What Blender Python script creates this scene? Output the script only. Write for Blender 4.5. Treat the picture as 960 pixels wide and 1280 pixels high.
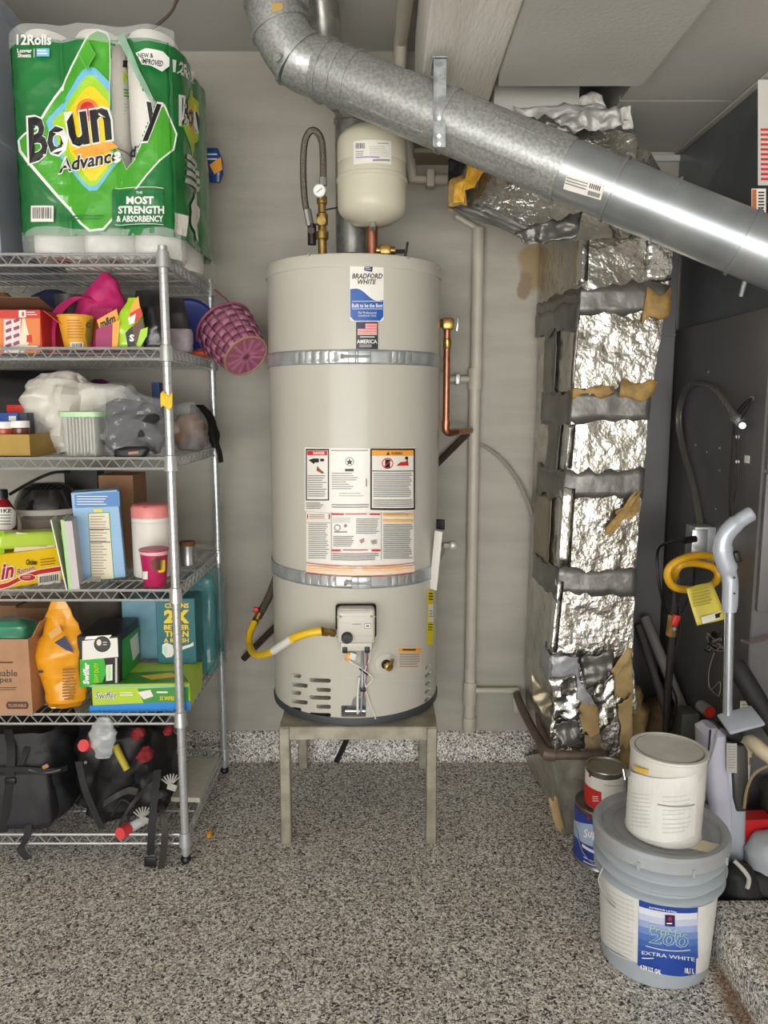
import bpy, bmesh, math, random
from mathutils import Vector, Matrix, noise
from mathutils.geometry import tessellate_polygon

for o in list(bpy.data.objects): bpy.data.objects.remove(o)
SC = bpy.context.scene
COL = SC.collection
R_ = math.radians
rnd = random.Random(7)

# ------------------------------------------------------------------ camera
CAM_H, CAM_F, CAM_P = 1.42, 960.0, R_(8)
cd = bpy.data.cameras.new('camera'); cam = bpy.data.objects.new('camera', cd); COL.objects.link(cam)
cd.sensor_fit = 'VERTICAL'; cd.sensor_height = 36; cd.lens = 27.0; cd.clip_start = .02
cam.location = (0, 0, CAM_H); cam.rotation_euler = (R_(90) - CAM_P, 0, 0)
SC.camera = cam
# ------------------------------------------------------------------ world, daylight through the open garage door, exposure
w = bpy.data.worlds.new('world'); SC.world = w; w.use_nodes = True
bg = w.node_tree.nodes['Background']; bg.inputs[0].default_value = (.86, .93, 1, 1); bg.inputs[1].default_value = .5
def area(name, loc, rot, sx, sy, power, col):
    ld = bpy.data.lights.new(name, 'AREA'); ld.shape = 'RECTANGLE'; ld.size = sx; ld.size_y = sy
    ld.energy = power; ld.color = col
    o = bpy.data.objects.new(name, ld); COL.objects.link(o); o.location = loc; o.rotation_euler = rot
    return o
area('garage_door_offscreen', (-.75, -2.95, 1.09), (R_(90), 0, 0), 4.8, 2.1, 160, (1, .985, .96))     # fills the open garage door
sd_ = bpy.data.lights.new('sun_offscreen', 'SUN'); sd_.energy = 30; sd_.angle = R_(.6); sd_.color = (1, .97, .93)
sun = bpy.data.objects.new('sun_offscreen', sd_); COL.objects.link(sun); sun.location = (0, 3, 8)
sun.rotation_euler = Vector((.08, -.34, -.94)).to_track_quat('-Z', 'Y').to_euler()     # high over the house: lights the driveway only
SC.view_settings.view_transform = 'Standard'; SC.view_settings.look = 'None'
SC.view_settings.gamma = 1; SC.view_settings.use_curve_mapping = False
SC.view_settings.exposure = 0.15

# ------------------------------------------------------------------ helpers
_c, _s = math.cos(CAM_P), math.sin(CAM_P)
def ray(px, py):
    u = (px - 480) / CAM_F; v = (640 - py) / CAM_F
    return Vector((u, _c + v * _s, -_s + v * _c))
EYE = Vector((0, 0, CAM_H))
def P(px, py, Y):                       # the point of the plane y = Y seen at a photograph position
    d = ray(px, py); return EYE + d * (Y / d.y)
def Zp(px, py, z):                      # the point of the level z
    d = ray(px, py); return EYE + d * ((z - CAM_H) / d.z)

def lin(c):
    return c / 12.92 if c <= .04045 else ((c + .055) / 1.055) ** 2.4
def hx(h):
    h = h.lstrip('#'); return tuple(lin(int(h[i:i + 2], 16) / 255) for i in (0, 2, 4)) + (1,)

MATS = {}
def mat(name, col, rough=.5, metal=0, col2=None, nscale=6, ndetail=4, contrast=(.35, .65), bump=None, alpha=1, trans=0,
        spec=.5, coat=0, stretch=None, emit=0):
    """principled material; col2 mixes in by noise; bump=(scale, strength, kind)"""
    if name in MATS: return MATS[name]
    m = bpy.data.materials.new(name); m.use_nodes = True; MATS[name] = m
    nt = m.node_tree; N = nt.nodes; L = nt.links; b = N['Principled BSDF']
    b.inputs['Base Color'].default_value = hx(col); b.inputs['Roughness'].default_value = rough
    b.inputs['Metallic'].default_value = metal; b.inputs['Specular IOR Level'].default_value = spec
    b.inputs['Alpha'].default_value = alpha; b.inputs['Transmission Weight'].default_value = trans
    b.inputs['Coat Weight'].default_value = coat; b.inputs['Coat Roughness'].default_value = .08
    if emit:
        b.inputs['Emission Color'].default_value = hx(col); b.inputs['Emission Strength'].default_value = emit
    if col2 or bump:
        tc = N.new('ShaderNodeTexCoord'); src = tc.outputs['Object']
        if stretch:
            mp = N.new('ShaderNodeMapping'); mp.inputs['Scale'].default_value = stretch
            L.new(src, mp.inputs['Vector']); src = mp.outputs['Vector']
    if col2:
        n = N.new('ShaderNodeTexNoise'); n.inputs['Scale'].default_value = nscale; n.inputs['Detail'].default_value = ndetail
        L.new(src, n.inputs['Vector'])
        r = N.new('ShaderNodeValToRGB'); r.color_ramp.elements[0].position = contrast[0]; r.color_ramp.elements[1].position = contrast[1]
        r.color_ramp.elements[0].color = hx(col); r.color_ramp.elements[1].color = hx(col2)
        L.new(n.outputs['Fac'], r.inputs['Fac']); L.new(r.outputs['Color'], b.inputs['Base Color'])
    if bump:
        sc, st, kind = bump
        bp = N.new('ShaderNodeBump'); bp.inputs['Strength'].default_value = st; bp.inputs['Distance'].default_value = .01
        if kind == 'vor':
            t = N.new('ShaderNodeTexVoronoi'); t.feature = 'SMOOTH_F1'; out = t.outputs['Distance']
        elif kind == 'wave':
            t = N.new('ShaderNodeTexWave'); t.inputs['Distortion'].default_value = .5; out = t.outputs['Fac']
        else:
            t = N.new('ShaderNodeTexNoise'); t.inputs['Detail'].default_value = 5; out = t.outputs['Fac']
        t.inputs['Scale'].default_value = sc
        L.new(src, t.inputs['Vector']); L.new(out, bp.inputs['Height']); L.new(bp.outputs['Normal'], b.inputs['Normal'])
    return m

def catmull(pts, k=6):
    pts = [Vector(p) for p in pts]
    if len(pts) < 3: return pts
    out = []
    for i in range(len(pts) - 1):
        p0 = pts[max(i - 1, 0)]; p1 = pts[i]; p2 = pts[i + 1]; p3 = pts[min(i + 2, len(pts) - 1)]
        for j in range(k):
            t = j / k
            out.append(.5 * ((2 * p1) + (p2 - p0) * t + (2 * p0 - 5 * p1 + 4 * p2 - p3) * t * t + (3 * p1 - p0 - 3 * p2 + p3) * t ** 3))
    out.append(pts[-1]); return out

class MB:
    """collects shapes in world space; build() links them as ONE mesh object"""
    def __init__(s, M=None): s.v = []; s.f = []; s.M = M
    def add(s, vs, fs):
        b = len(s.v); M = s.M
        s.v += [(M @ Vector(p)) if M else Vector(p) for p in vs]
        s.f += [[b + i for i in f] for f in fs]; return s
    def box(s, c, size, rot=None, bevel=0, seg=2):
        bm = bmesh.new(); bmesh.ops.create_cube(bm, size=1)
        for v in bm.verts: v.co = Vector((v.co.x * size[0], v.co.y * size[1], v.co.z * size[2]))
        if bevel: bmesh.ops.bevel(bm, geom=list(bm.edges), offset=bevel, segments=seg, profile=.5, affect='EDGES')
        m = Matrix.Translation(c) @ (rot.to_4x4() if rot else Matrix())
        bm.verts.index_update()
        s.add([m @ v.co for v in bm.verts], [[v.index for v in f.verts] for f in bm.faces]); bm.free(); return s
    def span(s, a, b, bevel=0, seg=2):
        a = Vector(a); b = Vector(b)
        return s.box((a + b) / 2, [abs(x) for x in (b - a)], None, bevel, seg)
    def tube(s, pts, r, n=8, caps=True, flat=None, closed=False):
        pts = [Vector(p) for p in pts]; m = len(pts)
        rr = r if isinstance(r, (list, tuple)) else [r] * m
        t0 = (pts[1] - pts[0]).normalized()
        up = Vector((0, 0, 1)) if abs(t0.z) < .9 else Vector((0, 1, 0))
        nx = t0.cross(up).normalized(); vs = []; fs = []
        for i in range(m):
            a = pts[max(i - 1, 0)]; b = pts[min(i + 1, m - 1)]
            if closed: a = pts[(i - 1) % m]; b = pts[(i + 1) % m]
            t = (b - a).normalized() if (b - a).length > 1e-9 else t0
            nx = (nx - t * nx.dot(t)).normalized(); ny = t.cross(nx)
            fl = flat or 1
            for j in range(n):
                q = 2 * math.pi * j / n
                vs.append(pts[i] + nx * (math.cos(q) * rr[i]) + ny * (math.sin(q) * rr[i] * fl))
        for i in range(m if closed else m - 1):
            for j in range(n):
                fs.append([i * n + j, i * n + (j + 1) % n, ((i + 1) % m) * n + (j + 1) % n, ((i + 1) % m) * n + j])
        if caps and not closed:
            fs.append(list(range(n))[::-1]); fs.append([(m - 1) * n + j for j in range(n)])
        return s.add(vs, fs)
    def cyl(s, a, b, r, n=16, r2=None): return s.tube([a, b], [r, r if r2 is None else r2], n)
    def lathe(s, prof, c=(0, 0, 0), n=32, M=None, cap=True):
        c = Vector(c); vs = []; fs = []; k = len(prof)
        for r, z in prof:
            for j in range(n):
                q = 2 * math.pi * j / n; p = Vector((r * math.cos(q), r * math.sin(q), z))
                vs.append(c + (M @ p if M else p))
        for i in range(k - 1):
            for j in range(n): fs.append([i * n + j, i * n + (j + 1) % n, (i + 1) * n + (j + 1) % n, (i + 1) * n + j])
        if cap:
            fs.append(list(range(n))[::-1]); fs.append([(k - 1) * n + j for j in range(n)])
        return s.add(vs, fs)
    def grid(s, fn, nu, nv, skip=None, close_u=False):
        vs = [fn(i / nu, j / nv) for j in range(nv + 1) for i in range(nu + 1)]; fs = []
        for j in range(nv):
            for i in range(nu):
                if skip and skip((i + .5) / nu, (j + .5) / nv): continue
                a = j * (nu + 1) + i; fs.append([a, a + 1, a + nu + 2, a + nu + 1])
        return s.add(vs, fs)
    def rings(s, rings, caps=True):
        n = len(rings[0]); vs = [p for r in rings for p in r]; fs = []
        for i in range(len(rings) - 1):
            for j in range(n): fs.append([i * n + j, i * n + (j + 1) % n, (i + 1) * n + (j + 1) % n, (i + 1) * n + j])
        if caps: fs.append(list(range(n))[::-1]); fs.append([(len(rings) - 1) * n + j for j in range(n)])
        return s.add(vs, fs)
    def prism(s, poly, vec):
        n = len(poly); vec = Vector(vec); poly = [Vector(p) for p in poly]
        tri = tessellate_polygon([poly])
        fs = [list(t) for t in tri] + [[i + n for i in t][::-1] for t in tri]
        fs += [[i, (i + 1) % n, (i + 1) % n + n, i + n] for i in range(n)]
        return s.add(poly + [p + vec for p in poly], fs)
    def build(s, name, m, parent=None, smooth=35, solid=0):
        me = bpy.data.meshes.new(name); off = wloc(parent)
        me.from_pydata([p - off for p in s.v], [], s.f); me.validate()
        bm = bmesh.new(); bm.from_mesh(me); bmesh.ops.recalc_face_normals(bm, faces=bm.faces); bm.to_mesh(me); bm.free()
        if smooth:
            me.polygons.foreach_set('use_smooth', [True] * len(me.polygons))
            if smooth < 180: me.set_sharp_from_angle(angle=R_(smooth))
        o = bpy.data.objects.new(name, me); COL.objects.link(o)
        me.materials.append(m)
        if parent: o.parent = parent
        if solid:
            md = o.modifiers.new('thickness', 'SOLIDIFY'); md.thickness = solid; md.offset = 0
        return o
def wloc(o):
    v = Vector((0, 0, 0))
    while o: v += o.location; o = o.parent
    return v
def tag(o, label, cat, group=None):
    o['label'] = label; o['category'] = cat
    if group: o['group'] = group
    return o
def thing(name, label, cat, loc, group=None):
    o = bpy.data.objects.new(name, None); COL.objects.link(o); o.location = loc; o.empty_display_size = .05
    return tag(o, label, cat, group)
def struct(o): o['kind'] = 'structure'; return o

# ---- flat print laid on real surfaces
_tc = {}
def text2d(s, bold=0., shear=0.):
    k = (s, bold, shear)
    if k in _tc: return _tc[k]
    cu = bpy.data.curves.new('t', 'FONT'); cu.body = s; cu.offset = bold; cu.shear = shear; cu.resolution_u = 2
    cu.space_line = .85; cu.align_x = 'CENTER'
    ob = bpy.data.objects.new('t', cu); COL.objects.link(ob); bpy.context.view_layer.update()
    me = ob.evaluated_get(bpy.context.evaluated_depsgraph_get()).to_mesh()
    vs = [(v.co.x, v.co.y) for v in me.vertices]; fs = [list(p.vertices) for p in me.polygons]
    bpy.data.objects.remove(ob); bpy.data.curves.remove(cu)
    x0 = min(v[0] for v in vs); x1 = max(v[0] for v in vs); y0 = min(v[1] for v in vs); y1 = max(v[1] for v in vs)
    vs = [((x - x0) / (x1 - x0), (y - y0) / (y1 - y0)) for x, y in vs]
    _tc[k] = (vs, fs); return _tc[k]

class Plane:
    step = None
    def __init__(s, o, ux, uy, n=None):
        s.o = Vector(o); s.x = Vector(ux).normalized(); s.y = Vector(uy).normalized(); s.n = s.x.cross(s.y)
        if s.n.dot(EYE - s.o) < 0: s.n = -s.n
    def pt(s, u, v, off): return s.o + s.x * u + s.y * v + s.n * off
    def hit(s, px, py):
        d = ray(px, py); t = (s.o - EYE).dot(s.n) / d.dot(s.n); q = EYE + d * t - s.o
        return q.dot(s.x), q.dot(s.y)
def Front(Y): return Plane((0, Y, 0), (1, 0, 0), (0, 0, 1))
class Cone:
    """upright round wall; radius r at height z"""
    def __init__(s, c, r0, z0, r1=None, z1=None, step=None):
        s.c = Vector(c); s.r0 = r0; s.z0 = z0; s.k = 0 if r1 is None else (r1 - r0) / (z1 - z0); s.step = step or r0 * .12
    def r(s, z): return s.r0 + s.k * (z - s.z0)
    def pt(s, u, v, off):
        a = u / s.r0; r = s.r(v) + off
        return Vector((s.c.x + r * math.sin(a), s.c.y - r * math.cos(a), v))
    def hit(s, px, py):
        d = ray(px, py); z = CAM_H; t = 1
        for _ in range(8):
            r = s.r(z); ox, oy = EYE.x - s.c.x, EYE.y - s.c.y
            A = d.x ** 2 + d.y ** 2; B = ox * d.x + oy * d.y; C = ox * ox + oy * oy - r * r
            D = max(B * B - A * C, 0); t = (-B - math.sqrt(D)) / A; z = EYE.z + d.z * t
        q = EYE + d * t
        return math.atan2(q.x - s.c.x, -(q.y - s.c.y)) * s.r0, q.z

class Print:
    """flat print on a surface; shapes are given as seen in the photograph, one mesh per colour"""
    def __init__(s, surf, base=.0006, gap=.00022): s.s = surf; s.d = {}; s.k = {}; s.sh = {}; s.off = base; s.gap = gap
    def _add(s, m, vs, fs, kind=None):
        e = s.d.setdefault(m, ([], [], [])); s.k.setdefault(m, []).append(0 if kind else 1)
        s.sh.setdefault(m, []).append((vs, fs, s.off))
        b = len(e[0]); e[0].extend(vs); e[1].extend([[b + i for i in f] for f in fs]); e[2].extend([s.off] * len(vs))
    def poly(s, pts, m):
        q = [Vector(s.s.hit(*p) + (0,)) for p in pts]
        bm = bmesh.new(); vv = [bm.verts.new(p) for p in q]
        for t in tessellate_polygon([q]):
            try: bm.faces.new([vv[i] for i in t])
            except ValueError: pass
        vst = getattr(s.s, 'vstep', None)
        if vst:
            v0 = min(p.y for p in q); v1 = max(p.y for p in q); k = math.ceil(v0 / vst)
            while k * vst < v1:
                bmesh.ops.bisect_plane(bm, geom=bm.verts[:] + bm.edges[:] + bm.faces[:], plane_co=(0, k * vst, 0), plane_no=(0, 1, 0)); k += 1
        if s.s.step:
            u0 = min(p.x for p in q); u1 = max(p.x for p in q); k = math.ceil(u0 / s.s.step)
            while k * s.s.step < u1:
                bmesh.ops.bisect_plane(bm, geom=bm.verts[:] + bm.edges[:] + bm.faces[:], plane_co=(k * s.s.step, 0, 0), plane_no=(1, 0, 0)); k += 1
        bm.verts.index_update()
        s._add(m, [(v.co.x, v.co.y) for v in bm.verts], [[v.index for v in f.verts] for f in bm.faces]); bm.free()
        s.off += s.gap; return s
    def rect(s, x0, y0, x1, y1, m): return s.poly([(x0, y0), (x1, y0), (x1, y1), (x0, y1)], m)
    def oval(s, cx, cy, rx, ry, m, n=20):
        return s.poly([(cx + rx * math.cos(2 * math.pi * i / n), cy + ry * math.sin(2 * math.pi * i / n)) for i in range(n)], m)
    def text(s, t, x0, y0, x1, y1, m, bold=0., shear=0., quad=None):
        """t fills the photo box x0,y0 (top left) to x1,y1; quad = tl, tr, br, bl corners instead"""
        vs, fs = text2d(t, bold, shear)
        tl, tr, br, bl = quad or ((x0, y0), (x1, y0), (x1, y1), (x0, y1))
        o = []
        for a, b in vs:
            x = (bl[0] * (1 - a) + br[0] * a) * (1 - b) + (tl[0] * (1 - a) + tr[0] * a) * b
            y = (bl[1] * (1 - a) + br[1] * a) * (1 - b) + (tl[1] * (1 - a) + tr[1] * a) * b
            o.append(s.s.hit(x, y))
        s._add(m, o, fs, 'text'); s.off += s.gap; return s
    def lines(s, x0, y0, x1, y1, n, m, fill=.5, ragged=.25, slope=0):
        """n rows of print too small to read"""
        r = random.Random(int(x0 * 7 + y0)); h = (y1 - y0) / n; off = s.off
        for i in range(n):
            s.off = off
            e = x1 - (x1 - x0) * ragged * r.random(); y = y0 + i * h
            s.poly([(x0, y), (e, y + slope * (e - x0)), (e, y + h * fill + slope * (e - x0)), (x0, y + h * fill)], m)
        return s
    def bars(s, x0, y0, x1, y1, m, n=9):
        off = s.off; r = random.Random(3); x = x0
        while x < x1 - .3:
            w_ = (x1 - x0) / n * (.3 + .5 * r.random()); s.off = off
            s.rect(x, y0, min(x + w_, x1), y1, m); x += w_ * 1.9
        return s
    def build(s, parent, name='print'):
        o = None
        for m, (vs, fs, of) in s.d.items():
            if 1 < len(s.k[m]) <= 8 and all(s.k[m]):
                for v_, f_, d in s.sh[m]:
                    o = MB().add([s.s.pt(u, v, d) for u, v in v_], f_).build(name, m, parent, smooth=0)
                continue
            mb = MB(); mb.add([s.s.pt(u, v, d) for (u, v), d in zip(vs, of)], fs)
            o = mb.build(name, m, parent, smooth=0)
        return o

def fbm(p, sc=1., oc=3):
    p = Vector(p) * sc; a = 1; t = 0
    for _ in range(oc): t += a * noise.noise(p); p = p * 2.03; a *= .5
    return t
def ridge(p, sc=1., oc=3):
    p = Vector(p) * sc; a = 1; t = 0
    for _ in range(oc): t += a * (1 - 2 * abs(noise.noise(p))); p = p * 2.1; a *= .5
    return t
def folds(q, sc=8., seed=0, n=5):
    r = random.Random(seed); t = 0; w_ = 0
    for i in range(n):
        d = Vector((r.gauss(0, 1), r.gauss(0, 1), r.gauss(0, 1))).normalized(); f = sc * (.45 + 1.5 * i / n); a = 1 / (1 + .9 * i)
        x = d.dot(q) * f + r.random() + .25 * noise.noise(q * sc * .6 + Vector((i * 7, 0, 0))); x -= math.floor(x); t += a * (abs(x - .5) * 4 - 1); w_ += a
    return t / w_
def sup(q, e):                      # superellipse direction
    c, s_ = math.cos(q), math.sin(q)
    return math.copysign(abs(c) ** e, c), math.copysign(abs(s_) ** e, s_)
def sack(mb, c, prof, amp=.01, sc=14, n=36, e=.6, seed=0, fine=1, ry=.6, sub=3, crease=0., csc=17):
    """soft bag: prof = list of (z, half width, half depth, dx, dy) from bottom to top, crumpled by ridged noise"""
    rows = []
    k = len(prof)
    for i in range((k - 1) * sub + 1):
        t = i / sub; a = min(int(t), k - 2); f = t - a; f = f * f * (3 - 2 * f)
        rows.append([prof[a][j] * (1 - f) + prof[a + 1][j] * f for j in range(5)])
    rg = []
    for z, hw, hd, dx, dy in rows:
        r = []
        for j in range(n):
            cx, sy = sup(2 * math.pi * j / n, e)
            p = Vector((c[0] + dx + cx * hw, c[1] + dy + sy * hd, c[2] + z))
            d = Vector((cx, sy, .15)).normalized()
            q = p + Vector((seed * 3.1, seed * 1.7, seed))
            k_ = min(1, min(hw, hd) / .02)
            r.append(p + d * k_ * (amp * (ridge(q, sc, 3) * .7 + fine * .3 * fbm(q, sc * 3, 2)) + (crease * 1.5 * folds(q, csc, seed) if crease else 0)) + (Vector((0, 0, crease * .6 * folds(q + Vector((5, 2, 1)), csc, seed + 9))) if crease else Vector((0, 0, 0))))
        rg.append(r)
    mb.rings(rg); return mb

WHT = mat('white_print', '#eeeeea', .45); BLK = mat('black_print', '#161616', .45); GRY = mat('grey_print', '#8b8b88', .5)
LGR = mat('light_grey_print', '#c9c7c2', .5); RED = mat('red_print', '#cc2a26', .45); YEL = mat('yellow_print', '#f2d21c', .45)
ORG = mat('orange_print', '#f0a437', .45); BLU = mat('blue_print', '#1f4fa0', .4); GRN = mat('green_print', '#2f9a3c', .4)
LIM = mat('lime_print', '#a6d62c', .4); DGN = mat('deep_green_print', '#15703a', .4); SKY = mat('sky_print', '#74bfe6', .4)
MAG = mat('magenta_print', '#b3164f', .4); NAV = mat('navy_print', '#1c2450', .4); TEA = mat('teal_print', '#0f5d66', .4)
CRM = mat('cream_print', '#e6dcc2', .5)
# ================================================================== the setting
YW = 2.94; ZC = 2.665; XL, XR, YF = -3.6, 2.1, -2.8
def wall_mat():
    m = mat('painted_wall', '#aba79c', .62, col2='#a19d92', nscale=3, bump=(60, .12, 'noise'), stretch=(1, 1, 5))
    nt = m.node_tree; N = nt.nodes; L = nt.links; b = N['Principled BSDF']
    ramp = [n for n in N if n.type == 'VALTORGB'][0]
    # an old water stain beside the duct: a patch with its own outline
    tc = [n for n in N if n.type == 'TEX_COORD'][0]
    def patch(cx, cz, sx, sz, lo, hi, col, prev):
        mp = N.new('ShaderNodeMapping'); mp.inputs['Location'].default_value = (-cx / sx, 0, -cz / sz); mp.inputs['Scale'].default_value = (1 / sx, 0, 1 / sz)
        L.new(tc.outputs['Object'], mp.inputs['Vector'])
        ln = N.new('ShaderNodeVectorMath'); ln.operation = 'LENGTH'; L.new(mp.outputs['Vector'], ln.inputs[0])
        nz = N.new('ShaderNodeTexNoise'); nz.inputs['Scale'].default_value = 14; nz.inputs['Detail'].default_value = 5; L.new(tc.outputs['Object'], nz.inputs['Vector'])
        ad = N.new('ShaderNodeMath'); ad.operation = 'ADD'; L.new(ln.outputs['Value'], ad.inputs[0]); L.new(nz.outputs['Fac'], ad.inputs[1])
        mr = N.new('ShaderNodeMapRange'); mr.inputs['From Min'].default_value = lo; mr.inputs['From Max'].default_value = hi
        mr.inputs['To Min'].default_value = 1; mr.inputs['To Max'].default_value = 0; L.new(ad.outputs[0], mr.inputs['Value'])
        mx = N.new('ShaderNodeMix'); mx.data_type = 'RGBA'; L.new(mr.outputs[0], mx.inputs['Factor'])
        L.new(prev, mx.inputs['A']); mx.inputs['B'].default_value = hx(col); return mx.outputs['Result']
    o = patch(.56, 1.93, .10, .16, .95, 1.2, '#98835f', ramp.outputs['Color'])
    o = patch(.52, 1.86, .05, .1, .9, 1.1, '#84735c', o)
    L.new(o, b.inputs['Base Color']); return m
WALL = wall_mat()
CEIL = mat('painted_ceiling', '#c2c0ba', .75, col2='#b9b7b1', nscale=2, bump=(90, .1, 'noise'))
BEAM = mat('painted_wood_beam', '#e6e3dc', .6, col2='#dbd6cd', nscale=4, bump=(24, .55, 'noise'), stretch=(5, .7, 5))

def flake_mat(name, shine):
    m = bpy.data.materials.new(name); m.use_nodes = True; nt = m.node_tree; N = nt.nodes; L = nt.links; b = N['Principled BSDF']
    tc = N.new('ShaderNodeTexCoord')
    def vor(sc, cols, vec):
        v = N.new('ShaderNodeTexVoronoi'); v.inputs['Scale'].default_value = sc; L.new(vec, v.inputs['Vector'])
        r = N.new('ShaderNodeValToRGB'); r.color_ramp.interpolation = 'CONSTANT'
        sx = N.new('ShaderNodeSeparateColor'); L.new(v.outputs['Color'], sx.inputs[0]); L.new(sx.outputs[0], r.inputs['Fac'])
        els = r.color_ramp.elements
        while len(els) > 1: els.remove(els[0])
        els[0].position = 0; els[0].color = hx(cols[0][1])
        for p, c in cols[1:]: e = els.new(p); e.color = hx(c)
        return r.outputs['Color'], sx.outputs[1]
    nz = N.new('ShaderNodeTexNoise'); nz.inputs['Scale'].default_value = 90; L.new(tc.outputs['Object'], nz.inputs['Vector'])
    mv = N.new('ShaderNodeMix'); mv.data_type = 'VECTOR'; mv.inputs['Factor'].default_value = .012
    L.new(tc.outputs['Object'], mv.inputs['A']); L.new(nz.outputs['Color'], mv.inputs['B'])
    A, g1 = vor(185, [(0, '#35322f'), (.14, '#716c66'), (.28, '#a39d96'), (.44, '#cbc5bd'), (.64, '#f3f0ea'), (.88, '#a99c8b'), (.94, '#d8d2ca')], mv.outputs['Result'])
    B, _ = vor(330, [(0, '#33302d'), (.2, '#9a948d'), (.46, '#d2ccc4'), (.72, '#f8f6f1')], mv.outputs['Result'])
    gt = N.new('ShaderNodeMath'); gt.operation = 'GREATER_THAN'; gt.inputs[1].default_value = .62; L.new(g1, gt.inputs[0])
    mx = N.new('ShaderNodeMix'); mx.data_type = 'RGBA'; L.new(gt.outputs[0], mx.inputs['Factor']); L.new(A, mx.inputs['A']); L.new(B, mx.inputs['B'])
    # worn dirty areas
    n2 = N.new('ShaderNodeTexNoise'); n2.inputs['Scale'].default_value = 3.2; n2.inputs['Detail'].default_value = 6; L.new(tc.outputs['Object'], n2.inputs['Vector'])
    r2 = N.new('ShaderNodeValToRGB'); r2.color_ramp.elements[0].position = .3; r2.color_ramp.elements[0].color = (.86, .84, .81, 1)
    r2.color_ramp.elements[1].position = .6; r2.color_ramp.elements[1].color = (1, 1, 1, 1); L.new(n2.outputs['Fac'], r2.inputs['Fac'])
    mu = N.new('ShaderNodeMix'); mu.data_type = 'RGBA'; mu.blend_type = 'MULTIPLY'; mu.inputs['Factor'].default_value = .8
    L.new(mx.outputs['Result'], mu.inputs['A']); L.new(r2.outputs['Color'], mu.inputs['B'])
    # rust stain along the foot of the curb
    mp = N.new('ShaderNodeMapping'); mp.inputs['Location'].default_value = (-.84 / .05, -1.6 / .3, 0); mp.inputs['Scale'].default_value = (1 / .05, 1 / .3, 1 / .025)
    L.new(tc.outputs['Object'], mp.inputs['Vector'])
    ln = N.new('ShaderNodeVectorMath'); ln.operation = 'LENGTH'; L.new(mp.outputs['Vector'], ln.inputs[0])
    n3 = N.new('ShaderNodeTexNoise'); n3.inputs['Scale'].default_value = 22; n3.inputs['Detail'].default_value = 6; L.new(tc.outputs['Object'], n3.inputs['Vector'])
    ad = N.new('ShaderNodeMath'); ad.operation = 'ADD'; L.new(ln.outputs['Value'], ad.inputs[0]); L.new(n3.outputs['Fac'], ad.inputs[1])
    mr = N.new('ShaderNodeMapRange'); mr.inputs['From Min'].default_value = .8; mr.inputs['From Max'].default_value = 1.35
    mr.inputs['To Min'].default_value = .7; mr.inputs['To Max'].default_value = 0; L.new(ad.outputs[0], mr.inputs['Value'])
    ms = N.new('ShaderNodeMix'); ms.data_type = 'RGBA'; L.new(mr.outputs[0], ms.inputs['Factor']); L.new(mu.outputs['Result'], ms.inputs['A']); ms.inputs['B'].default_value = hx('#7d5a36')
    L.new(ms.outputs['Result'], b.inputs['Base Color']); b.inputs['Roughness'].default_value = shine
    bp = N.new('ShaderNodeBump'); bp.inputs['Strength'].default_value = .25; bp.inputs['Distance'].default_value = .004
    L.new(nz.outputs['Fac'], bp.inputs['Height']); L.new(bp.outputs['Normal'], b.inputs['Normal'])
    return m
FLAKE = flake_mat('flake_epoxy', .42)

struct(MB().span((XL, YF - .12, -.08), (XR, YW, 0)).build('floor', FLAKE, smooth=0))
struct(MB().span((-9, -14, -.12), (9, YF - .12, -.03)).build('driveway', mat('pale_concrete', '#c1beb8', .85, col2='#b4b1ab', nscale=2), smooth=0))
struct(MB().span((XL - .1, YW, -.08), (XR + .1, YW + .1, ZC + .1)).build('wall_back', WALL, smooth=0))
struct(MB().span((XL - .1, YF, -.08), (XL, YW, ZC + .1)).build('wall_left', WALL, smooth=0))
struct(MB().span((XR, YF, -.08), (XR + .1, YW, ZC + .1)).build('wall_right', WALL, smooth=0))
struct(MB().span((XL, YF, ZC), (XR, YW, ZC + .1)).build('ceiling', CEIL, smooth=0))
struct(MB().span((XL - .1, YF - .12, 2.2), (XR + .1, YF, ZC + .1)).span((XL - .1, YF - .12, 0), (-3.2, YF, 2.2)).span((1.7, YF - .12, 0), (XR + .1, YF, 2.2)).build('wall_front', WALL, smooth=0))
# coved flake base along the back wall
cv = [(0, 0), (-.035, 0), (-.03, .006), (-.014, .03), (-.008, .06), (-.008, .112), (0, .118)]
struct(MB().prism([(XL, YW + y, z) for y, z in cv], (XR - XL, 0, 0)).build('baseboard_back', FLAKE, smooth=50))
# ceiling beam and lowered soffit
struct(MB().span((.105, YF, 2.315), (.315, 2.80, ZC), .006, 1).build('trim_1', BEAM))
struct(MB().span((.7105, YF, 2.34), (XR, YW, ZC)).build('trim_2', CEIL, smooth=0))
struct(MB().span((.3155, YF, 2.288), (.71, 2.26, 2.35)).build('trim_6', CEIL, smooth=0))
so = bpy.data.objects['trim_2']
MB().span((.7105, YF, 2.325), (XR, 2.46, 2.34)).build('soffit_panel', CEIL, so, 0)
MB().span((.7105, 2.467, 2.325), (XR, YW, 2.34)).build('soffit_panel', CEIL, so, 0)
MB().span((.73, 2.925, 2.29), (1.07, 2.938, 2.31)).build('wall_cleat', CEIL, so)
# board closing the recess behind the beam
tb = mat('beige_board', '#a49a8a', .7, col2='#938876', nscale=5)
b = MB().span((.105, 2.8, 2.28), (.315, 2.94, 2.295)).build('trim_3', tb); struct(b)
# raised curb at the right (the furnace platform's edge)
cb = MB(); bx = .852
ring = lambda y: [(bx, y, 0), (bx, y, .10), (bx + .02, y, .125), (XR, y, .13), (XR, y, 0)]
cb.rings([[Vector(p) for p in ring(y)] for y in (-.2, 1.0, 1.86)])
struct(cb.build('trim_4', FLAKE, smooth=50))

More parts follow.
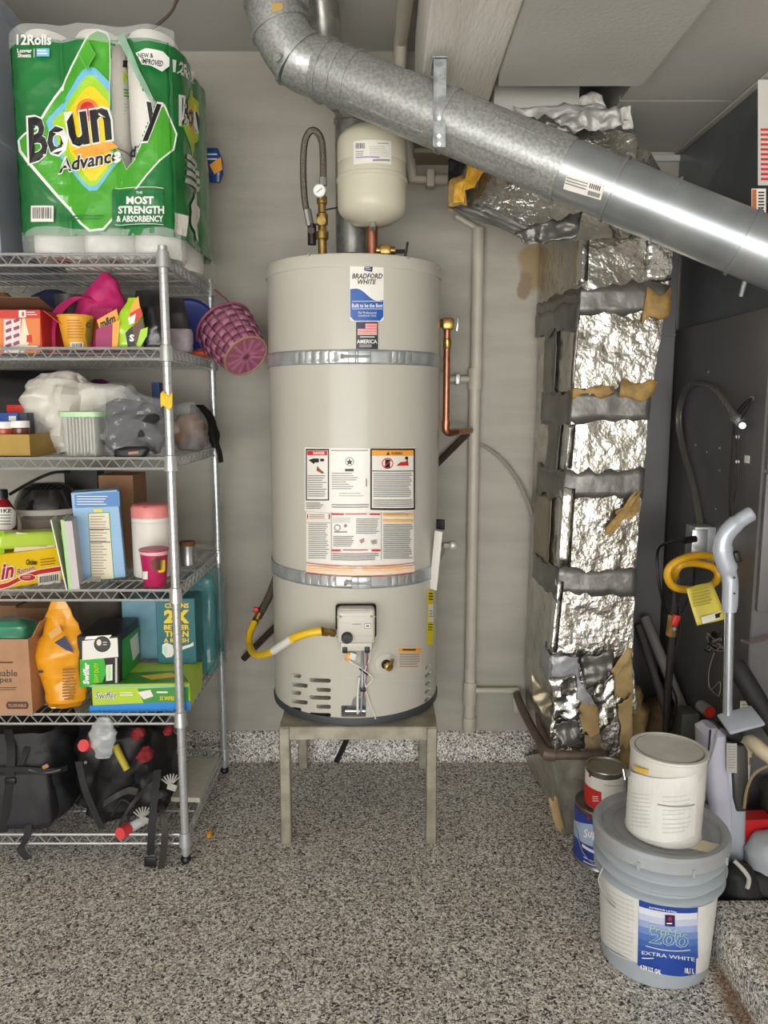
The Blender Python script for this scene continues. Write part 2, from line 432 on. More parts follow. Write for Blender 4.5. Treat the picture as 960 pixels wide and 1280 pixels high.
# wiring on the ceiling
CBL = mat('brown_cable', '#5a4c42', .6)
m = MB().tube(catmull([P(222, -6, 2.2), P(216, 12, 2.24), P(203, 26, 2.3), P(186, 37, 2.36), P(160, 44, 2.4)], 6), .0045, 6)
m.tube(catmull([P(226, -6, 2.22), P(214, 14, 2.26), P(198, 30, 2.32), P(180, 38, 2.38)], 6), .003, 6)
tag(m.build('ceiling_cable', CBL), 'thin brown cable drooping from the ceiling above the paper towel pack', 'cable')
# ================================================================== water heater on its stand
HC = Vector((-.1, 2.63, 0)); HR = .286; HZ0, HZ1 = .402, 1.862
ENAM = mat('cream_enamel', '#c2bfb4', .27, col2='#bdbaaf', nscale=2, spec=.32, coat=.08)
ENTOP = mat('cream_enamel_top', '#c2bfb4', .32)
DKST = mat('dark_steel', '#5c6064', .45, .6)
GALV = mat('galvanized', '#b4b8ba', .38, .6, col2='#8d9294', nscale=38, ndetail=3, contrast=(.4, .6), bump=(30, .04, 'noise'))
ZINC = mat('zinc_plate', '#c9cdce', .36, .55, col2='#aeb3b5', nscale=20)
BRASS = mat('brass', '#b39559', .3, .85, col2='#8f7138', nscale=40)
COPPER = mat('copper', '#b57a5e', .32, .85, col2='#94614a', nscale=25)
CHROME = mat('chrome', '#c4c7c9', .3, .9)
STEELP = mat('stand_steel', '#aba594', .42, .55, col2='#8f8a7a', nscale=18)
BPL = mat('black_plastic', '#141415', .45)
RUB = mat('black_rubber_and_shade', '#1b1b1c', .7)
PVC = mat('white_pvc', '#c4beb0', .42, col2='#b7b1a2', nscale=8)
YFLEX = mat('yellow_coating', '#eabf1e', .38)
IRON = mat('brown_iron', '#46342a', .6, .3, col2='#33261e', nscale=30)
GREYP = mat('grey_pipe', '#736a5e', .55, .3, col2='#5b5248', nscale=18)
REDP = mat('red_plastic', '#c2271f', .4)

wh = thing('water_heater', 'tall cream gas water heater tank with warning labels standing on a steel stand', 'water heater', (HC.x, HC.y, HZ0))
MB().lathe([(HR - .012, HZ0 + .004), (HR - .001, HZ0 + .006), (HR, HZ0 + .03), (HR, HZ1 - .04), (HR - .003, HZ1 - .036)], HC, 96).build('jacket', ENAM, wh)
MB().lathe([(HR + .003, HZ1 - .04), (HR + .003, HZ1 - .008), (HR, HZ1 - .002), (HR - .008, HZ1), (HR - .02, HZ1 - .004), (.02, HZ1 - .002)], HC, 96).build('top_cap', ENTOP, wh)
MB().lathe([(HR - .03, HZ0), (HR + .004, HZ0), (HR + .005, HZ0 + .016), (HR + .001, HZ0 + .022)], HC, 96).build('base_ring', DKST, wh)
HS = Cone((HC.x, HC.y, 0), HR, 0); HS.step = .02
def hpt(px, py, off=0): u, v = HS.hit(px, py); return HS.pt(u, v, off)
def hout(px, py): a = HS.hit(px, py)[0] / HR; return Vector((math.sin(a), -math.cos(a), 0))
def screw(px, py, parent, r=.004):
    p = hpt(px, py, .002); d = hout(px, py); MB().cyl(p, p + d * .005, r, 8).build('screw', ZINC, parent)
for q in ((387, 319), (509, 322), (546, 335)): screw(*q, wh)
STK = mat('sticker_white', '#e9e6de', .35); STB = mat('sticker_blue', '#1658ac', .3)
def sticker(name, label, fn, x0, y0, x1, y1, m=STK, corner=0):
    a = Print(HS, .0008)
    if corner:
        pts = []
        for cx, cy, q0 in ((x1 - corner, y0 + corner, -90), (x1 - corner, y1 - corner, 0), (x0 + corner, y1 - corner, 90), (x0 + corner, y0 + corner, 180)):
            for k in range(5): q = R_(q0 + k * 22.5); pts.append((cx + corner * math.cos(q), cy + corner * math.sin(q)))
        a.poly(pts, m)
    else: a.rect(x0, y0, x1, y1, m)
    o = a.build(wh, name); o['label'] = label
    p = Print(HS, .0014); fn(p); p.build(o); return o
def brand(p):
    pts = [(438, 362)] + [(438 + 41 * t, 362 + 11 * t - 5 * math.sin(t * 6.283) * .8 + 2 * t) for t in [i / 10 for i in range(11)]] + [(479, 396), (475, 401), (443, 401), (438, 396)]
    p.poly([(437.8, 361.5)] + pts[2:], STB)
    p.poly([(456, 331), (466, 333), (465, 340), (455, 338)], NAV).lines(456.5, 334, 464, 338, 2, WHT, .35, .3, .1)
    p.text('BRADFORD', 440, 342, 478, 348.5, BLK, .02, .25).text('WHITE', 447, 349.5, 470, 355.5, BLK, .02, .25)
    p.text('Built to be the Best', 440, 379.5, 478, 384.5, WHT, .015)
    p.rect(440, 376.5, 478, 377.1, WHT).rect(440, 386, 478, 386.6, WHT)
    p.text('For Professional', 448, 389.5, 470, 392.5, WHT).text('Installation Only', 448, 393.5, 470, 396.5, WHT)
sticker('brand_label', 'white and blue brand sticker', brand, 437.5, 325, 479.5, 401.5, STK, 4)
def flag(p):
    p.rect(447, 404, 471, 418.5, WHT)
    for i in range(7): p.rect(447, 404 + i * 2.07, 471, 405.1 + i * 2.07, RED)
    p.rect(447, 404, 456.5, 411.3, NAV)
    p.text('AMERICA', 446, 424.5, 471, 429.5, WHT, .02).lines(450, 420.5, 468, 423, 1, LGR, .6, .1).lines(449, 431, 469, 435, 2, LGR, .4)
sticker('flag_label', 'small dark sticker with a flag', flag, 445, 402.5, 472.5, 436.5, mat('sticker_black', '#22202a', .35))
def warn(p):
    # danger box
    p.rect(382.5, 561, 411.5, 625.5, BLK).rect(384, 563, 410, 624, STK).rect(384.5, 563.5, 409.5, 569, RED)
    p.text('DANGER', 392, 564.5, 406, 568, WHT, .02)
    p.poly([(386, 575), (392, 573), (399, 573), (399, 578), (394, 578), (393, 580), (390, 578)], BLK).oval(403, 575, 3, 2, BLK, 8)
    p.poly([(397, 582), (400, 586), (406, 591), (403, 592), (396, 588)], mat('skin_print', '#8a4a34', .5))
    p.lines(385, 594, 409, 622, 10, GRY, .42)
    # centre text
    p.lines(414, 562.5, 460, 565, 1, GRY, .4, .05)
    p.oval(437, 577, 5.5, 5.5, GRY, 16).oval(437, 577, 4.6, 4.6, STK, 16).poly([(437, 573), (438.2, 576), (441, 576), (439, 578), (440, 581), (437, 579.4), (434, 581), (435, 578), (433, 576), (435.8, 576)], BLK)
    p.rect(431.5, 586, 442, 589, BLK)
    p.lines(415, 591, 450, 613, 8, GRY, .3, .5).lines(424, 616, 456, 622, 2, LGR, .35).lines(415, 630, 461, 636, 2, GRY, .4, .05)
    p.rect(457, 598, 458.4, 608, GRY)
    # warning box
    p.rect(462.5, 560.5, 517.5, 637, BLK).rect(464.5, 562.5, 515.5, 634.5, STK).rect(464.5, 562.5, 515.5, 569.5, ORG)
    p.poly([(482, 568.5), (484.3, 564.3), (486.6, 568.5)], BLK).text('WARNING', 488, 564.6, 502, 568.4, BLK, .02)
    p.oval(483.5, 579, 7, 7, RED, 20).oval(483.5, 579, 5.8, 5.8, STK, 20).rect(480.5, 574, 486.5, 584.5, BLK)
    p.poly([(478.5, 583), (479.3, 583.8), (488.8, 575), (488, 574.2)], RED)
    p.poly([(494, 582), (499, 577.5), (505, 577), (508, 574), (509, 582)], RED).oval(506.5, 572.5, 2, 2.2, BLK, 10)
    p.rect(464.5, 588, 515.5, 589, BLK).lines(466, 591, 514, 622, 13, GRY, .45, .12).lines(466, 624, 514, 634, 4, GRY, .45, .05)
    p.lines(384, 628, 407, 637, 4, GRY, .35, .3)
def warn2(p):
    p.rect(384, 641.5, 413, 650, LGR).rect(384.5, 642, 412.5, 649.5, STK).lines(387, 643, 408, 649, 3, RED, .4, .2).rect(384.3, 642.5, 385.6, 648.5, RED).rect(411, 642.5, 412.6, 648.5, RED)
    p.lines(386, 655, 412, 699, 17, GRY, .4, .2)
    p.rect(415, 641.5, 430, 643.7, RED).rect(462, 641.5, 475, 643.7, RED).lines(432, 641.5, 460, 644, 1, RED, .5, .1)
    p.rect(384, 653, 413.5, 653.6, GRY).rect(414.2, 640, 414.8, 700, GRY).rect(475.8, 640, 476.4, 700, GRY)
    p.oval(422, 659.5, 4, 4.2, GRY, 12).oval(422, 659.5, 2.8, 3, STK, 12).oval(432, 657, 2, 2, GRY, 8).lines(418, 664, 434, 667, 1, GRY, .5)
    p.lines(416, 647, 440, 654, 3, LGR, .4).lines(445, 648, 474, 668, 9, GRY, .38, .15).lines(417, 670, 444, 684, 6, GRY, .4, .2)
    p.poly([(449, 675), (455, 672), (455, 677), (451, 679)], mat('pink_grey_print', '#a58f8c', .5)).poly([(463, 676), (470, 674), (471, 679), (465, 680)], mat('pink_grey_print', '#a58f8c', .5))
    p.rect(415, 686.5, 426, 688.8, RED).rect(464, 686.5, 475, 688.8, RED).lines(429, 686.5, 461, 689, 1, RED, .45, .1)
    p.lines(416, 691, 474, 701, 4, GRY, .42, .15)
    p.rect(477.5, 641, 515, 645, mat('pale_orange_print', '#efb765', .5)).rect(477.5, 649, 515, 652, mat('pale_orange_print', '#efb765', .5))
    p.lines(478, 655, 515, 699, 17, GRY, .42, .15).lines(480, 642, 512, 644, 1, GRY, .5, .1)
    p.rect(384, 702.5, 516, 703.3, RED).rect(384.5, 706, 516, 714, mat('peach_print', '#f3d9bf', .5)).lines(386, 706.5, 448, 714, 3, ORG, .28).lines(452, 706.5, 514, 714, 3, ORG, .28).rect(384, 715.4, 516, 716.1, RED)
sticker('warning_label', 'large white safety label with boxed warnings', warn, 381, 559, 519, 638.5)
sticker('instruction_label', 'white instruction label with red and orange headings', warn2, 383, 639.2, 517, 718)
def small(p):
    p.rect(498, 810, 526, 815, ORG).lines(503, 811, 520, 814, 1, BLK, .6, .05).lines(499, 817, 525, 835, 6, GRY, .42, .15)
sticker('caution_label', 'small orange headed label low on the tank', small, 497, 808, 527, 838, mat('sticker_edge', '#c9b9a8', .4))
EG = mat('energy_yellow', '#e8d31b', .4)
sticker('energy_tag', 'yellow energy guide strip', lambda p: (p.rect(535, 755, 541.5, 777, STK), p.lines(535.5, 741, 541, 752, 3, BLK, .4), p.lines(536, 763, 541, 773, 3, GRY, .35), p.lines(534.5, 780, 541, 790, 3, BLK, .3)), 533.5, 738, 542, 806, EG)
# folded papers tucked beside the jacket
pm = MB().box(hpt(538, 700, .02), (.03, .006, .2), Matrix.Rotation(R_(-38), 3, 'Z') @ Matrix.Rotation(R_(6), 3, 'Y'), .002)
o = pm.build('document_sleeve', mat('sleeve_paper', '#d9d7d0', .4), wh); o['label'] = 'clear sleeve with folded papers'
MB().box(hpt(542, 655, .024), (.03, .008, .035), Matrix.Rotation(R_(-38), 3, 'Z'), .002).build('sleeve_clip', BPL, o)
# air slots
SLOTC = MB()                                                # prisms cut out of the jacket below
def cut(pts, depth=.05):
    q = [HS.hit(*p) for p in pts]; n = len(q); tri = tessellate_polygon([[Vector((u, v, 0)) for u, v in q]])
    fr = [HS.pt(u, v, .004) for u, v in q]; bk = [HS.pt(u, v, -depth) for u, v in q]
    SLOTC.add(fr + bk, [list(t) for t in tri] + [[i + n for i in t][::-1] for t in tri] + [[i, (i + 1) % n, (i + 1) % n + n, i + n] for i in range(n)])
    m = MB(); e = [HS.pt(u, v, -depth + .001) for u, v in q]; m.add(e, [list(t) for t in tri]); return m
def slot(x0, x1, y, h=4.6, sl=0.):
    n = 6; r = h / 2; pts = []
    for k in range(n + 1): q = R_(90 - 180 * k / n); pts.append((x1 - r + r * math.cos(q) * .8, y + sl * (x1 - x0) - r * math.sin(q)))
    for k in range(n + 1): q = R_(270 - 180 * k / n); pts.append((x0 + r + r * math.cos(q) * .8, y - r * math.sin(q)))
    cut(pts).build('air_slot', DKST, wh, 0)
for x0, x1, y in ((364, 377, 844), (363, 385, 855), (363, 377, 865), (363, 385, 876), (364, 377, 886)): slot(x0, x1, y, 5, .1)
for x0, x1, y in ((386, 414, 850), (395, 414, 862), (386, 414, 871.5), (395, 414, 883), (386, 414, 893)): slot(x0, x1, y, 5, .03)
for i, (x0, x1) in enumerate(((531.5, 538.5), (531, 539.5), (531, 539), (530.5, 539), (530, 538.5))): slot(x0, x1, 835 + i * 10.2, 4, -.55)
# burner opening, cover panel and cable
cut([(426.5, 882), (434, 882), (442, 882), (450, 882), (457.5, 882), (457.5, 896), (450, 896.3), (442, 896.5), (434, 896.3), (426.5, 896)], .07).build('burner_opening', DKST, wh, 0)
Print(HS, .0011).poly([(439, 882), (441, 874), (447, 868), (456, 868), (457.5, 874), (457.5, 882)], mat('inner_steel', '#7c7a74', .4, .6)).build(wh, 'burner_bracket')
MB().cyl(hpt(431, 890.5, -.012), hpt(457, 890.5, -.012), .0068, 10).build('burner_pipe', CHROME, wh)
Print(HS, .0009).rect(426, 846.5, 443, 847, ENTOP).rect(460, 847, 541, 847.6, ENTOP).build(wh, 'panel_seam')
jk = [o for o in wh.children if o.name.startswith('jacket')][0]; ct = SLOTC.build('cutter', ENAM, wh, 0); bpy.context.view_layer.update()
md = jk.modifiers.new('slots', 'BOOLEAN'); md.operation = 'DIFFERENCE'; md.solver = 'EXACT'; md.object = ct
bpy.context.view_layer.update(); nm_ = bpy.data.meshes.new_from_object(jk.evaluated_get(bpy.context.evaluated_depsgraph_get()))
jk.modifiers.clear(); jk.data = nm_; bpy.data.objects.remove(ct); nm_.set_sharp_from_angle(angle=R_(35))
# gas control
gc = MB(); gp = hpt(445, 780, 0); gd = hout(445, 780); ga = math.atan2(gd.x, -gd.y); GR = Matrix.Rotation(ga, 3, 'Z')
gz = lambda py: hpt(445, py, .06).z
g0, g1 = hpt(445, 807, .05).z, hpt(445, 755, .05).z
gpos = lambda dx, dy, z: gp + GR @ Vector((dx, dy, 0)) + Vector((0, 0, z - gp.z))
gw = .116
gctl = MB().box(gpos(0, -.034, (g0 + g1) / 2 + .012), (gw, .062, g1 - g0 - .024), GR, .012, 3).box(gpos(0, -.027, g0 + .012), (gw * .86, .045, .03), GR, .006).build('gas_control', mat('control_grey', '#cbc6bb', .38), wh)
gctl['label'] = 'light grey gas control box'
MB().box(gpos(0, -.012, (g0 + g1) / 2 + .016), (gw + .012, .02, g1 - g0 - .024), GR, .01, 3).build('back_plate', BPL, gctl)
kz = hpt(431, 788.5, .07).z
MB().lathe([(.0175, 0), (.0175, .012), (.0145, .02), (.003, .0205)], gpos(-.028, -.066, kz), 24, GR.to_4x4() @ Matrix.Rotation(R_(90), 4, 'X')).build('control_knob', BPL, gctl)
gs = Plane(gpos(0, -.0655, g0), GR @ Vector((1, 0, 0)), (0, 0, 1))
Print(gs).rect(420.5, 770.5, 470, 771.1, LGR).lines(424, 761, 464, 768, 3, LGR, .4).rect(455.5, 779, 463.5, 785.5, GRY).rect(456.3, 779.8, 462.7, 784.7, WHT).rect(457.5, 780.7, 461.5, 783.8, GRY).lines(440, 779.5, 452, 781.5, 1, GRY, .5, .1).lines(424, 778.5, 437, 780.5, 1, LGR, .5).lines(442, 795, 468, 797, 1, LGR, .5).build(gctl)
for dx, z in ((-.047, g1 - .022), (.047, g1 - .022)):
    p = gpos(dx, -.064, z); MB().cyl(p, p + GR @ Vector((0, -.003, 0)), .004, 8).build('screw', GRY, gctl)
for dx in (-.035, .034):
    MB().box(gpos(dx, -.045, g0 + .002), (.016, .016, .02), GR, .003).build('cable_gland', BPL, gctl)
# ignition wires, pilot tube
def wire(pts, r, m, name='wire'): return MB().tube(catmull(pts, 5), r, 6).build(name, m, wh)
W = lambda x, y, o: hpt(x, y, o)
wire([W(452, 806, .035), W(452.5, 830, .02), W(452, 860, .018), W(451, 888, .012)], .0042, mat('alu_tube', '#a9bac8', .3, .8), 'pilot_tube')
wire([W(457.5, 806, .03), W(458, 826, .018), W(456, 850, .016), W(453, 872, .014)], .0022, mat('red_wire', '#8d2f35', .5))
wire([W(461, 806, .035), W(461, 820, .02), W(456, 835, .016), W(456, 858, .016)], .0022, mat('white_wire', '#dcd9d2', .5))
wire([W(432, 806, .03), W(436, 822, .02), W(450, 832, .02), W(462, 842, .018), W(464, 848, .014), W(456, 858, .014), W(450, 870, .012)], .0022, mat('white_wire', '#dcd9d2', .5))
wire([W(431, 806, .03), W(433, 812, .026)], .002, BPL); wire([W(449, 833, .021), W(459, 841, .019)], .003, BPL)
wire([W(449, 845, .012), W(447, 866, .012), W(447, 890, .012)], .004, mat('white_wire', '#dcd9d2', .5))
wire([W(457, 862, .012), W(463, 880, .004), W(468, 893, .004), W(469, 898, .004)], .002, mat('white_wire', '#dcd9d2', .5))
MB().box(W(453, 859, .018), (.018, .012, .014), None, .003).build('cable_tie', BPL, wh)
cn = MB().box(W(441, 817, .024), (.022, .01, .022), Matrix.Rotation(R_(20), 3, 'Y'), .002).build('wire_connector', mat('white_wire', '#dcd9d2', .5), wh)
MB().box(W(435.5, 818, .025), (.01, .011, .028), Matrix.Rotation(R_(20), 3, 'Y'), .002).build('tape_wrap', ORG, cn)
# drain valve
u, v = HS.hit(482, 830); p0 = HS.pt(u, v, 0); d0 = hout(482, 830); DM = d0.to_track_quat('Z', 'Y').to_matrix()
dv = MB().lathe([(.036, 0), (.036, .002), (.034, .003), (.012, .003)], p0, 28, DM.to_4x4()).build('drain_valve', ENTOP, wh); dv['label'] = 'brass drain valve with round cover'
MB().lathe([(.016, .0032), (.016, .0045)], p0, 16, DM.to_4x4()).build('drain_hole_shade', RUB, dv)  # black disc painted in for the shade of the hole around the tap
MB().lathe([(.009, .003), (.009, .02), (.013, .021), (.013, .034), (.009, .036), (.006, .044)], p0, 12, DM.to_4x4()).cyl(p0 + d0 * .028 + Vector((.006, 0, 0)), p0 + d0 * .03 + Vector((.011, -.004, .026)), .0055, 8).build('drain_tap', BRASS, dv)

# ---- straps
def strap(label, py, boltpx, tilt):
    zc = HS.hit(442, py)[1]; t = thing('seismic_strap', label, 'strap', (HC.x, HC.y - HR, zc), None)
    hw = .0215; ro = HR + .0032
    A = R_(100)
    def fn(u, v):
        a = -A + 2 * A * u; z = zc + (v - .5) * 2 * hw + tilt * math.sin(a) * HR
        return Vector((HC.x + ro * math.sin(a), HC.y - ro * math.cos(a), z))
    sl_ = sorted((HS.hit(px, py)[0] / HR + A) / (2 * A) for px in (374, 382, 390, 400, 411, 419, 489, 497, 506, 514)); hu = .0019 / HR / (2 * A)
    us = [(i / 64, 0) for i in range(65) if all(abs(i / 64 - s_) > hu * 1.6 for s_ in sl_)]
    for s_ in sl_: us += [(s_ - hu, 1), (s_ + hu, 0)]
    us.sort(); vs_ = (0, .2, .8, 1); bd = MB(); nu_ = len(us)
    bd.add([fn(u, v) for v in vs_ for u, _ in us], [[j * nu_ + i, j * nu_ + i + 1, (j + 1) * nu_ + i + 1, (j + 1) * nu_ + i] for j in range(3) for i in range(nu_ - 1) if not (j == 1 and us[i][1])])
    bd.build('band', ZINC, t, solid=.0016)
    for sx in (-1, 1):
        e = fn(0 if sx < 0 else 1, .5); m = MB()
        m.add([e + Vector((0, 0, -hw)), e + Vector((0, 0, hw)), Vector((e.x + sx * .05, YW - .004, e.z + hw)), Vector((e.x + sx * .05, YW - .004, e.z - hw))], [[0, 1, 2, 3]])
        m.build('wall_tail', ZINC, t, solid=.0016)
    a0 = HS.hit(boltpx[0], py)[0] / HR; a1 = HS.hit(boltpx[1], py)[0] / HR
    q = lambda a, o, dz=0: Vector((HC.x + (ro + o) * math.sin(a), HC.y - (ro + o) * math.cos(a), zc + dz + tilt * math.sin(a) * HR))
    for a, wd in ((a0 + .07, .022), (a1 - .06, .04)):
        MB().box(q(a, .009), (wd, .017, .038), Matrix.Rotation(a, 3, 'Z'), .003).build('clamp_lug', ZINC, t)
    bo = MB().tube([q(a0 - .03, .02), q(a1, .02)], .0042, 8).build('tension_bolt', CHROME, t)
    MB().tube([q(a0 - .04, .02), q(a0 - .015, .02)], .008, 6).build('nut', CHROME, bo)
    return t
strap('perforated galvanized strap around the heater just under the flag sticker', 446, (432, 462), .0)
strap('perforated galvanized strap around the heater just above the gas control', 727, (436, 462), -.02)

# ---- stand
st = thing('heater_stand', 'bare steel frame stand with four square legs under the water heater', 'stand', (-.085, 2.62, 0))
SX0, SX1, SY0, SY1, ST = -.335, .17, 2.325, 2.88, .40
lw = .034
for x in (SX0, SX1 - lw):
    for y in (SY0, SY1 - lw): MB().span((x, y, 0), (x + lw, y + lw, ST - .002), .003, 1).build('leg', STEELP, st)
MB().span((SX0 + lw, SY0, ST - .04), (SX1 - lw, SY0 + .004, ST - .001)).build('front_rail', STEELP, st)
MB().span((SX0 + lw, SY1 - .004, ST - .04), (SX1 - lw, SY1, ST - .001)).build('rear_rail', STEELP, st)
for x in (SX0, SX1 - .004): MB().span((x, SY0 + lw, ST - .04), (x + .004, SY1 - lw, ST - .001)).build('side_rail', STEELP, st)
MB().span((SX0 + .003, SY0 + .003, ST - .001), (SX1 - .003, SY1 - .003, ST + .0015)).build('top_plate', STEELP, st)
tag(MB().tube(catmull([P(436, 915, 2.84), P(431, 930, 2.82), P(420, 953, 2.78)]), .013, 8, flat=.5).build('drain_hose', RUB), 'short black hose hanging under the heater stand', 'hose')
# ---- expansion tank with its valves
et = thing('expansion_tank', 'small cream expansion tank with blue cap standing above the heater top', 'tank', (-.055, 2.47, HZ1))
EC = Vector((P(465, 270, 2.5).x, 2.5, 0)); ER = .107
ez = lambda py: P(465, py, 2.5).z
z0, z1 = ez(284), ez(156); hh = z1 - z0
prof = [(.012, z0)] + [(ER * math.sin(t), z0 + .06 * (1 - math.cos(t))) for t in [R_(q) for q in (15, 35, 55, 72, 85)]] + [(ER, z0 + .075), (ER, z0 + hh * .43), (ER + .003, z0 + hh * .44), (ER + .003, z0 + hh * .47), (ER, z0 + hh * .48), (ER, z0 + hh * .6), (ER - .002, z0 + hh * .61), (ER, z0 + hh * .62), (ER, z1 - .075)] + [(ER * math.sin(t), z1 - .06 * (1 - math.cos(t))) for t in [R_(q) for q in (85, 72, 55, 35, 15)]] + [(.012, z1)]
MB().lathe(prof, EC, 48).build('shell', mat('tank_cream', '#cdc8b5', .3, spec=.35), et)
MB().lathe([(.028, z1 - .008), (.028, z1 + .008), (.024, z1 + .014), (.004, z1 + .015)], EC, 20).build('cap', mat('blue_plastic', '#2568c0', .4), et)
ES = Cone((EC.x, EC.y, 0), ER + .0005, 0); ES.step = .015
lo = Print(ES, .0008).rect(442, 177, 489, 206, STK).build(et, 'label')
Print(ES, .0014).bars(445, 179, 456, 186, BLK, 6).lines(472, 179, 487, 181, 1, GRY, .5).lines(445, 189, 455, 196, 3, GRY, .4).lines(462, 183, 487, 198, 6, LGR, .4).lines(445, 196.5, 476, 199, 1, mat('violet_print', '#8d84b4', .5), .6).rect(466, 199.5, 487, 201.8, GRY).build(lo)
m = MB(); m.cyl((EC.x, EC.y, HZ1 - .004), (EC.x, EC.y, z0 + .01), .018, 16); m.lathe([(.021, HZ1), (.021, HZ1 + .012), (.018, HZ1 + .013)], (EC.x, EC.y, 0), 16)
m.build('copper_stub', COPPER, et)
vx = P(482, 290, 2.5).x
m = MB().cyl((EC.x, EC.y, HZ1 + .035), (vx + .03, EC.y, HZ1 + .035), .012, 12).cyl((vx, EC.y, HZ1 - .003), (vx, EC.y, HZ1 + .05), .014, 12).box((vx, EC.y, HZ1 + .036), (.034, .03, .03), None, .005)
bv = m.build('ball_valve', BRASS, et)
MB().cyl((vx + .03, EC.y, HZ1 + .032), (vx + .06, EC.y, HZ1 + .032), .006, 8).box((vx + .064, EC.y, HZ1 + .03), (.008, .014, .062), Matrix.Rotation(R_(10), 3, 'Y'), .003).build('valve_handle', BPL, bv)
m = MB().cyl(P(466, 286, 2.44) , P(466, 272, 2.47), .009, 10).build('air_vent', CHROME, et)

# ---- cold inlet: braided hose, brass valve and gauge
bh = thing('inlet_valve', 'brass inlet valve with a white dial and a looped braided steel hose', 'valve', P(403, 306, 2.52))
bx_ = P(403, 300, 2.5).x; zz = lambda py: P(403, py, 2.5).z
Z0 = HZ1 - .004
bo = MB().lathe([(.014, Z0), (.014, zz(300)), (.02, zz(299)), (.02, zz(290)), (.014, zz(289)), (.013, zz(282)), (.018, zz(281)), (.018, zz(268)), (.012, zz(266)), (.012, zz(256)), (.016, zz(255)), (.016, zz(246)), (.009, zz(244)), (.009, zz(232))], (bx_, 2.5, 0), 14)
bo.cyl((bx_, 2.5, zz(279)), (bx_, 2.465, zz(279)), .014, 12).build('valve_body', BRASS, bh)
gq = Vector((P(400, 240, 2.48).x, 2.47, P(400, 240, 2.47).z))
ga_ = MB().cyl(gq, gq + Vector((0, -.016, 0)), .0195, 20).build('gauge', CHROME, bh)
MB().cyl(gq + Vector((0, -.0162, 0)), gq + Vector((0, -.0172, 0)), .016, 20).build('dial', WHT, ga_)
MB().tube([gq + Vector((-.008, -.0176, -.006)), gq + Vector((.009, -.0176, .007))], .001, 4).build('needle', BLK, ga_)
BRAID = mat('braided_steel', '#8d867b', .38, .85, col2='#5b554c', nscale=420, ndetail=1, bump=(500, .4, 'vor'))
hp = [P(404, 230, 2.5), P(404, 200, 2.5), P(402, 176, 2.5), P(396, 165, 2.5), P(388, 164, 2.5), P(381, 178, 2.51), P(379, 210, 2.53), P(381, 250, 2.55), P(386, 272, 2.56), P(391, 288, 2.56)]
MB().tube(catmull(hp, 6), .0105, 10).build('braided_hose', BRAID, bh)
MB().cyl(P(404, 232, 2.5), P(404, 222, 2.5), .0125, 8).cyl(P(384, 262, 2.555), P(388, 282, 2.56), .0125, 8).build('hose_end', CHROME, bh)
m = MB().cyl(P(390, 306, 2.56), P(390, 280, 2.56), .014, 10); m.cyl(P(390, 288, 2.56), P(389, 288, 2.53), .011, 10); m.build('dark_elbow', mat('dark_fitting', '#2b2522', .5, .3), bh)
MB().tube([P(408, 262, 2.5), P(424, 259, 2.56)], .0025, 6).build('wire', BPL, bh)

# ---- draft hood and flue pipe of the heater
fx = P(441, 290, 2.68).x
FY = 2.66
FP = mat('flue_steel', '#a3a29e', .34, .7, col2='#85847f', nscale=30)
fl = thing('heater_flue', 'narrow galvanized flue pipe rising from the heater behind the expansion tank', 'flue pipe', (fx, FY, HZ1))
MB().lathe([(.11, HZ1 + .001), (.105, HZ1 + .02), (.075, HZ1 + .035), (.058, HZ1 + .05)], (fx, FY, 0), 32).build('draft_hood', FP, fl)
for k in range(3):
    q = 2.0 + k * 2.1; MB().span((fx + .1 * math.cos(q) - .004, FY + .1 * math.sin(q) - .004, HZ1), (fx + .1 * math.cos(q) + .004, FY + .1 * math.sin(q) + .004, HZ1 + .025)).build('hood_leg', FP, fl)
zt = P(440, 135, FY).z
MB().lathe([(.056, HZ1 + .045), (.056, zt - .05), (.06, zt - .048), (.06, zt - .036), (.056, zt - .034), (.056, zt)], (fx, FY, 0), 32).build('pipe', FP, fl)
el = catmull([(fx, FY, zt - .002), P(428, 118, FY - .02), P(412, 92, FY - .07), P(405, 60, FY - .12), P(402, 20, FY - .16), P(398, -14, FY - .18)], 4)
MB().tube(el, .056, 28).build('elbow', FP, fl)
for i in (3, 7, 11): MB().tube([el[i], el[i] + (el[i + 1] - el[i]).normalized() * .008], .0585, 28).build('seam_ring', FP, fl)

# ---- big vent pipe of the furnace across the top
vp = thing('furnace_vent', 'large galvanized vent pipe running diagonally under the ceiling', 'vent pipe', P(650, 210, 2.2))
OLDG = mat('old_galvanized', '#b6b8b6', .42, .62, col2='#9a9d9c', nscale=120, ndetail=3, contrast=(.38, .62), bump=(40, .06, 'noise'))
NEWG = mat('new_galvanized', '#b5babd', .3, .75, col2='#a0a6aa', nscale=8)
vr = .077
a = P(400, 86, 2.26); bpt = P(960, 316, 1.95); ax = (bpt - a)
def on(px):                                           # axis point for a photo column
    t = (px - 400) / 560
    for _ in range(6):
        q = a + ax * t; dep = q.y * _c - (q.z - CAM_H) * _s; t += (px - (480 + CAM_F * q.x / dep)) / 560
    return a + ax * t
dirn = ax.normalized()
MB().tube([on(392), on(540)], vr, 40).build('pipe_section', OLDG, vp)
MB().tube([on(500), on(706)], vr + .002, 40).build('pipe_section', OLDG, vp)
MB().tube([on(690), on(800)], vr - .001, 40).build('pipe_section', NEWG, vp)
MB().tube([on(775), on(1010)], vr + .0015, 40).build('pipe_section', NEWG, vp)
def ringband(px, wd, r, m, nm='seam_ring'): p = on(px); return MB().tube([p - dirn * wd / 2, p + dirn * wd / 2], r, 40).build(nm, m, vp)
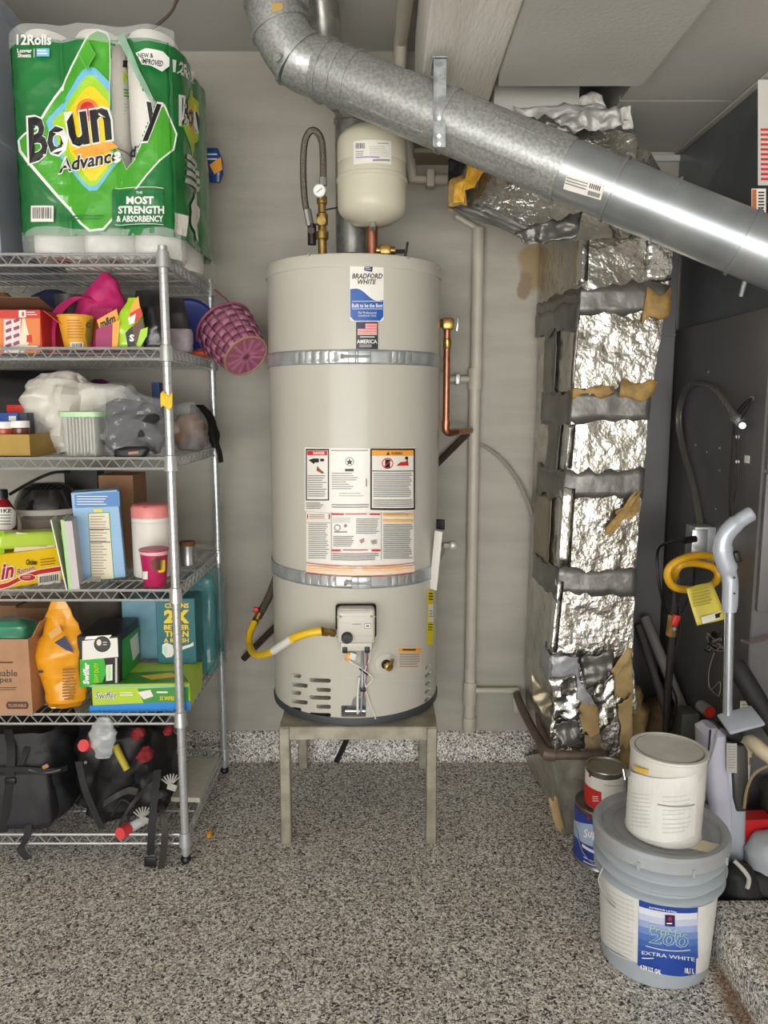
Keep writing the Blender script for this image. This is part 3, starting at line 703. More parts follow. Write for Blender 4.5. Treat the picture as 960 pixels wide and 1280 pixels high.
for px, wd, dr in ((408, .008, .004), (425, .006, .003), (442, .006, .003), (560, .012, .004), (768, .007, .004), (832, .006, .004), (928, .008, .004)):
    ringband(px, wd, vr + dr + .003, OLDG if px < 700 else NEWG)
# lengthwise lock seam on the older pipe
sidev = dirn.cross(Vector((0, -1, 0))).normalized()
for x0, x1, q in ((455, 545, 1.02), (560, 680, .72), (590, 690, -.35)):
    e1, e2 = on(x0), on(x1); nn = dirn.cross(Vector((0, 1, 0))).normalized()
    off = (Vector((0, -1, 0)) - dirn * Vector((0, -1, 0)).dot(dirn)).normalized(); dn = dirn.cross(off)
    o_ = off * math.cos(q) + dn * math.sin(q)
    MB().tube([e1 + o_ * vr, e2 + o_ * vr], .0055, 6, flat=.6).build('lock_seam', OLDG, vp)
# elbow of gores up to the ceiling collar
zc0 = P(350, -10, 2.26)
gor = [on(396), P(372, 73, 2.26), P(350, 36, 2.26), P(344, -4, 2.26), P(344, -60, 2.26)]
gs_ = catmull(gor, 5)
for i in range(4): MB().tube(gs_[i * 5:i * 5 + 6], vr, 40).build('elbow_gore', OLDG, vp)
def joint(i, r0=.0015):
    d1 = (gor[i + 1] - gor[i - 1]).normalized(); return MB().tube([gor[i] - d1 * .0045, gor[i] + d1 * .0045], vr + .007, 40)
for i in (1, 2): joint(i).build('seam_ring', OLDG, vp)
MB().tube([P(345, 12, 2.26), P(345, -60, 2.26)], vr + .012, 40).build('ceiling_collar', OLDG, vp)
MB().lathe([(.012, 0), (.012, .003), (.009, .004), (.004, .002)], P(347, 72, 2.26 - vr * .9), 14, Matrix.Rotation(R_(70), 4, 'X') @ Matrix.Rotation(R_(-20), 4, 'Y')).build('rivet_plate', GALV, vp)
# sticker and tape marks on the pipe
off = (Vector((0, -1, 0)) - dirn * Vector((0, -1, 0)).dot(dirn)).normalized(); dn = dirn.cross(off)
if dn.z < 0: dn = -dn
class PipeS:
    step = .012
    def pt(s, u, v, o): q = v / vr; return a + dirn * u + (off * math.cos(q) + dn * math.sin(q)) * (vr + .002 + o)
    def hit(s, px, py):
        d = ray(px, py); r = vr + .002
        w0 = EYE - a; dp = d - dirn * d.dot(dirn); wp = w0 - dirn * w0.dot(dirn)
        A = dp.dot(dp); B = dp.dot(wp); C = wp.dot(wp) - r * r; t = (-B - math.sqrt(max(B * B - A * C, 0))) / A
        q = EYE + d * t - a; u_ = q.dot(dirn); q -= dirn * u_; return u_, math.atan2(q.dot(dn), q.dot(off)) * vr
PS = PipeS(); lb = Print(PS, .001).poly([(709, 217), (756, 231), (751, 250), (704, 236)], STK).build(vp, 'label')
q_ = Print(PS, .0016)
for i in range(3):
    y = 221 + i * 3.4; x = 709 - i * 1; q_.poly([(x, y), (x + 26, y + 8), (x + 25.6, y + 9.4), (x - .4, y + 1.5)], GRY)
for i in range(6): x = 738 + i * 2.4; q_.poly([(x, 229 + i * .72), (x + 1.2, 229.4 + i * .72), (x - .3, 235 + i * .72), (x - 1.5, 234.6 + i * .72)], BLK)
q_.poly([(736, 237.5), (751, 242), (749.5, 247), (734.5, 242.5)], GRY).build(lb)
for c_ in ((357, 11),): 
    MB().box(P(c_[0] - 10, c_[1], 2.26 - vr - .0005), (.028, .002, .026), None).build('tape_patch', mat('old_tape', '#b9964a', .6), vp)
# hanger strap
hb = thing('pipe_hanger', 'bent galvanized strap hanging the vent pipe from the beam', 'bracket', P(548, 130, 2.1))
hy = 2.18 - vr - .014
MB().span(P(541, 184, hy) + Vector((0, -.001, 0)), P(558, 74, hy) + Vector((0, .002, 0))).build('strap', GALV, hb)
MB().span(P(541, 184, hy) + Vector((0, -.012, 0)), P(543, 74, hy)).build('flange', GALV, hb)
p = P(550, 72, hy); MB().box(p + Vector((0, .05, .0)), (.036, .11, .003), None).build('top_foot', GALV, hb)
for q in ((549, 170), (549, 148), (549, 180)): MB().cyl(P(*q, hy - .001), P(*q, hy - .005), .0045, 8).build('screw', CHROME, hb)

# ---- relief valve discharge
tp = thing('relief_pipe', 'bare copper relief pipe with brass valve beside the heater', 'pipe', P(560, 545, 2.66))
ry = 2.64
m = MB().tube([P(559, 408, ry), P(557.5, 530, ry)], .0115, 14).tube(catmull([P(557.5, 528, ry), P(557.5, 538, ry), P(562, 541, ry + .01), P(570, 540, ry + .04)], 4), .0135, 12).tube([P(562, 541, ry + .01), P(588, 538, ry + .2)], .0115, 12)
m.build('copper_tube', COPPER, tp)
MB().lathe([(.012, 0), (.014, .003), (.014, .03), (.011, .034)], P(559, 436, ry), 12).box(P(560, 405, ry), (.04, .034, .04), None, .008).cyl(P(548, 404, ry + .01), P(558, 404, ry), .014, 10).build('relief_valve', BRASS, tp)
MB().box(P(572, 406, ry), (.008, .01, .045), Matrix.Rotation(R_(5), 3, 'Y'), .003).build('test_lever', CHROME, tp)
for py in (530, ): MB().lathe([(.0145, -.005), (.0145, .012)], P(557.5, py, ry), 12).build('fitting', COPPER, tp)

# ---- gas line at the left of the heater
gl = thing('gas_line', 'yellow coated gas connector with grey pipe and red shutoff at the heater', 'gas line', P(330, 790, 2.55))
MB().tube(catmull([P(352, 700, 2.86), P(338, 742, 2.8), P(322, 772, 2.72)], 4), .0145, 10).build('grey_pipe', GREYP, gl)
MB().box(P(320, 762, 2.71), (.02, .02, .018), None, .004).build('shutoff_knob', REDP, gl)
MB().cyl(P(324, 766, 2.72), P(319.5, 775, 2.71), .012, 8).cyl(P(319.5, 775, 2.71), P(318, 780, 2.7), .0145, 6).build('flare_nut', BRASS, gl)
yp = catmull([P(318, 778, 2.7), P(312, 792, 2.66), P(312, 807, 2.6), P(319, 818, 2.5), P(335, 817, 2.4), P(350, 808, 2.34), P(368, 797, 2.3), P(388, 791, 2.28), P(402, 789, 2.28)], 6)
MB().tube(yp, .0125, 12).build('yellow_connector', YFLEX, gl)
n5 = len(yp)
MB().tube([p + Vector((0, -.001, 0)) for p in yp[27:36]], .0138, 12).build('white_tag', mat('tag_white', '#dbd8d0', .5), gl)
pe = yp[-1]; pg = gpos(-gw / 2, -.03, kz + .002)
MB().tube([pe, pe + (pg - pe) * .35], .0145, 6).tube([pe + (pg - pe) * .35, pe + (pg - pe) * .6], .011, 10).tube([pe + (pg - pe) * .55, pe + (pg - pe) * .8], .0135, 6).build('brass_union', BRASS, gl)
MB().tube([pe + (pg - pe) * .78, pg], .012, 8).build('blue_thread', mat('blue_tape', '#9db5cc', .5), gl)
# iron bar behind the tank
tag(MB().tube([P(304, 824, 2.9), P(585, 541, 2.9)], .0125, 8).build('iron_bar', IRON), 'brown iron bar running diagonally behind the heater', 'bar')
# ---- white pipes on the wall
py_ = YW - .028
wp = thing('drain_pipe', 'painted white drain pipe running up the wall right of the heater', 'pipe', P(590, 905, py_))
xx = P(590, 700, py_).x
MB().tube([Vector((xx, py_, P(590, 912, py_).z)), Vector((xx, py_, P(590, 470, py_).z)), ], .0215, 18).build('pipe', PVC, wp)
MB().tube([Vector((xx + .004, py_, P(590, 480, py_).z)), Vector((xx + .004, py_, P(590, 285, py_).z))], .0215, 18).build('pipe', PVC, wp)
for y0, y1 in ((460, 487), (852, 880), (896, 913)): MB().lathe([(.0255, P(590, y1, py_).z), (.0265, P(590, y1, py_).z + .004), (.0265, P(590, y0, py_).z - .004), (.0255, P(590, y0, py_).z)], (xx, py_, 0), 18).build('coupling', PVC, wp)
MB().tube([P(590, 863, py_), P(648, 863, py_)], .0125, 12).tube([P(644, 863, py_), P(646, 890, py_)], .012, 10).build('branch_pipe', PVC, wp)
MB().tube([P(560, 474, py_), P(590, 474, py_)], .0135, 12).build('branch_pipe', PVC, wp)
MB().box(P(572, 474, py_ - .005), (.02, .03, .04), None, .004).build('pipe_clamp', ZINC, wp)
MB().tube([P(597, 286, py_), P(570, 270, py_), ], .012, 10).build('branch_pipe', PVC, wp)
up = thing('vent_pipe', 'painted white pipe coming down from the ceiling beside the beam', 'pipe', P(505, 95, 2.84))
MB().tube([Zp(510, -25, 2.635), Zp(504, 30, 2.635), Zp(501, 52, 2.63), P(499, 97, 2.84)], .024, 16).build('pipe', PVC, up)
MB().tube([P(499, 76, 2.84), P(498, 96, 2.84)], .029, 16).build('coupling', PVC, up)
MB().tube([P(499, 96, 2.84), P(508, 160, 2.86), P(516, 224, 2.88), P(558, 224, 2.9)], .02, 14).build('pipe', PVC, up)
MB().box(P(538, 224, 2.88), (.03, .05, .06), None, .006).build('pipe_clamp', PVC, up)
tag(MB().tube(catmull([P(586, 551, 2.92), P(606, 558, 2.92), P(630, 577, 2.91), P(648, 602, 2.91), P(660, 628, 2.9), P(666, 648, 2.9)], 5), .0065, 8).build('wall_cable', mat('grey_cable', '#8e8a80', .5)), 'grey cable curving over the wall from the drain pipe to the foil duct', 'cable')
bk = thing('wall_bracket', 'small round bracket on the wall right of the document sleeve', 'bracket', P(566, 682, YW))
MB().cyl(P(566, 682, YW), P(566, 682, YW - .02), .016, 14).box(P(558, 682, YW - .02), (.03, .012, .02), None, .003).build('plate', PVC, bk)
MB().cyl(P(566, 682, YW - .018), P(566, 682, YW - .026), .008, 6).build('bolt', ZINC, bk)
# ================================================================== wire shelving
WIRE = mat('shelf_chrome', '#c8cacb', .3, .65)
RX, LX, FY0, BY0 = -.619, -1.535, 2.227, 2.815
SZ = [1.835, 1.577, 1.264, .872, .486, .094]
sh = thing('wire_shelving', 'tall chrome wire shelving unit with six loaded shelves', 'shelving', ((RX + LX) / 2, (FY0 + BY0) / 2, 0))
pr_ = []
z = .03
while z < 1.845: pr_ += [(.0128, z), (.0128, z + .0235), (.0118, z + .0242), (.0118, z + .0248)]; z += .0254
pr_ += [(.0128, 1.85), (.010, 1.857)]
def tmpl(mb, name, m): o = mb.build(name, m); return o
pm = MB().lathe(pr_, (0, 0, 0), 14)
first = None
for x in (RX, LX):
    for y in (FY0, BY0):
        mb = MB(Matrix.Translation((x, y, 0))); mb.lathe(pr_, (0, 0, 0), 14); po = mb.build('post', WIRE, sh)
        MB().lathe([(.008, .012), (.010, .03), (.014, .031), (.014, .036)], (x, y, 0), 12).build('post_collar', WIRE, po)
        MB().lathe([(.004, 0), (.013, .003), (.0165, .012), (.013, .021), (.006, .024)], (x, y, 0), 14).build('foot', BPL, po)
def truss(mb, p0, p1, h, n):
    p0 = Vector(p0); p1 = Vector(p1); pts = []
    for i in range(n * 2 + 1): pts.append(p0.lerp(p1, i / (2 * n)) + Vector((0, 0, 0 if i % 2 else -h)))
    mb.tube(pts, .003, 5)
for z in SZ:
    h = .03; m = MB()
    for dz in (0, -h):
        for a_, b_ in (((LX, FY0, z + dz), (RX, FY0, z + dz)), ((LX, BY0, z + dz), (RX, BY0, z + dz)), ((LX, FY0, z + dz), (LX, BY0, z + dz)), ((RX, FY0, z + dz), (RX, BY0, z + dz))):
            m.tube([a_, b_], .0041, 6)
    so_ = m.build('shelf', WIRE, sh)
    for a_, b_, n in (((LX, FY0, z), (RX, FY0, z), 19), ((LX, BY0, z), (RX, BY0, z), 19), ((RX, FY0, z), (RX, BY0, z), 12), ((LX, FY0, z), (LX, BY0, z), 12)):
        t_ = MB(); truss(t_, a_, b_, h, n); t_.build('truss_wire', WIRE, so_)
    dk = MB(); k = 34
    for i in range(1, k):
        x = LX + (RX - LX) * i / k; dk.tube([(x, FY0, z - .001), (x, BY0, z - .001)], .0018, 5)
    for j in range(1, 4):
        y = FY0 + (BY0 - FY0) * j / 4; dk.tube([(LX, y, z - .005), (RX, y, z - .005)], .003, 5)
    d_ = dk.build('deck_wires', WIRE, so_); d_['kind'] = 'stuff'
    for x in (RX, LX):
        for y in (FY0, BY0):
            MB().lathe([(.0145, z - .038), (.0205, z - .036), (.0165, z + .008), (.0135, z + .01)], (x, y, 0), 16).build('corner_collar', WIRE, so_)
# ------------------------------------------------------------------ helpers for things on shelves
E_ = .0045                                                  # top of the deck wires
def carton(name, label, cat, bl, br, top, depth, z, col, m=None, lid=None, group=None, bev=.0015, rough=.5):
    """carton from its lower front corners on the shelf level z and its top edge as photographed"""
    z = z + .003
    a_ = Zp(*bl, z); b_ = Zp(*br, z); ux = (b_ - a_); ux.z = 0; wd = ux.length; ux.normalize(); n = Vector((ux.y, -ux.x, 0))
    hgt = P(bl[0], top, a_.y).z - z
    t = thing(name, label, cat, (a_ + b_) / 2 - n * depth / 2, group)
    rot = Matrix((ux, -n, Vector((0, 0, 1)))).transposed()
    MB().box((a_ + b_) / 2 - n * depth / 2 + Vector((0, 0, hgt / 2)), (wd, depth, hgt), rot, bev, 1).build('carton', m or mat(name + '_card_' + col.strip('#'), col, rough), t)
    fr = Plane(a_, ux, (0, 0, 1)); sd = Plane(b_, -n, (0, 0, 1)); tp_ = Plane(a_ + Vector((0, 0, hgt)), ux, -n)
    return t, fr, sd, tp_, (a_, b_, n, ux, hgt)

# ================================================================== top shelf: paper towels, bins
PZ = SZ[0] + .006
pk = thing('paper_towel_pack', 'large torn green plastic pack of paper towel rolls on the top shelf', 'paper towels', (-.83, 2.49, PZ))
X0, X1, Y0, Y1, PH = -1.035, -.59, 2.285, 2.7, .612
GP = mat('green_film', '#1f7f3c', .26, col2='#1a6b33', nscale=7, coat=.4)
GWH = mat('white_film', '#e6e4df', .3, coat=.3)
ROLL = mat('towel_paper', '#e9e6df', .8, bump=(120, .2, 'noise'))
CORE = mat('core_card', '#9c8468', .8)
def bulge_front(x, z):
    u = (x - X0) / (X1 - X0); v = (z - PZ) / PH
    r = abs(math.sin(u * 3 * math.pi)) ** .6
    e = min(1, min(u, 1 - u) * 9); ev = min(1, min(v, 1 - v) * 14)
    return .035 * r * .5 * (.3 + .7 * e) + .014 * ev + .0028 * ridge((x, 0, z), 13, 2) - .02 * (1 - e) ** 2
class PackFront:
    step = .01; vstep = .01
    def pt(s, u, v, o): return Vector((u, Y0 - bulge_front(u, v) - o, v))
    def hit(s, px, py):
        y = Y0
        for _ in range(4): q = P(px, py, y); y = Y0 - bulge_front(q.x, q.z)
        return q.x, q.z
PF = PackFront()
tear = [PF.hit(*p) for p in ((138, 58), (156, 47), (166, 75), (178, 112), (196, 128), (186, 150), (176, 178), (168, 200), (158, 212), (150, 190), (140, 178), (138, 120))]
def inside(q, poly):
    c = False; j = len(poly) - 1
    for i in range(len(poly)):
        if (poly[i][1] > q[1]) != (poly[j][1] > q[1]) and q[0] < (poly[j][0] - poly[i][0]) * (q[1] - poly[i][1]) / (poly[j][1] - poly[i][1]) + poly[i][0]: c = not c
        j = i
    return c
zb, ztp = PZ + .05, PZ + PH - .045
ff = lambda u, v: PF.pt(X0 + (X1 - X0) * u, zb + (ztp - zb) * v, 0)
MB().grid(ff, 90, 110, lambda u, v: inside((X0 + (X1 - X0) * u, zb + (ztp - zb) * v), tear)).build('front_film', GP, pk, 180)
# right side film, bulged too
def sideb(y, z):
    u = (y - Y0) / (Y1 - Y0); v = (z - PZ) / PH
    return .016 * abs(math.sin(u * 2 * math.pi)) ** .6 + .003 * ridge((5, y, z), 13, 2) - .012 * (1 - min(1, min(u, 1 - u) * 8))
class PackSide:
    step = .012; vstep = .012
    def pt(s, u, v, o): return Vector((X1 + sideb(u, v) + o, u, v))
    def hit(s, px, py):
        d = ray(px, py); x = X1
        for _ in range(4): t = x / d.x; q = EYE + d * t; x = X1 + sideb(q.y, q.z)
        return q.y, q.z
PSD = PackSide()
MB().grid(lambda u, v: PSD.pt(Y0 - .012 + (Y1 - Y0 + .012) * u, zb + (ztp - zb) * v, 0), 30, 40).build('side_film', GP, pk, 180)
MB().grid(lambda u, v: Vector((X0, Y0 + (Y1 - Y0) * u, zb + (ztp - zb) * v)), 4, 4).build('side_film', GP, pk)
MB().grid(lambda u, v: Vector((X0 + (X1 - X0) * u, Y1, zb + (ztp - zb) * v)), 4, 4).build('back_film', GP, pk)
# the white rolls: two layers of three by two, their ends showing above and below the green print
rr = (X1 - X0) / 6 - .002; ry2 = (Y1 - Y0) / 4
for i in range(3):
    for j in range(2):
        for k in range(2):
            c_ = (X0 + (X1 - X0) * (i + .5) / 3, Y0 + (Y1 - Y0) * (j + .5) / 2 + (.0 if j else -.004), PZ + k * PH / 2)
            h_ = PH / 2 - .004
            sx = Matrix.Diagonal((1, ry2 / rr, 1, 1))
            ro = MB().lathe([(rr * .25, .002), (rr * .9, 0), (rr * .985, .012), (rr, .03), (rr, h_ - .03), (rr * .985, h_ - .012), (rr * .9, h_), (rr * .25, h_ - .002)], c_, 28, sx).build('paper_roll', ROLL, pk)
            MB().lathe([(rr * .26, -.0006), (rr * .24, h_ + .0004)], c_, 14, sx).build('core', CORE, ro)
# clear film bunched over the roll ends
CLR = mat('clear_film', '#eef2f0', .12, alpha=.28, coat=.5)
def endfilm(z0, z1, k):
    def fn(u, v):
        x = X0 - .004 + (X1 - X0 + .012) * u; z = z0 + (z1 - z0) * v
        return Vector((x, Y0 - bulge_front(x, min(max(z, zb), ztp)) - .002 - .006 * fbm((x, 7 * k, z), 18) + (abs(v - (0 if k else 1)) < .01) * 0, z + .01 * fbm((x, k, 3), 9)))
    MB().grid(fn, 40, 6).build('clear_film', CLR, pk, 180)
endfilm(PZ - .012, zb + .02, 0); endfilm(ztp - .01, PZ + PH - .012, 1)
MB().grid(lambda u, v: Vector((X1 + .012 + .006 * fbm((u * 2, v * 2, 3), 4), Y0 + (Y1 - Y0 + .03) * u, PZ - .03 * u + (zb - PZ + .03) * v)), 16, 6).build('clear_film', CLR, pk, 180)
# torn film edge
MB().grid(lambda u, v: PF.pt(*PF.hit(148 + 44 * v + (12 - 5 * v) * u - 14 * math.sin(v * 2.2) * .2, 48 + 82 * v), .012 + .02 * u + .006 * math.sin(v * 14)), 4, 16).build('torn_flap', mat('pale_green_film', '#a9d3bd', .2, alpha=.75, coat=.3), pk, 180)
# print
VGR = mat('vivid_green_film', '#4fae2f', .26, col2='#46a02b', nscale=9, coat=.4)
pf = Print(PF, .0016, .0005)
pf.poly([(44, 160), (112, 42), (122, 36), (134, 40), (138, 50), (138, 178), (150, 190), (158, 212), (168, 200), (192, 138), (206, 130), (222, 168), (218, 188), (130, 288), (112, 290), (100, 280), (24, 190), (22, 176)], WHT)
pf.poly([(47, 161), (113, 44), (122, 39), (133, 43), (137, 51), (137, 178), (149, 190), (158, 213), (169, 200), (193, 141), (205, 133), (220, 168), (216, 187), (129, 285), (113, 287), (102, 278), (27, 188), (25, 176)], VGR)
pf.poly([(58, 152), (104, 88), (112, 84), (120, 86), (137, 103), (137, 180), (148, 204), (122, 238), (112, 239), (104, 232), (70, 190)], SKY)
pf.poly([(66, 152), (106, 98), (112, 94), (119, 96), (137, 116), (137, 182), (145, 203), (121, 232), (112, 233), (106, 228), (76, 190)], LIM)
pf.poly([(80, 150), (106, 112), (112, 108), (119, 110), (137, 130), (137, 182), (142, 202), (120, 226), (112, 226), (88, 190)], YEL)
pf.oval(110, 138, 14, 14, mat('peach_dot', '#e8803c', .4)).oval(110, 137, 9, 9, RED)
def bold(t, tl, tr, br, bl, m=BLK):
    def gq_(e): return ((tl[0] - e, tl[1] - e), (tr[0] + e, tr[1] - e), (br[0] + e, br[1] + e), (bl[0] - e, bl[1] + e))
    pf.text(t, 0, 0, 0, 0, WHT, .045, 0, gq_(2.4)); pf.text(t, 0, 0, 0, 0, m, .03, 0, (tl, tr, br, bl))
bold('Bo', (36, 148), (80, 142), (86, 190), (38, 206)); bold('un', (83, 143), (138, 134), (141, 176), (90, 186))
bold('y', (184, 128), (203, 132), (200, 176), (178, 178))
pf.poly([(92, 190), (140, 178), (150, 186), (104, 204)], ORG)
pf.text('Advance', 0, 0, 0, 0, WHT, .06, .15, ((72, 199), (152, 184), (153, 204), (74, 220)))
pf.text('Advance', 0, 0, 0, 0, BLK, .025, .15, ((74, 200), (150, 186), (151, 203), (75, 218)))
pf.text('d', 164, 184, 172, 198, BLK, .04, .15)
pf.text('12Rolls', 23, 45, 66, 58.5, WHT, .03); pf.text('Longer\nSheets', 24, 63, 42, 74, WHT, .03)
pf.rect(44.5, 63, 45.2, 74, WHT).rect(48, 63, 64, 73, SKY).lines(49, 65, 63, 72, 2, WHT, .5)
pf.poly([(142, 238), (206, 240), (206, 283), (142, 283)], DGN); pf.rect(146, 236.6, 206, 237.3, WHT).rect(146, 282, 206, 282.7, WHT)
pf.text('THE', 172, 241, 180, 244, WHT, .02).text('MOST', 160, 247, 194, 257, WHT, .04).text('STRENGTH', 150, 259, 207, 269, WHT, .04).text('& ABSORBENCY', 148, 271, 206, 279, WHT, .03)
pf.rect(42, 259, 70, 279, STK).bars(44, 261, 68, 275, BLK, 12).lines(74, 271, 140, 278, 2, DGN, .4)
pf.poly([(172, 70), (184, 64), (206, 68), (214, 76), (214, 86), (205, 93), (192, 86), (180, 84)], WHT)
pf.text('NEW &', 175, 70, 194, 76, BLK, .02).text('IMPROVED', 180, 78, 206, 86, BLK, .02, quad=((180, 76), (207, 80), (205, 87), (180, 83)))
for cx, cy in ((112, 72),): pf.poly([(cx, cy - 20), (cx + 11, cy), (cx, cy + 20), (cx - 11, cy)], mat('mid_green_film', '#5fb843', .3)).poly([(cx, cy - 17), (cx + 9, cy), (cx, cy + 17), (cx - 9, cy)], VGR)
pf.build(pk)
ps = Print(PSD, .0012, .0004)
ps.text('12Rolls', 0, 0, 0, 0, WHT, .03, 0, ((224, 74), (243, 92), (242, 106), (223, 90)))
ps.poly([(238, 110), (248, 128), (249, 176), (240, 196), (230, 160), (230, 134)], LIM).poly([(239, 118), (246, 132), (246, 168), (240, 186), (233, 158), (233, 138)], YEL)
ps.text('Boun', 0, 0, 0, 0, WHT, .07, 0, ((227, 118), (249, 130), (249, 168), (228, 158))); ps.text('Boun', 0, 0, 0, 0, BLK, .03, 0, ((229, 122), (249, 133), (249, 165), (229, 155)))
for i in range(4): ps.poly([(233 - i * .3, 192 + i * 10), (249, 204 + i * 10), (249, 210 + i * 10), (232, 198 + i * 10)], LGR)
ps.poly([(243, 238), (250, 262), (250, 282), (244, 304), (237, 280), (237, 256)], STK).poly([(227, 264), (234, 270), (234, 296), (227, 290)], STK)
ps.build(pk)
# the roll seen through the tear
rs_ = Cone((X0 + (X1 - X0) * .5, Y0 + ry2 - .004, 0), rr * 1.01, 0); rs_.step = .02
RP = Print(rs_, .004)
ir = pk
RP.text('Bounty', 137, 72, 170, 88, BLK, .05).poly([(150, 86), (158, 96), (150, 112), (143, 98)], LIM).oval(150, 95, 4, 6, YEL, 10).lines(140, 112, 162, 124, 3, GRN, .4).lines(141, 130, 158, 146, 4, LGR, .4)
RP.build(pk)

# blue and orange snack wrapper behind the pack
t = thing('snack_bag', 'small blue and orange wrapper hanging behind the paper towel pack', 'bag', P(264, 224, 2.77))
sack(MB(), P(264, 205, 2.77), [(-.06, .02, .006, .01, 0), (-.03, .035, .014, .004, 0), (.02, .036, .014, 0, 0), (.05, .03, .006, -.006, 0)], .005, 30, 24).build('pouch', mat('blue_film', '#2b5596', .25, col2='#1c3c78', nscale=20), t)
Print(Front(2.749)).poly([(262, 206), (276, 196), (278, 212), (268, 218)], ORG).lines(254, 192, 272, 204, 2, WHT, .3).build(t)

# translucent storage bins at the left end
TOT = mat('frosted_plastic', '#aeb3c0', .25, alpha=.72, coat=.3)
t = thing('storage_bin', 'tall frosted plastic storage bin beside the paper towel pack', 'storage bin', (-1.28, 2.5, SZ[0] + .003))
m = MB(); zz0 = SZ[0] + .004
m.rings([[Vector((x, y, z_)) for x, y in ((-1.5 + e, 2.26 + e), (-1.076 - e, 2.26 + e), (-1.076 - e, 2.72 - e), (-1.5 + e, 2.72 - e))] for z_, e in ((zz0, .02), (zz0 + .31, .008), (zz0 + .315, .0), (zz0 + .335, 0), (zz0 + .34, .012), (zz0 + .66, 0.004), (zz0 + .665, -.006), (zz0 + .69, -.006))])
m.build('bin', TOT, t, 20)
MB().box((-1.288, 2.49, zz0 + .70), (.43, .47, .018), None, .005).build('lid', TOT, t)
MB().span((-1.3, 2.256, zz0 + .29), (-1.085, 2.2585, zz0 + .405)).build('label', mat('aged_paper', '#cfc8b2', .6), t)
MB().span((-1.45, 2.3, zz0 + .02), (-1.1, 2.68, zz0 + .28), .02).build('content', mat('grey_cloth', '#6a6f80', .8), t)

# ================================================================== second shelf
z2 = SZ[1] + .003
t, fr, sd, tp_, g = carton('snack_carton', 'open red and orange patterned snack box next to the noodle cup', 'box', (-30, 438), (50, 438), 386, .12, z2 - .003, '#d6453a')
y_ = Zp(50, 438, z2).y
# the shelf is above eye level: rebuild from a plain plane instead
for o in list(t.children): bpy.data.objects.remove(o)
bpy.data.objects.remove(t)
def upbox(name, label, cat, x0, y0, x1, y1, Y, depth, m, yaw=0, z=None, bev=.0015, group=None):
    """box whose front face fills the photo rectangle at depth Y, turned by yaw about its front right edge"""
    a_ = P(x0, y1, Y); b_ = P(x1, y0, Y); zlo = a_.z if z is None else z
    t = thing(name, label, cat, (b_.x, Y, zlo), group)
    wd = b_.x - a_.x; hg = b_.z - zlo
    M = Matrix.Translation((b_.x, Y, zlo)) @ Matrix.Rotation(R_(yaw), 4, 'Z')
    MB(M).box((-wd / 2, depth / 2, hg / 2), (wd, depth, hg), None, bev, 1).build('carton', m, t)
    ux = M.to_3x3() @ Vector((1, 0, 0)); n = M.to_3x3() @ Vector((0, 1, 0))
    return t, Plane((b_.x, Y, zlo), ux, (0, 0, 1)), Plane((b_.x, Y, zlo), n, (0, 0, 1)), M, (wd, hg)
RCD = mat('red_carton', '#c93a33', .5); OCD = mat('orange_carton', '#e07f3e', .5)
t, fr, sd, M, (wd, hg) = upbox('snack_carton', 'open red and orange patterned snack box next to the noodle cup', 'box', -30, 387, 50, 441, 2.27, .16, RCD, 0, z2)
p = Print(fr); p.rect(-28, 398, 50, 441, OCD).poly([(28, 398), (31, 398), (38, 425), (30, 441), (24, 441)], CRM).rect(5, 399, 26, 441, mat('pinkish_print', '#e9d8d8', .5))
for i in range(4):
    for j in range(2): p.poly([(7 + j * 10, 403 + i * 9.5 + (j * -3)), (14 + j * 10, 400 + i * 9.5 - j * 3), (15 + j * 10, 404 + i * 9.5 - j * 3), (8 + j * 10, 407 + i * 9.5 - j * 3)], mat('mauve_print', '#8d4a5e', .5))
p.rect(24, 388, 33, 397, STK).text('8', 27.5, 389.5, 31, 395.5, RED, .05).lines(34, 390, 47, 396, 2, WHT, .3).rect(34, 419, 40, 428, RED).rect(32, 432, 48, 436, STK).build(t)
MB(M).box((-wd / 2, .07, hg + .016), (wd, .15, .002), Matrix.Rotation(R_(-14), 3, 'X')).build('flap', mat('card_brown', '#7d5a40', .7), t)
MB(M).box((.028, .08, hg - .02), (.062, .14, .002), Matrix.Rotation(R_(38), 3, 'Y')).build('flap', RCD, t)
# cup of instant noodles
c_ = P(97, 440, 2.32); c_.z = z2
t = thing('noodle_cup', 'orange paper noodle cup between the pink strap and candy bags', 'cup', c_)
hh_ = P(97, 395, 2.32).z - z2
MB().lathe([(.034, 0), (.0355, .003), (.05, hh_ - .005), (.0525, hh_ - .004), (.0525, hh_), (.048, hh_)], c_, 32).build('cup', mat('orange_cup', '#e2a331', .45), t)
cs = Cone((c_.x, c_.y, 0), .0355, z2, .0502, z2 + hh_); p = Print(cs, .001)
p.lines(84, 400, 106, 425, 7, mat('brown_print', '#a4661c', .5), .3, .3).rect(88, 428, 104, 437, STK).bars(90, 429, 102, 435, BLK, 7).poly([(108, 402), (114, 398), (117, 410), (114, 432), (109, 434), (106, 420)], mat('olive_print', '#8a7a2e', .5)).text('C', 107, 403, 112, 410, BLK, .05)
p.build(t)
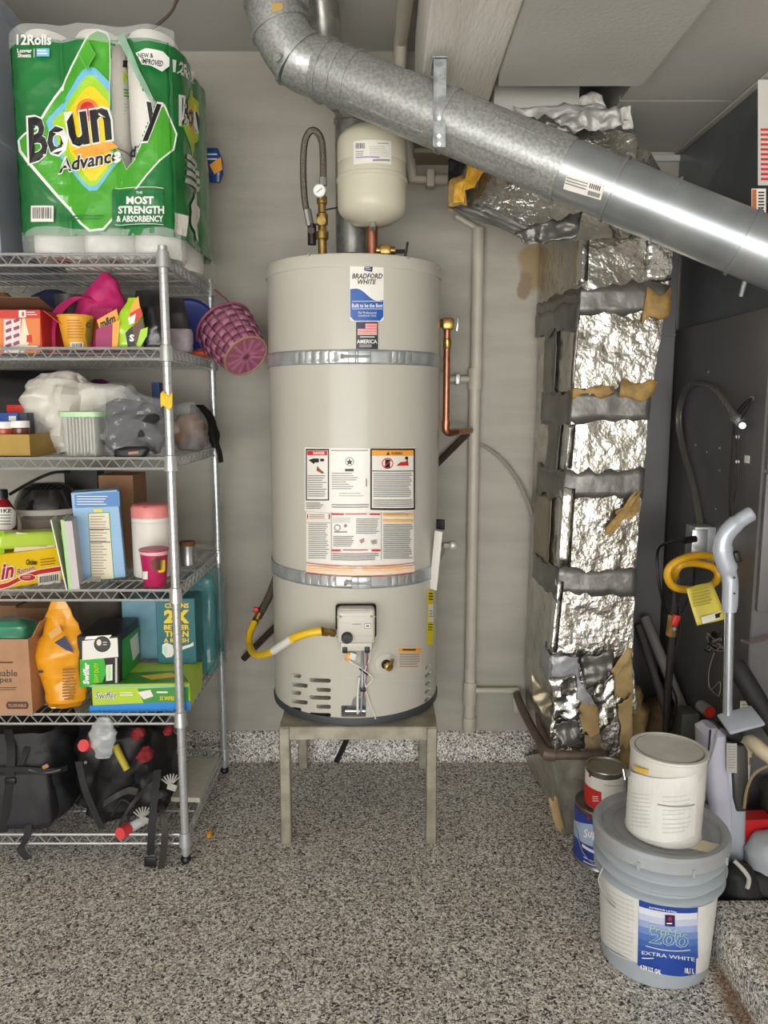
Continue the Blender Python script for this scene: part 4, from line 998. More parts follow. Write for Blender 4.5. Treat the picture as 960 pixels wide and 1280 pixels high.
# pink tote bag
PNK = mat('hot_pink_cloth', '#cf2a75', .6, col2='#b92166', nscale=18)
t = thing('pink_bag', 'hot pink tote bag with a flat looped strap on the second shelf', 'bag', P(130, 438, 2.46))
def ribbon(mb, pts, w_, th, side):
    pts = catmull(pts, 5); side = Vector(side); vs = []; fs = []
    for i, p in enumerate(pts):
        tng = (pts[min(i + 1, len(pts) - 1)] - pts[max(i - 1, 0)]).normalized(); n = tng.cross(side).normalized()
        for sa, sb in ((-1, -1), (1, -1), (1, 1), (-1, 1)): vs.append(p + side * (w_ / 2 * sa) + n * (th / 2 * sb))
    for i in range(len(pts) - 1):
        for j in range(4): fs.append([i * 4 + j, i * 4 + (j + 1) % 4, i * 4 + 4 + (j + 1) % 4, i * 4 + 4 + j])
    fs += [[3, 2, 1, 0], [len(vs) - 4 + j for j in range(4)]]
    return mb.add(vs, fs)
ribbon(MB(), [P(63, 439, 2.34), P(62, 420, 2.34), P(64, 405, 2.35), P(74, 388, 2.38), P(90, 375, 2.42), P(104, 371, 2.44), P(118, 379, 2.47)], .03, .008, Vector((.8, .6, .0)).normalized()).build('strap', PNK, t)
pc = P(132, 436, 2.5); pc.z = z2
sack(MB(), pc, [(0, .06, .05, 0, 0), (.04, .075, .05, 0, 0), (.11, .085, .045, -.005, 0), (.16, .075, .03, 0, 0), (.20, .045, .02, .008, 0), (.235, .018, .012, .012, 0), (.25, .006, .006, .012, 0)], .006, 9, 40, .75, sub=5, crease=.012).build('pouch', PNK, t, 40)
# candy bags
def pouch(name, label, cat, px, base, top, hw, Y, zl, m, hd=.022, amp=.006, seed=1, lean=0., sc=18, taper=.8, group=None, ry=None, twist=0):
    c_ = P(px, base, Y); c_.z = zl; hg_ = P(px, top, Y).z - zl
    t = thing(name, label, cat, c_, group)
    sack(MB(), c_, [(0, hw * .8, hd * .75, 0, 0), (hg_ * .06, hw * .95, hd, 0, 0), (hg_ * .35, hw, hd * 1.1, lean * .3, 0), (hg_ * .7, hw * (.5 + .5 * taper), hd * .8, lean * .7, .004), (hg_ * .93, hw * taper, hd * .25, lean, .006), (hg_, hw * taper * .96, hd * .12, lean, .006)], amp, sc, 40, .7, seed, sub=4, crease=amp).build('pouch', m, t, 35)
    return t, c_, hg_
t, c_, h_ = pouch('candy_bag', 'brown and magenta candy bag behind the noodle cup', 'bag', 129, 440, 384, .042, 2.36, z2, mat('brown_film', '#7d3d1e', .3, col2='#a8245f', nscale=9, contrast=(.45, .5), coat=.3), .018, .005, 2)
Print(Front(2.336)).poly([(121, 400), (146, 386), (149, 400), (126, 416)], ORG).text('m&m', 0, 0, 0, 0, BLK, .05, .1, ((124, 401), (143, 392), (145, 402), (126, 411))).poly([(120, 412), (142, 404), (146, 436), (120, 436)], mat('wine_print', '#a2195f', .4)).build(t)
t, c_, h_ = pouch('candy_bag', 'crumpled lime green and yellow candy bag at the shelf edge', 'bag', 163, 441, 372, .042, 2.285, z2, mat('lime_film', '#a3d21f', .28, coat=.3), .02, .006, 5, .012, 18, .35)
Print(Front(2.258)).poly([(140, 436), (141, 404), (150, 400), (147, 436)], ORG).poly([(166, 378), (173, 370), (176, 392), (172, 396), (160, 400), (162, 390)], ORG).poly([(162, 392), (176, 384), (178, 395), (165, 406)], RED).poly([(160, 398), (170, 392), (168, 404), (162, 406)], STK).poly([(163, 410), (178, 398), (180, 412), (172, 428), (162, 430)], mat('brown_label_print', '#5c3424', .4)).poly([(157, 416), (165, 408), (170, 432), (160, 434)], BLK).text('S', 162, 418, 168, 427, WHT, .05).poly([(176, 412), (185, 409), (184, 420), (173, 438), (172, 428)], LIM).build(t)
t, c_, h_ = pouch('black_pouch', 'glossy black snack bag standing next to the front post', 'bag', 188, 440, 362, .045, 2.34, z2, mat('black_film', '#17161a', .3, coat=.3), .022, .007, 7, 0, 16, .85)
t, c_, h_ = pouch('grey_pouch', 'dark bag with pale grey lower half behind the front post', 'bag', 224, 440, 372, .04, 2.5, z2, mat('charcoal_film', '#2c2a2b', .4), .025, .006, 9, -.01, 16, .7)
sack(MB(), c_ + Vector((.008, -.014, .002)), [(0, .034, .025, 0, 0), (.03, .037, .027, 0, 0), (.06, .037, .025, 0, 0), (.072, .032, .02, 0, 0)], .004, 20, 28, .6, 3).build('lower_half', mat('stone_grey_film', '#a39ba0', .5, col2='#8e868b', nscale=40), t, 180)
# blue plastic disc leaning
q = P(236, 408, 2.62); t = MB(Matrix.Translation(q) @ Matrix.Rotation(R_(28), 4, 'Y') @ Matrix.Rotation(R_(72), 4, 'X')).lathe([(.02, .0), (.07, .001), (.088, .008), (.092, .018), (.089, .018), (.085, .01), (.068, .004), (.02, .003)], (0, 0, 0), 36)
tag(t.build('plastic_plate', mat('navy_plastic', '#1d2f7a', .4)), 'dark blue plastic plate leaning behind the front post', 'plate')
q = P(250, 443, 2.7); q.z = z2
tag(sack(MB(), q, [(0, .02, .02, 0, 0), (.015, .032, .028, 0, 0), (.03, .022, .02, 0, 0), (.036, .006, .006, 0, 0)], .006, 30, 24, .8).build('orange_toy', mat('orange_plastic', '#d2521c', .45), None, 180), 'crumpled orange thing under the pink basket', 'toy')
q = P(244, 432, 2.66); q.z = z2 + .004
tag(MB().tube(catmull([q + Vector((-.05, 0, 0)), q + Vector((-.01, .01, .012)), q + Vector((.06, .03, .004))], 5), .006, 8).build('orange_rope', mat('orange_plastic', '#d2521c', .45)), 'short orange rope lying behind the grey pouch', 'cord')
q = P(78, 440, 2.6); q.z = z2
tag(sack(MB(), q, [(0, .1, .05, 0, 0), (.06, .11, .055, 0, 0), (.14, .1, .04, 0, 0), (.19, .06, .02, -.02, 0), (.21, .02, .01, -.02, 0)], .01, 10, 36, .7, 4).build('navy_bag', mat('navy_cloth', '#1e2744', .75), None, 180), 'dark navy cloth bag at the back of the second shelf', 'bag')
q = P(89, 440, 2.5); q.z = z2
tag(MB().lathe([(.03, 0), (.033, .004), (.042, .165), (.045, .18), (.042, .181), (.03, .175)], q, 24).build('dark_cup', mat('dark_grey_plastic', '#3b3f3d', .5)), 'dark grey cup behind the noodle cup under the strap', 'cup')
q = P(4, 440, 2.6); q.z = z2
tag(sack(MB(), q, [(0, .06, .04, 0, 0), (.08, .07, .045, 0, 0), (.17, .05, .03, 0, 0), (.2, .02, .015, 0, 0)], .01, 16, 30, .8, 6).build('brown_bag', mat('brown_paper', '#75512f', .7)), 'brown paper bag behind the red snack box', 'bag')
# ---- pink basket hanging at the shelf end
bc = P(294, 428, 2.6)
t = thing('wicker_basket', 'pink woven basket hanging sideways from the shelf end', 'basket', bc)
WK = mat('pink_wicker', '#b0708a', .6, col2='#9c5c76', nscale=30); WK2 = mat('dark_pink_wicker', '#9a5872', .6, col2='#884a62', nscale=30); WKR = mat('tan_rim', '#9c7a5e', .6)
BMx = Matrix.Translation(bc) @ Vector((-.55, .55, .62)).to_track_quat('Z', 'Y').to_matrix().to_4x4()
# base end of the basket faces the camera: axis +z towards the mouth
prf = lambda z_: .073 + .032 * (z_ / .15) - .02 * max(0, (z_ - .11) / .04) ** 2 * .5
nb = 18
for lev in range(6):
    for j in range(nb):
        mb = MB(BMx); a0 = 2 * math.pi * (j + .04) / nb; a1 = 2 * math.pi * (j + .96) / nb; zl = -.075 + lev * .025
        out = .0035 if (j + lev) % 2 else -.0005
        def sl(u, v, a0=a0, a1=a1, zl=zl, out=out):
            aa = a0 + (a1 - a0) * u; zz_ = zl + .0235 * v; r = prf(zz_ + .075) + out * math.sin(math.pi * u) + .0005
            return Vector((r * math.cos(aa), r * math.sin(aa), zz_))
        mb.grid(sl, 4, 1); mb.build('splint', WK if (j + lev) % 2 else WK2, t, 180, .0016)
MB(BMx).lathe([(.001, -.0755), (.071, -.0755), (.071, -.073), (.001, -.073)], (0, 0, 0), 36, cap=False).build('bottom', WK2, t)
for j in range(6):
    q = math.pi * j / 6; MB(BMx).box((0, 0, -.0775), (.135, .011, .0025), Matrix.Rotation(q, 3, 'Z')).build('spoke', WK, t)
MB(BMx).tube([(.075 * math.cos(q), .075 * math.sin(q), -.075) for q in [2 * math.pi * k / 36 for k in range(36)]], .004, 6, closed=True).build('rim', WKR, t)
MB(BMx).tube([(.1 * math.cos(q), .1 * math.sin(q), .078) for q in [2 * math.pi * k / 36 for k in range(36)]], .0045, 6, closed=True).build('rim', WK2, t)
MB().tube(catmull([P(268, 362, 2.76), P(277, 369, 2.72), P(286, 378, 2.66), P(290, 392, 2.62)], 5), .0028, 6).build('handle', WK2, t)
# ================================================================== third shelf
z3 = SZ[2] + .003
GOLD = mat('gold_card', '#b08f3a', .5, col2='#a5842f', nscale=10); GOLDS = GOLD
t = thing('gold_tray', 'open gold cardboard tray holding small jars on the third shelf', 'tray', (-1.1, 2.33, z3))
gx1 = P(38, 560, 2.265).x; gz1 = P(20, 543, 2.265).z; gx0 = -1.3; gy1 = 2.44
for a_, b_ in (((gx0, 2.262, z3), (gx1, 2.265, gz1)), ((gx0, gy1, z3), (gx1, gy1 + .003, gz1)), ((gx0, 2.262, z3), (gx0 + .003, gy1, gz1)), ((gx0, 2.262, z3), (gx1, gy1, z3 + .002))):
    MB().span(a_, b_).build('side_panel', GOLD, t)
MB().span((gx1 - .003, 2.265, z3 + .002), (gx1, gy1, gz1)).build('side_panel', GOLDS, t)
def tin(name, label, px, Y, zl, r, top, m, cap=None, capm=None):
    c_ = P(px, 540, Y); c_.z = zl; h_ = P(px, top, Y).z - zl
    t = thing(name, label, 'jar', c_); MB().lathe([(r * .95, 0), (r, .003), (r, h_ - .022), (r * .9, h_ - .02)], c_, 22).build('jar', m, t)
    MB().lathe([(r * 1.02, h_ - .02), (r * 1.02, h_ - .002), (r * .98, h_)], c_, 22).build('lid', capm or WHT, t); return t
tin('spice_jar', 'brown glass jar with white lid at the front of the gold tray', 26, 2.32, z3 + .003, .026, 526, mat('brown_glass', '#6a3a28', .2))
tin('spice_jar', 'red jar with white lid beside the brown jar in the gold tray', 6, 2.31, z3 + .003, .027, 527, mat('red_jar', '#b5492f', .3))
MB_b = MB().span((P(-10, 520, 2.36).x, 2.37, z3 + .003), (P(22, 520, 2.37).x, 2.42, P(20, 516, 2.37).z), .002)
o = tag(MB_b.build('blue_box', BLU), 'small blue box standing behind the jars in the gold tray', 'box')
Print(Front(2.37)).rect(11, 520, 20, 526, WHT).build(o)
tag(MB().span((P(23, 520, 2.38).x, 2.375, z3 + .003), (P(34, 520, 2.38).x, 2.425, P(20, 516, 2.38).z), .002).build('dark_box', mat('slate_card', '#3b4252', .5)), 'small slate grey box right of the blue box in the gold tray', 'box')
tag(MB().span((P(8, 510, 2.46).x, 2.46, z3 + .003), (P(34, 510, 2.46).x, 2.5, P(20, 506, 2.46).z), .002).build('red_box', RED), 'bright red box sticking up behind the gold tray', 'box')
tag(MB().span((P(37, 535, 2.455).x - .01, 2.446, z3 + .003), (P(50, 535, 2.455).x, 2.458, P(45, 522, 2.455).z), .001).build('white_box', mat('white_card', '#ddd9d0', .5)), 'narrow white box between the gold tray and white bag', 'box')
q = P(20, 560, 2.66); q.z = z3
tag(sack(MB(), q, [(0, .2, .08, 0, 0), (.06, .22, .09, 0, 0), (.16, .21, .085, 0, 0), (.24, .19, .06, 0, 0), (.265, .15, .03, 0, 0)], .016, 9, 44, .5, 11).build('black_duffel', mat('black_nylon', '#0f0f11', .55), None, 180), 'black nylon bag at the back of the third shelf', 'bag')
WPL = mat('white_plastic_bag', '#dcd9cf', .38, coat=.1)
q = P(92, 572, 2.5); q.z = z3
tag(sack(MB(), q, [(0, .07, .06, 0, 0), (.02, .09, .07, 0, 0), (.1, .115, .075, .0, 0), (.16, .13, .07, .005, 0), (.20, .12, .06, .01, 0), (.225, .09, .045, .01, 0), (.245, .05, .02, -.02, 0), (.25, .01, .008, -.025, 0)], .012, 8, 84, .85, 5, 1.0, sub=8, crease=.03, csc=12).build('plastic_bag', WPL, None, 28), 'crumpled white plastic shopping bag behind the green lidded container', 'bag')
# green-lid container
c_ = P(109, 573, 2.325); c_.z = z3; h_ = P(109, 514, 2.325).z - z3
t = thing('lidded_container', 'clear ribbed container with a pale green lid', 'container', c_)
CPL = mat('clear_plastic', '#d9dddc', .1, alpha=.35, coat=.6)
MB().rings([[Vector((c_.x + sup(2 * math.pi * j / 28, .45)[0] * r_, c_.y + sup(2 * math.pi * j / 28, .45)[1] * r_, c_.z + zz_)) for j in range(28)] for r_, zz_ in ((.05, 0), (.053, .004), (.059, h_ - .018), (.06, h_ - .014))]).build('tub', CPL, t)
MB().rings([[Vector((c_.x + sup(2 * math.pi * j / 28, .45)[0] * r_, c_.y + sup(2 * math.pi * j / 28, .45)[1] * r_, c_.z + zz_)) for j in range(28)] for r_, zz_ in ((.064, h_ - .016), (.065, h_ - .002), (.062, h_), (.05, h_ + .001))]).build('lid', mat('pale_green_plastic', '#b9dcae', .4), t)
cb_ = MB()
for i in range(9): cb_.box((c_.x - .04 + i * .01, c_.y, c_.z + .06), (.004, .085, .1 + .01 * (i % 3)), None)
cb_.build('content', mat('pale_wafer', '#cfc7b4', .6), t)
# clear bag with dark things
q = P(171, 584, 2.345); q.z = z3
t = thing('clear_bag', 'clear plastic bag holding dark clothes and a black strap', 'bag', q)
BAGC = mat('clear_bag_film', '#e8ecee', .05, alpha=.17, coat=1, spec=1)
prf_ = [(-.012, .05, .03, .01, -.03), (0, .085, .07, .005, 0), (.05, .1, .075, 0, 0), (.11, .1, .07, -.005, 0), (.16, .085, .06, -.02, 0), (.20, .055, .04, -.04, 0), (.215, .03, .01, -.05, 0)]
sack(MB(), q, prf_, .006, 11, 84, .85, 8, 1.0, sub=8, crease=.026).build('film', BAGC, t, 25)
sack(MB(), q + Vector((.005, .006, .004)), [(0, .06, .045, 0, 0), (.04, .08, .055, 0, 0), (.1, .08, .05, -.005, 0), (.15, .06, .04, -.02, 0), (.165, .03, .02, -.02, 0)], .008, 12, 56, .8, 9, sub=6, crease=.016).build('dark_cloth', mat('charcoal_cloth', '#27272b', .8), t, 40)
sack(MB(), P(163, 570, 2.26) + Vector((0, 0, -.012)), [(0, .035, .012, 0, 0), (.014, .046, .015, 0, 0), (.03, .05, .014, .006, 0), (.04, .03, .01, .02, 0)], .003, 24, 28, .7, 2).build('strap_end', BPL, t, 180)
MB().box(P(167, 566, 2.243), (.03, .003, .007), Matrix.Rotation(R_(-6), 3, 'Y')).build('tan_buckle', mat('tan_leather', '#b07a52', .5), t)
# clear bag with brown content right of the post
q = P(238, 568, 2.56); q.z = z3
t = thing('clear_bag', 'clear plastic bag with tan and brown contents right of the post', 'bag', q)
sack(MB(), q, [(0, .05, .05, 0, 0), (.04, .062, .06, 0, 0), (.1, .055, .05, -.005, 0), (.14, .035, .03, -.01, 0), (.155, .015, .01, -.015, 0)], .005, 14, 64, .8, 12, 1.2, sub=6, crease=.018).build('film', BAGC, t, 25)
sack(MB(), q + Vector((0, .004, .006)), [(0, .04, .04, 0, 0), (.04, .048, .045, 0, 0), (.09, .04, .035, 0, 0), (.115, .02, .02, 0, 0)], .006, 16, 40, .8, 13, sub=5, crease=.01).build('content', mat('tan_mixed', '#8b6a54', .7, col2='#4a3a38', nscale=14, contrast=(.4, .6)), t, 180)
q = P(252, 575, 2.7)
t = MB(); sack(t, Vector((P(255, 560, 2.72).x, 2.72, z3)), [(0, .03, .03, .012, 0), (.05, .04, .04, .01, 0), (.11, .035, .035, -.005, 0), (.15, .015, .015, -.02, 0)], .01, 14, 36, .8, 14)
t = t.build('black_cloth', mat('black_cloth', '#0c0c0d', .85), None, 180); tag(t, 'limp black cloth hanging over the third shelf end', 'cloth')
ribbon(MB(), [P(262, 535, 2.68), P(268, 548, 2.67), P(274, 565, 2.67), P(276, 578, 2.67)], .06, .006, (0, 1, 0)).build('hanging_corner', mat('black_cloth', '#0c0c0d', .85), t)
q = P(128, 570, 2.76); q.z = z3
tag(sack(MB(), q, [(0, .05, .03, 0, 0), (.12, .05, .03, 0, 0), (.225, .04, .02, 0, 0), (.24, .01, .01, 0, 0)], .008, 14, 28, .8, 15).build('purple_bag', mat('purple_cloth', '#5b2158', .7), None, 180), 'purple cloth bag peeking over the white plastic bag', 'bag')
tag(MB().span((P(191, 500, 2.74).x, 2.73, z3), (P(201, 500, 2.74).x, 2.77, P(196, 478, 2.74).z), .003).build('blue_carton', mat('dull_blue_card', '#3a4d86', .6)), 'narrow blue carton behind the clear bag of dark clothes', 'box')
t = thing('post_tag', 'small crumpled yellow tag wrapped on the front shelf post', 'tag', P(214, 503, 2.212))
MB().grid(lambda u, v: Vector((RX - .018 + .034 * u, FY0 - .0155 - .004 * math.sin(u * 9 + v * 4) * v, P(214, 510, 2.21).z + .042 * v + .006 * math.sin(u * 7))), 8, 8).build('tag', mat('yellow_tag', '#e2be1e', .5), t, 180, .0006)

# ================================================================== fourth shelf
z4 = SZ[3] + .003
# red bottle
c_ = Zp(4, 716, z4); c_.y = 2.42; c_.x = P(4, 660, 2.42).x
t = thing('red_bottle', 'dark red bottle with a white label and black cap', 'bottle', Vector((c_.x, c_.y, z4)))
zt_ = P(4, 612, 2.42).z - z4
MB().lathe([(.038, 0), (.042, .006), (.042, zt_ - .09), (.036, zt_ - .06), (.022, zt_ - .035), (.018, zt_ - .03), (.018, zt_ - .02)], Vector((c_.x, c_.y, z4)), 28).build('bottle', mat('dark_red_plastic', '#8e1420', .3), t)
MB().lathe([(.021, zt_ - .028), (.021, zt_ - .002), (.019, zt_)], Vector((c_.x, c_.y, z4)), 20).build('cap', BPL, t)
bs = Cone((c_.x, c_.y, 0), .0425, 0); Print(bs).poly([(-2, 634), (14, 634), (20, 640), (20, 656), (14, 662), (-2, 662)], STK).text('1KE', 1, 636, 14, 641, BLK, .03).lines(0, 643, 15, 658, 4, GRY, .4).build(t)
# black lidded tub
c_ = P(64, 700, 2.58); c_.z = z4; h_ = P(64, 637, 2.55).z - z4
t = thing('cake_carrier', 'clear plastic tub under a black lidded dome on the fourth shelf', 'container', c_)
ov = Matrix.Diagonal((1, .85, 1, 1))
MB().lathe([(.085, 0), (.09, .004), (.108, h_ - .01), (.112, h_ - .008)], c_, 36, ov).build('tub', mat('smoky_clear', '#b5aa9c', .1, alpha=.4, coat=.6), t)
MB().lathe([(.116, h_ - .012), (.118, h_), (.114, h_ + .006), (.11, h_ + .006)], c_, 36, ov).build('rim', mat('grey_rim', '#b9b5ac', .4), t)
MB().lathe([(.112, h_ + .004), (.105, h_ + .03), (.085, h_ + .07), (.05, h_ + .088), (.01, h_ + .09)], c_, 36, ov).build('lid', mat('smoke_black', '#1b1b1c', .18, coat=.6), t)
MB().lathe([(.06, .005), (.085, .02), (.09, h_ - .03), (.06, h_ - .02)], c_, 24, ov).build('content', mat('beige_content', '#8e8273', .7), t)
tag(MB().tube(catmull([P(12, 618, 2.5), P(40, 602, 2.5), P(66, 591, 2.52), P(88, 590, 2.55)], 5), .0055, 6).build('extension_lead', BPL), 'thick black cord arching over the clear tub', 'cord')
o = tag(MB().span((P(80, 600, 2.7).x, 2.7, z4), (P(122, 600, 2.7).x, 2.77, P(100, 586, 2.7).z), .004).build('dark_carton', mat('olive_dark_card', '#26271f', .6)), 'dark olive carton behind the tub on the fourth shelf', 'box')
# snack packs above the ramen box
t, fr, sd, tp_, g = carton('ramen_carton', 'yellow and red ramen noodle carton lying on the fourth shelf', 'box', (-16, 749), (78, 727), 0, .10, z4 - .003, '#efc716', None)
for o in list(t.children): bpy.data.objects.remove(o)
a_, b_, n, ux, hg = g; a_ = Zp(-16, 740, z4); b_ = Zp(80, 724, z4); ux = (b_ - a_).normalized(); n = Vector((ux.y, -ux.x, 0)); wd = (b_ - a_).length
hg = P(75, 683, b_.y).z - z4
rot = Matrix((ux, -n, Vector((0, 0, 1)))).transposed(); t.location = (a_ + b_) / 2
MB().box((a_ + b_) / 2 - n * .05 + Vector((0, 0, hg / 2)), (wd, .1, hg), rot, .0015, 1).build('carton', mat('ramen_yellow', '#efc716', .42), t)
fr = Plane(a_, ux, (0, 0, 1)); p = Print(fr)
band = [(-10, 733 - 0), (10, 728), (30, 718), (50, 712), (76, 708)]
p.poly(band + [(x, y + 5.5) for x, y in band[::-1]], RED).poly([(x, y - .9) for x, y in band] + [(x, y) for x, y in band[::-1]], WHT).poly([(x, y + 5.5) for x, y in band] + [(x, y + 6.5) for x, y in band[::-1]], WHT)
p.oval(34, 722, 11, 4.6, WHT).oval(34, 722, 10, 3.9, RED).lines(28, 720, 40, 724, 2, WHT, .25)
p.text('in', 0, 0, 0, 0, WHT, .06, .2, ((0, 704), (18, 701), (18, 722), (0, 727))); p.text('in', 0, 0, 0, 0, MAG, .03, .2, ((1, 705), (17, 703), (17, 721), (1, 725)))
p.text('Ramen', 0, 0, 0, 0, WHT, .04, .15, ((20, 710), (43, 705), (43, 713), (20, 720))); p.text('Ramen', 0, 0, 0, 0, mat('brick_print', '#a8372c', .4), .01, .15, ((20.5, 711), (42.5, 706), (42.5, 712), (20.5, 719)))
p.text('Chicken', 32, 699, 46, 706, BLK, .03, .2).lines(50, 699, 72, 709, 3, mat('brown_print', '#a4661c', .5), .35, .2, -.12)
p.poly([(47, 719), (75, 715), (75, 728), (47, 732)], STK); off = p.off
for i in range(10): p.off = off; x = 49 + i * 2.4; y = 720.5 - i * .34; p.poly([(x, y), (x + 1.4, y - .2), (x + 1.4, y + 8), (x, y + 8.2)], BLK)
p.build(t)
t = thing('noodle_packet', 'lime green noodle packet lying on the ramen carton', 'packet', (a_ + b_) / 2 + Vector((0, .05, hg)))
MB().box((a_ + b_) / 2 + Vector((0, .055, 0)) - n * .0 + Vector((-.01, 0, hg + .03)), (wd * .95, .085, .05), rot @ Matrix.Rotation(R_(4), 3, 'Y'), .014, 3).build('packet', mat('lime_packet', '#bfdc4f', .35, coat=.3), t)
pl = Plane((a_ + b_) / 2 + Vector((0, .0122, hg)), ux, (0, 0, 1)); Print(pl, .002).poly([(20, 665), (66, 671), (69, 684), (17, 690)], CRM).lines(26, 670, 62, 685, 5, mat('mauve_text', '#b59fa0', .5), .4).rect(20, 671, 24, 684, GRY).rect(-10, 664, 5, 694, mat('deep_lime', '#9ccc1f', .35)).build(t)
# thin green-edged book and card leaning
t = thing('leaning_card', 'thin green edged carton leaning against the light blue box', 'box', Zp(95, 733, z4))
e0 = Zp(84, 737, z4); e1 = Zp(101, 730, z4 ); e1 = e0 + Vector((.035, .01, 0))
hgt = P(92, 650, e0.y).z - z4
def slab(mb, a0, a1, depth, h_, dx): 
    d = Vector((-.26, 1, 0)).normalized() * depth; q = [a0, a1, a1 + d, a0 + d]; mb.rings([[v for v in q], [v + Vector((dx, 0, h_)) for v in q]])
    return mb
slab(MB(), e0 + Vector((.004, 0, 0)), e0 + Vector((.014, .002, 0)), .13, hgt, -.012).build('green_face', mat('pale_green_card', '#a8cf8e', .5), t, 20)
slab(MB(), e0 + Vector((.0142, .002, 0)), e0 + Vector((.034, .008, 0)), .13, hgt * .98, -.012).build('pages', mat('grey_page', '#c9c2c4', .6), t, 20)
slab(MB(), e0 + Vector((-.004, .0, 0)), e0 + Vector((-.0002, .0, 0)), .1, hgt * 1.0, -.034).build('cover', mat('cream_card', '#e2dfd0', .5), t, 20)
# light blue box
t = thing('cereal_box', 'light blue box showing a tall nutrition panel', 'box', Zp(124, 724, z4))
a_ = Zp(104, 727, z4); b_ = Zp(157, 724, z4); ux = (b_ - a_).normalized(); n = Vector((ux.y, -ux.x, 0)); wd = (b_ - a_).length; hg = P(120, 616, a_.y).z - z4
rot = Matrix((ux, -n, Vector((0, 0, 1)))).transposed(); lean = Matrix.Rotation(R_(-2.5), 3, 'Y')
ctr = (a_ + b_) / 2 - n * .04 + Vector((-.011, 0, hg / 2 + .003))
MB().box(ctr, (wd * 1.08, .08, hg), rot @ lean, .0015, 1).build('carton', mat('light_blue_card', '#8fb8dc', .42), t)
o0 = ctr + (rot @ lean) @ Vector((0, -.04, 0)); fr = Plane(o0, rot @ lean @ Vector((1, 0, 0)), rot @ lean @ Vector((0, 0, 1)))
p = Print(fr); p.poly([(93, 618), (149, 614), (150, 633), (93.5, 635)], mat('mid_blue_print', '#3f7fc0', .42)).lines(96, 620, 142, 633, 4, WHT, .3, .4)
p.poly([(110, 641), (137, 640), (143, 724), (114, 725)], GRN).poly([(111, 642), (136, 641), (142, 723), (115, 724)], CRM).lines(112.5, 645, 134, 720, 22, mat('taupe_print', '#9a9488', .5), .32, .3).rect(112, 661, 137, 662, BLK).rect(113, 677, 138, 678, BLK).rect(117, 636, 128, 640, YEL).build(t)
# brown carton behind
upbox('brown_carton', 'plain brown carton behind the light blue box', 'box', 128, 594, 166, 700, 2.54, .14, mat('brown_card', '#8a6444', .65), 0, z4)
# wipes canister
c_ = Zp(186, 727, z4); c_ += Vector((0, .045, 0)); h_ = P(186, 632, c_.y).z - z4
t = thing('wipes_canister', 'white wipes canister with a pink lid beside the front post', 'canister', c_)
R0 = .062
MB().lathe([(R0 - .004, 0), (R0, .004), (R0, h_ - .055), (R0 + .001, h_ - .05), (R0 - .003, h_ - .03)], c_, 36).build('canister', mat('white_plastic', '#e3ded6', .38), t)
MB().lathe([(R0 + .001, h_ - .042), (R0 + .001, h_ - .012), (R0 - .003, h_ - .004), (R0 - .01, h_), (.02, h_ + .001)], c_, 36).build('lid', mat('coral_plastic', '#e58b86', .4), t)
cs = Cone((c_.x, c_.y, 0), R0, 0); Print(cs, .001).rect(162, 649, 210, 650, LGR).rect(161, 655, 209, 655.7, LGR).oval(180, 637, 3, 1, RED, 8).build(t)
t2 = thing('yogurt_cup', 'small magenta paper cup in front of the wipes canister', 'cup', Zp(191, 735, z4))
c_ = Zp(191, 734, z4) + Vector((0, .026, 0)); c_.y = max(c_.y, 2.262); h_ = P(191, 688, c_.y - .03).z - z4
MB().lathe([(.031, 0), (.033, .003), (.0415, h_ - .006), (.044, h_ - .004), (.044, h_), (.04, h_)], c_, 30).build('cup', mat('magenta_cup', '#b51d57', .4), t2)
cs = Cone((c_.x, c_.y, 0), .033, z4, .0416, z4 + h_); Print(cs, .001).rect(170, 686, 212, 692, mat('pale_rose', '#e2b9b5', .5)).poly([(188, 702), (196, 696), (203, 698), (202, 712), (192, 714)], mat('brown_label_print', '#5c3424', .4)).text('J', 197, 700, 206, 716, YEL, .05).rect(176, 714, 185, 724, STK).build(t2)
# bring the canister clear of the cup
t.location.y += .05; t.location.x -= .012
# tin can right of the post
c_ = Zp(235, 706, z4); h_ = P(235, 678, c_.y).z - z4
t = thing('tin_can', 'small bare tin can right of the front post', 'can', c_)
MB().lathe([(.024, 0), (.026, .002), (.025, .006), (.025, h_ - .006), (.026, h_ - .002), (.025, h_)], c_, 24).build('can', CHROME, t)
MB().lathe([(.0255, h_ * .86), (.0262, h_ * .95), (.0255, h_ + .004)], c_, 24).build('band', mat('brown_paper', '#75512f', .7), t)
t = thing('clear_wrapper', 'flattened clear wrapper lying before the light blue box', 'wrapper', Zp(108, 732, z4))
MB().grid(lambda u, v: Zp(90 + 36 * u, 735 - 10 * v - 3 * u, z4) + Vector((0, 0, .006 + .008 * (1 + fbm((u * 3, v * 3, 2), 1.5)))), 16, 8).build('film', mat('clear_film_b', '#e6e6e2', .15, alpha=.5, coat=.5), t, 180, .0004)

# ================================================================== fifth shelf
z5 = SZ[4] + .003
KRA = mat('kraft_card', '#b58a68', .65, col2='#aa7f5e', nscale=12)
t = thing('wipes_carton', 'open kraft cardboard box of flushable wipes with green bag inside', 'box', Zp(10, 893, z5))
a_ = Zp(-60, 893, z5); b_ = Zp(40, 894, z5); b_.y = a_.y; hg = P(20, 799, a_.y).z - z5; dp = .16
def opencarton(t, a_, b_, dp, hg, m, th=.003):
    x0, x1, y0 = a_.x, b_.x, a_.y
    MB().span((x0, y0, z5), (x1, y0 + th, z5 + hg)).build('front_panel', m, t); MB().span((x0, y0 + dp, z5), (x1, y0 + dp + th, z5 + hg)).build('back_panel', m, t)
    for x in (x0, x1 - th): MB().span((x, y0 + th, z5), (x + th, y0 + dp, z5 + hg)).build('side_panel', m, t)
    MB().span((x0 + th, y0 + th, z5), (x1 - th, y0 + dp, z5 + th)).build('base_panel', m, t)
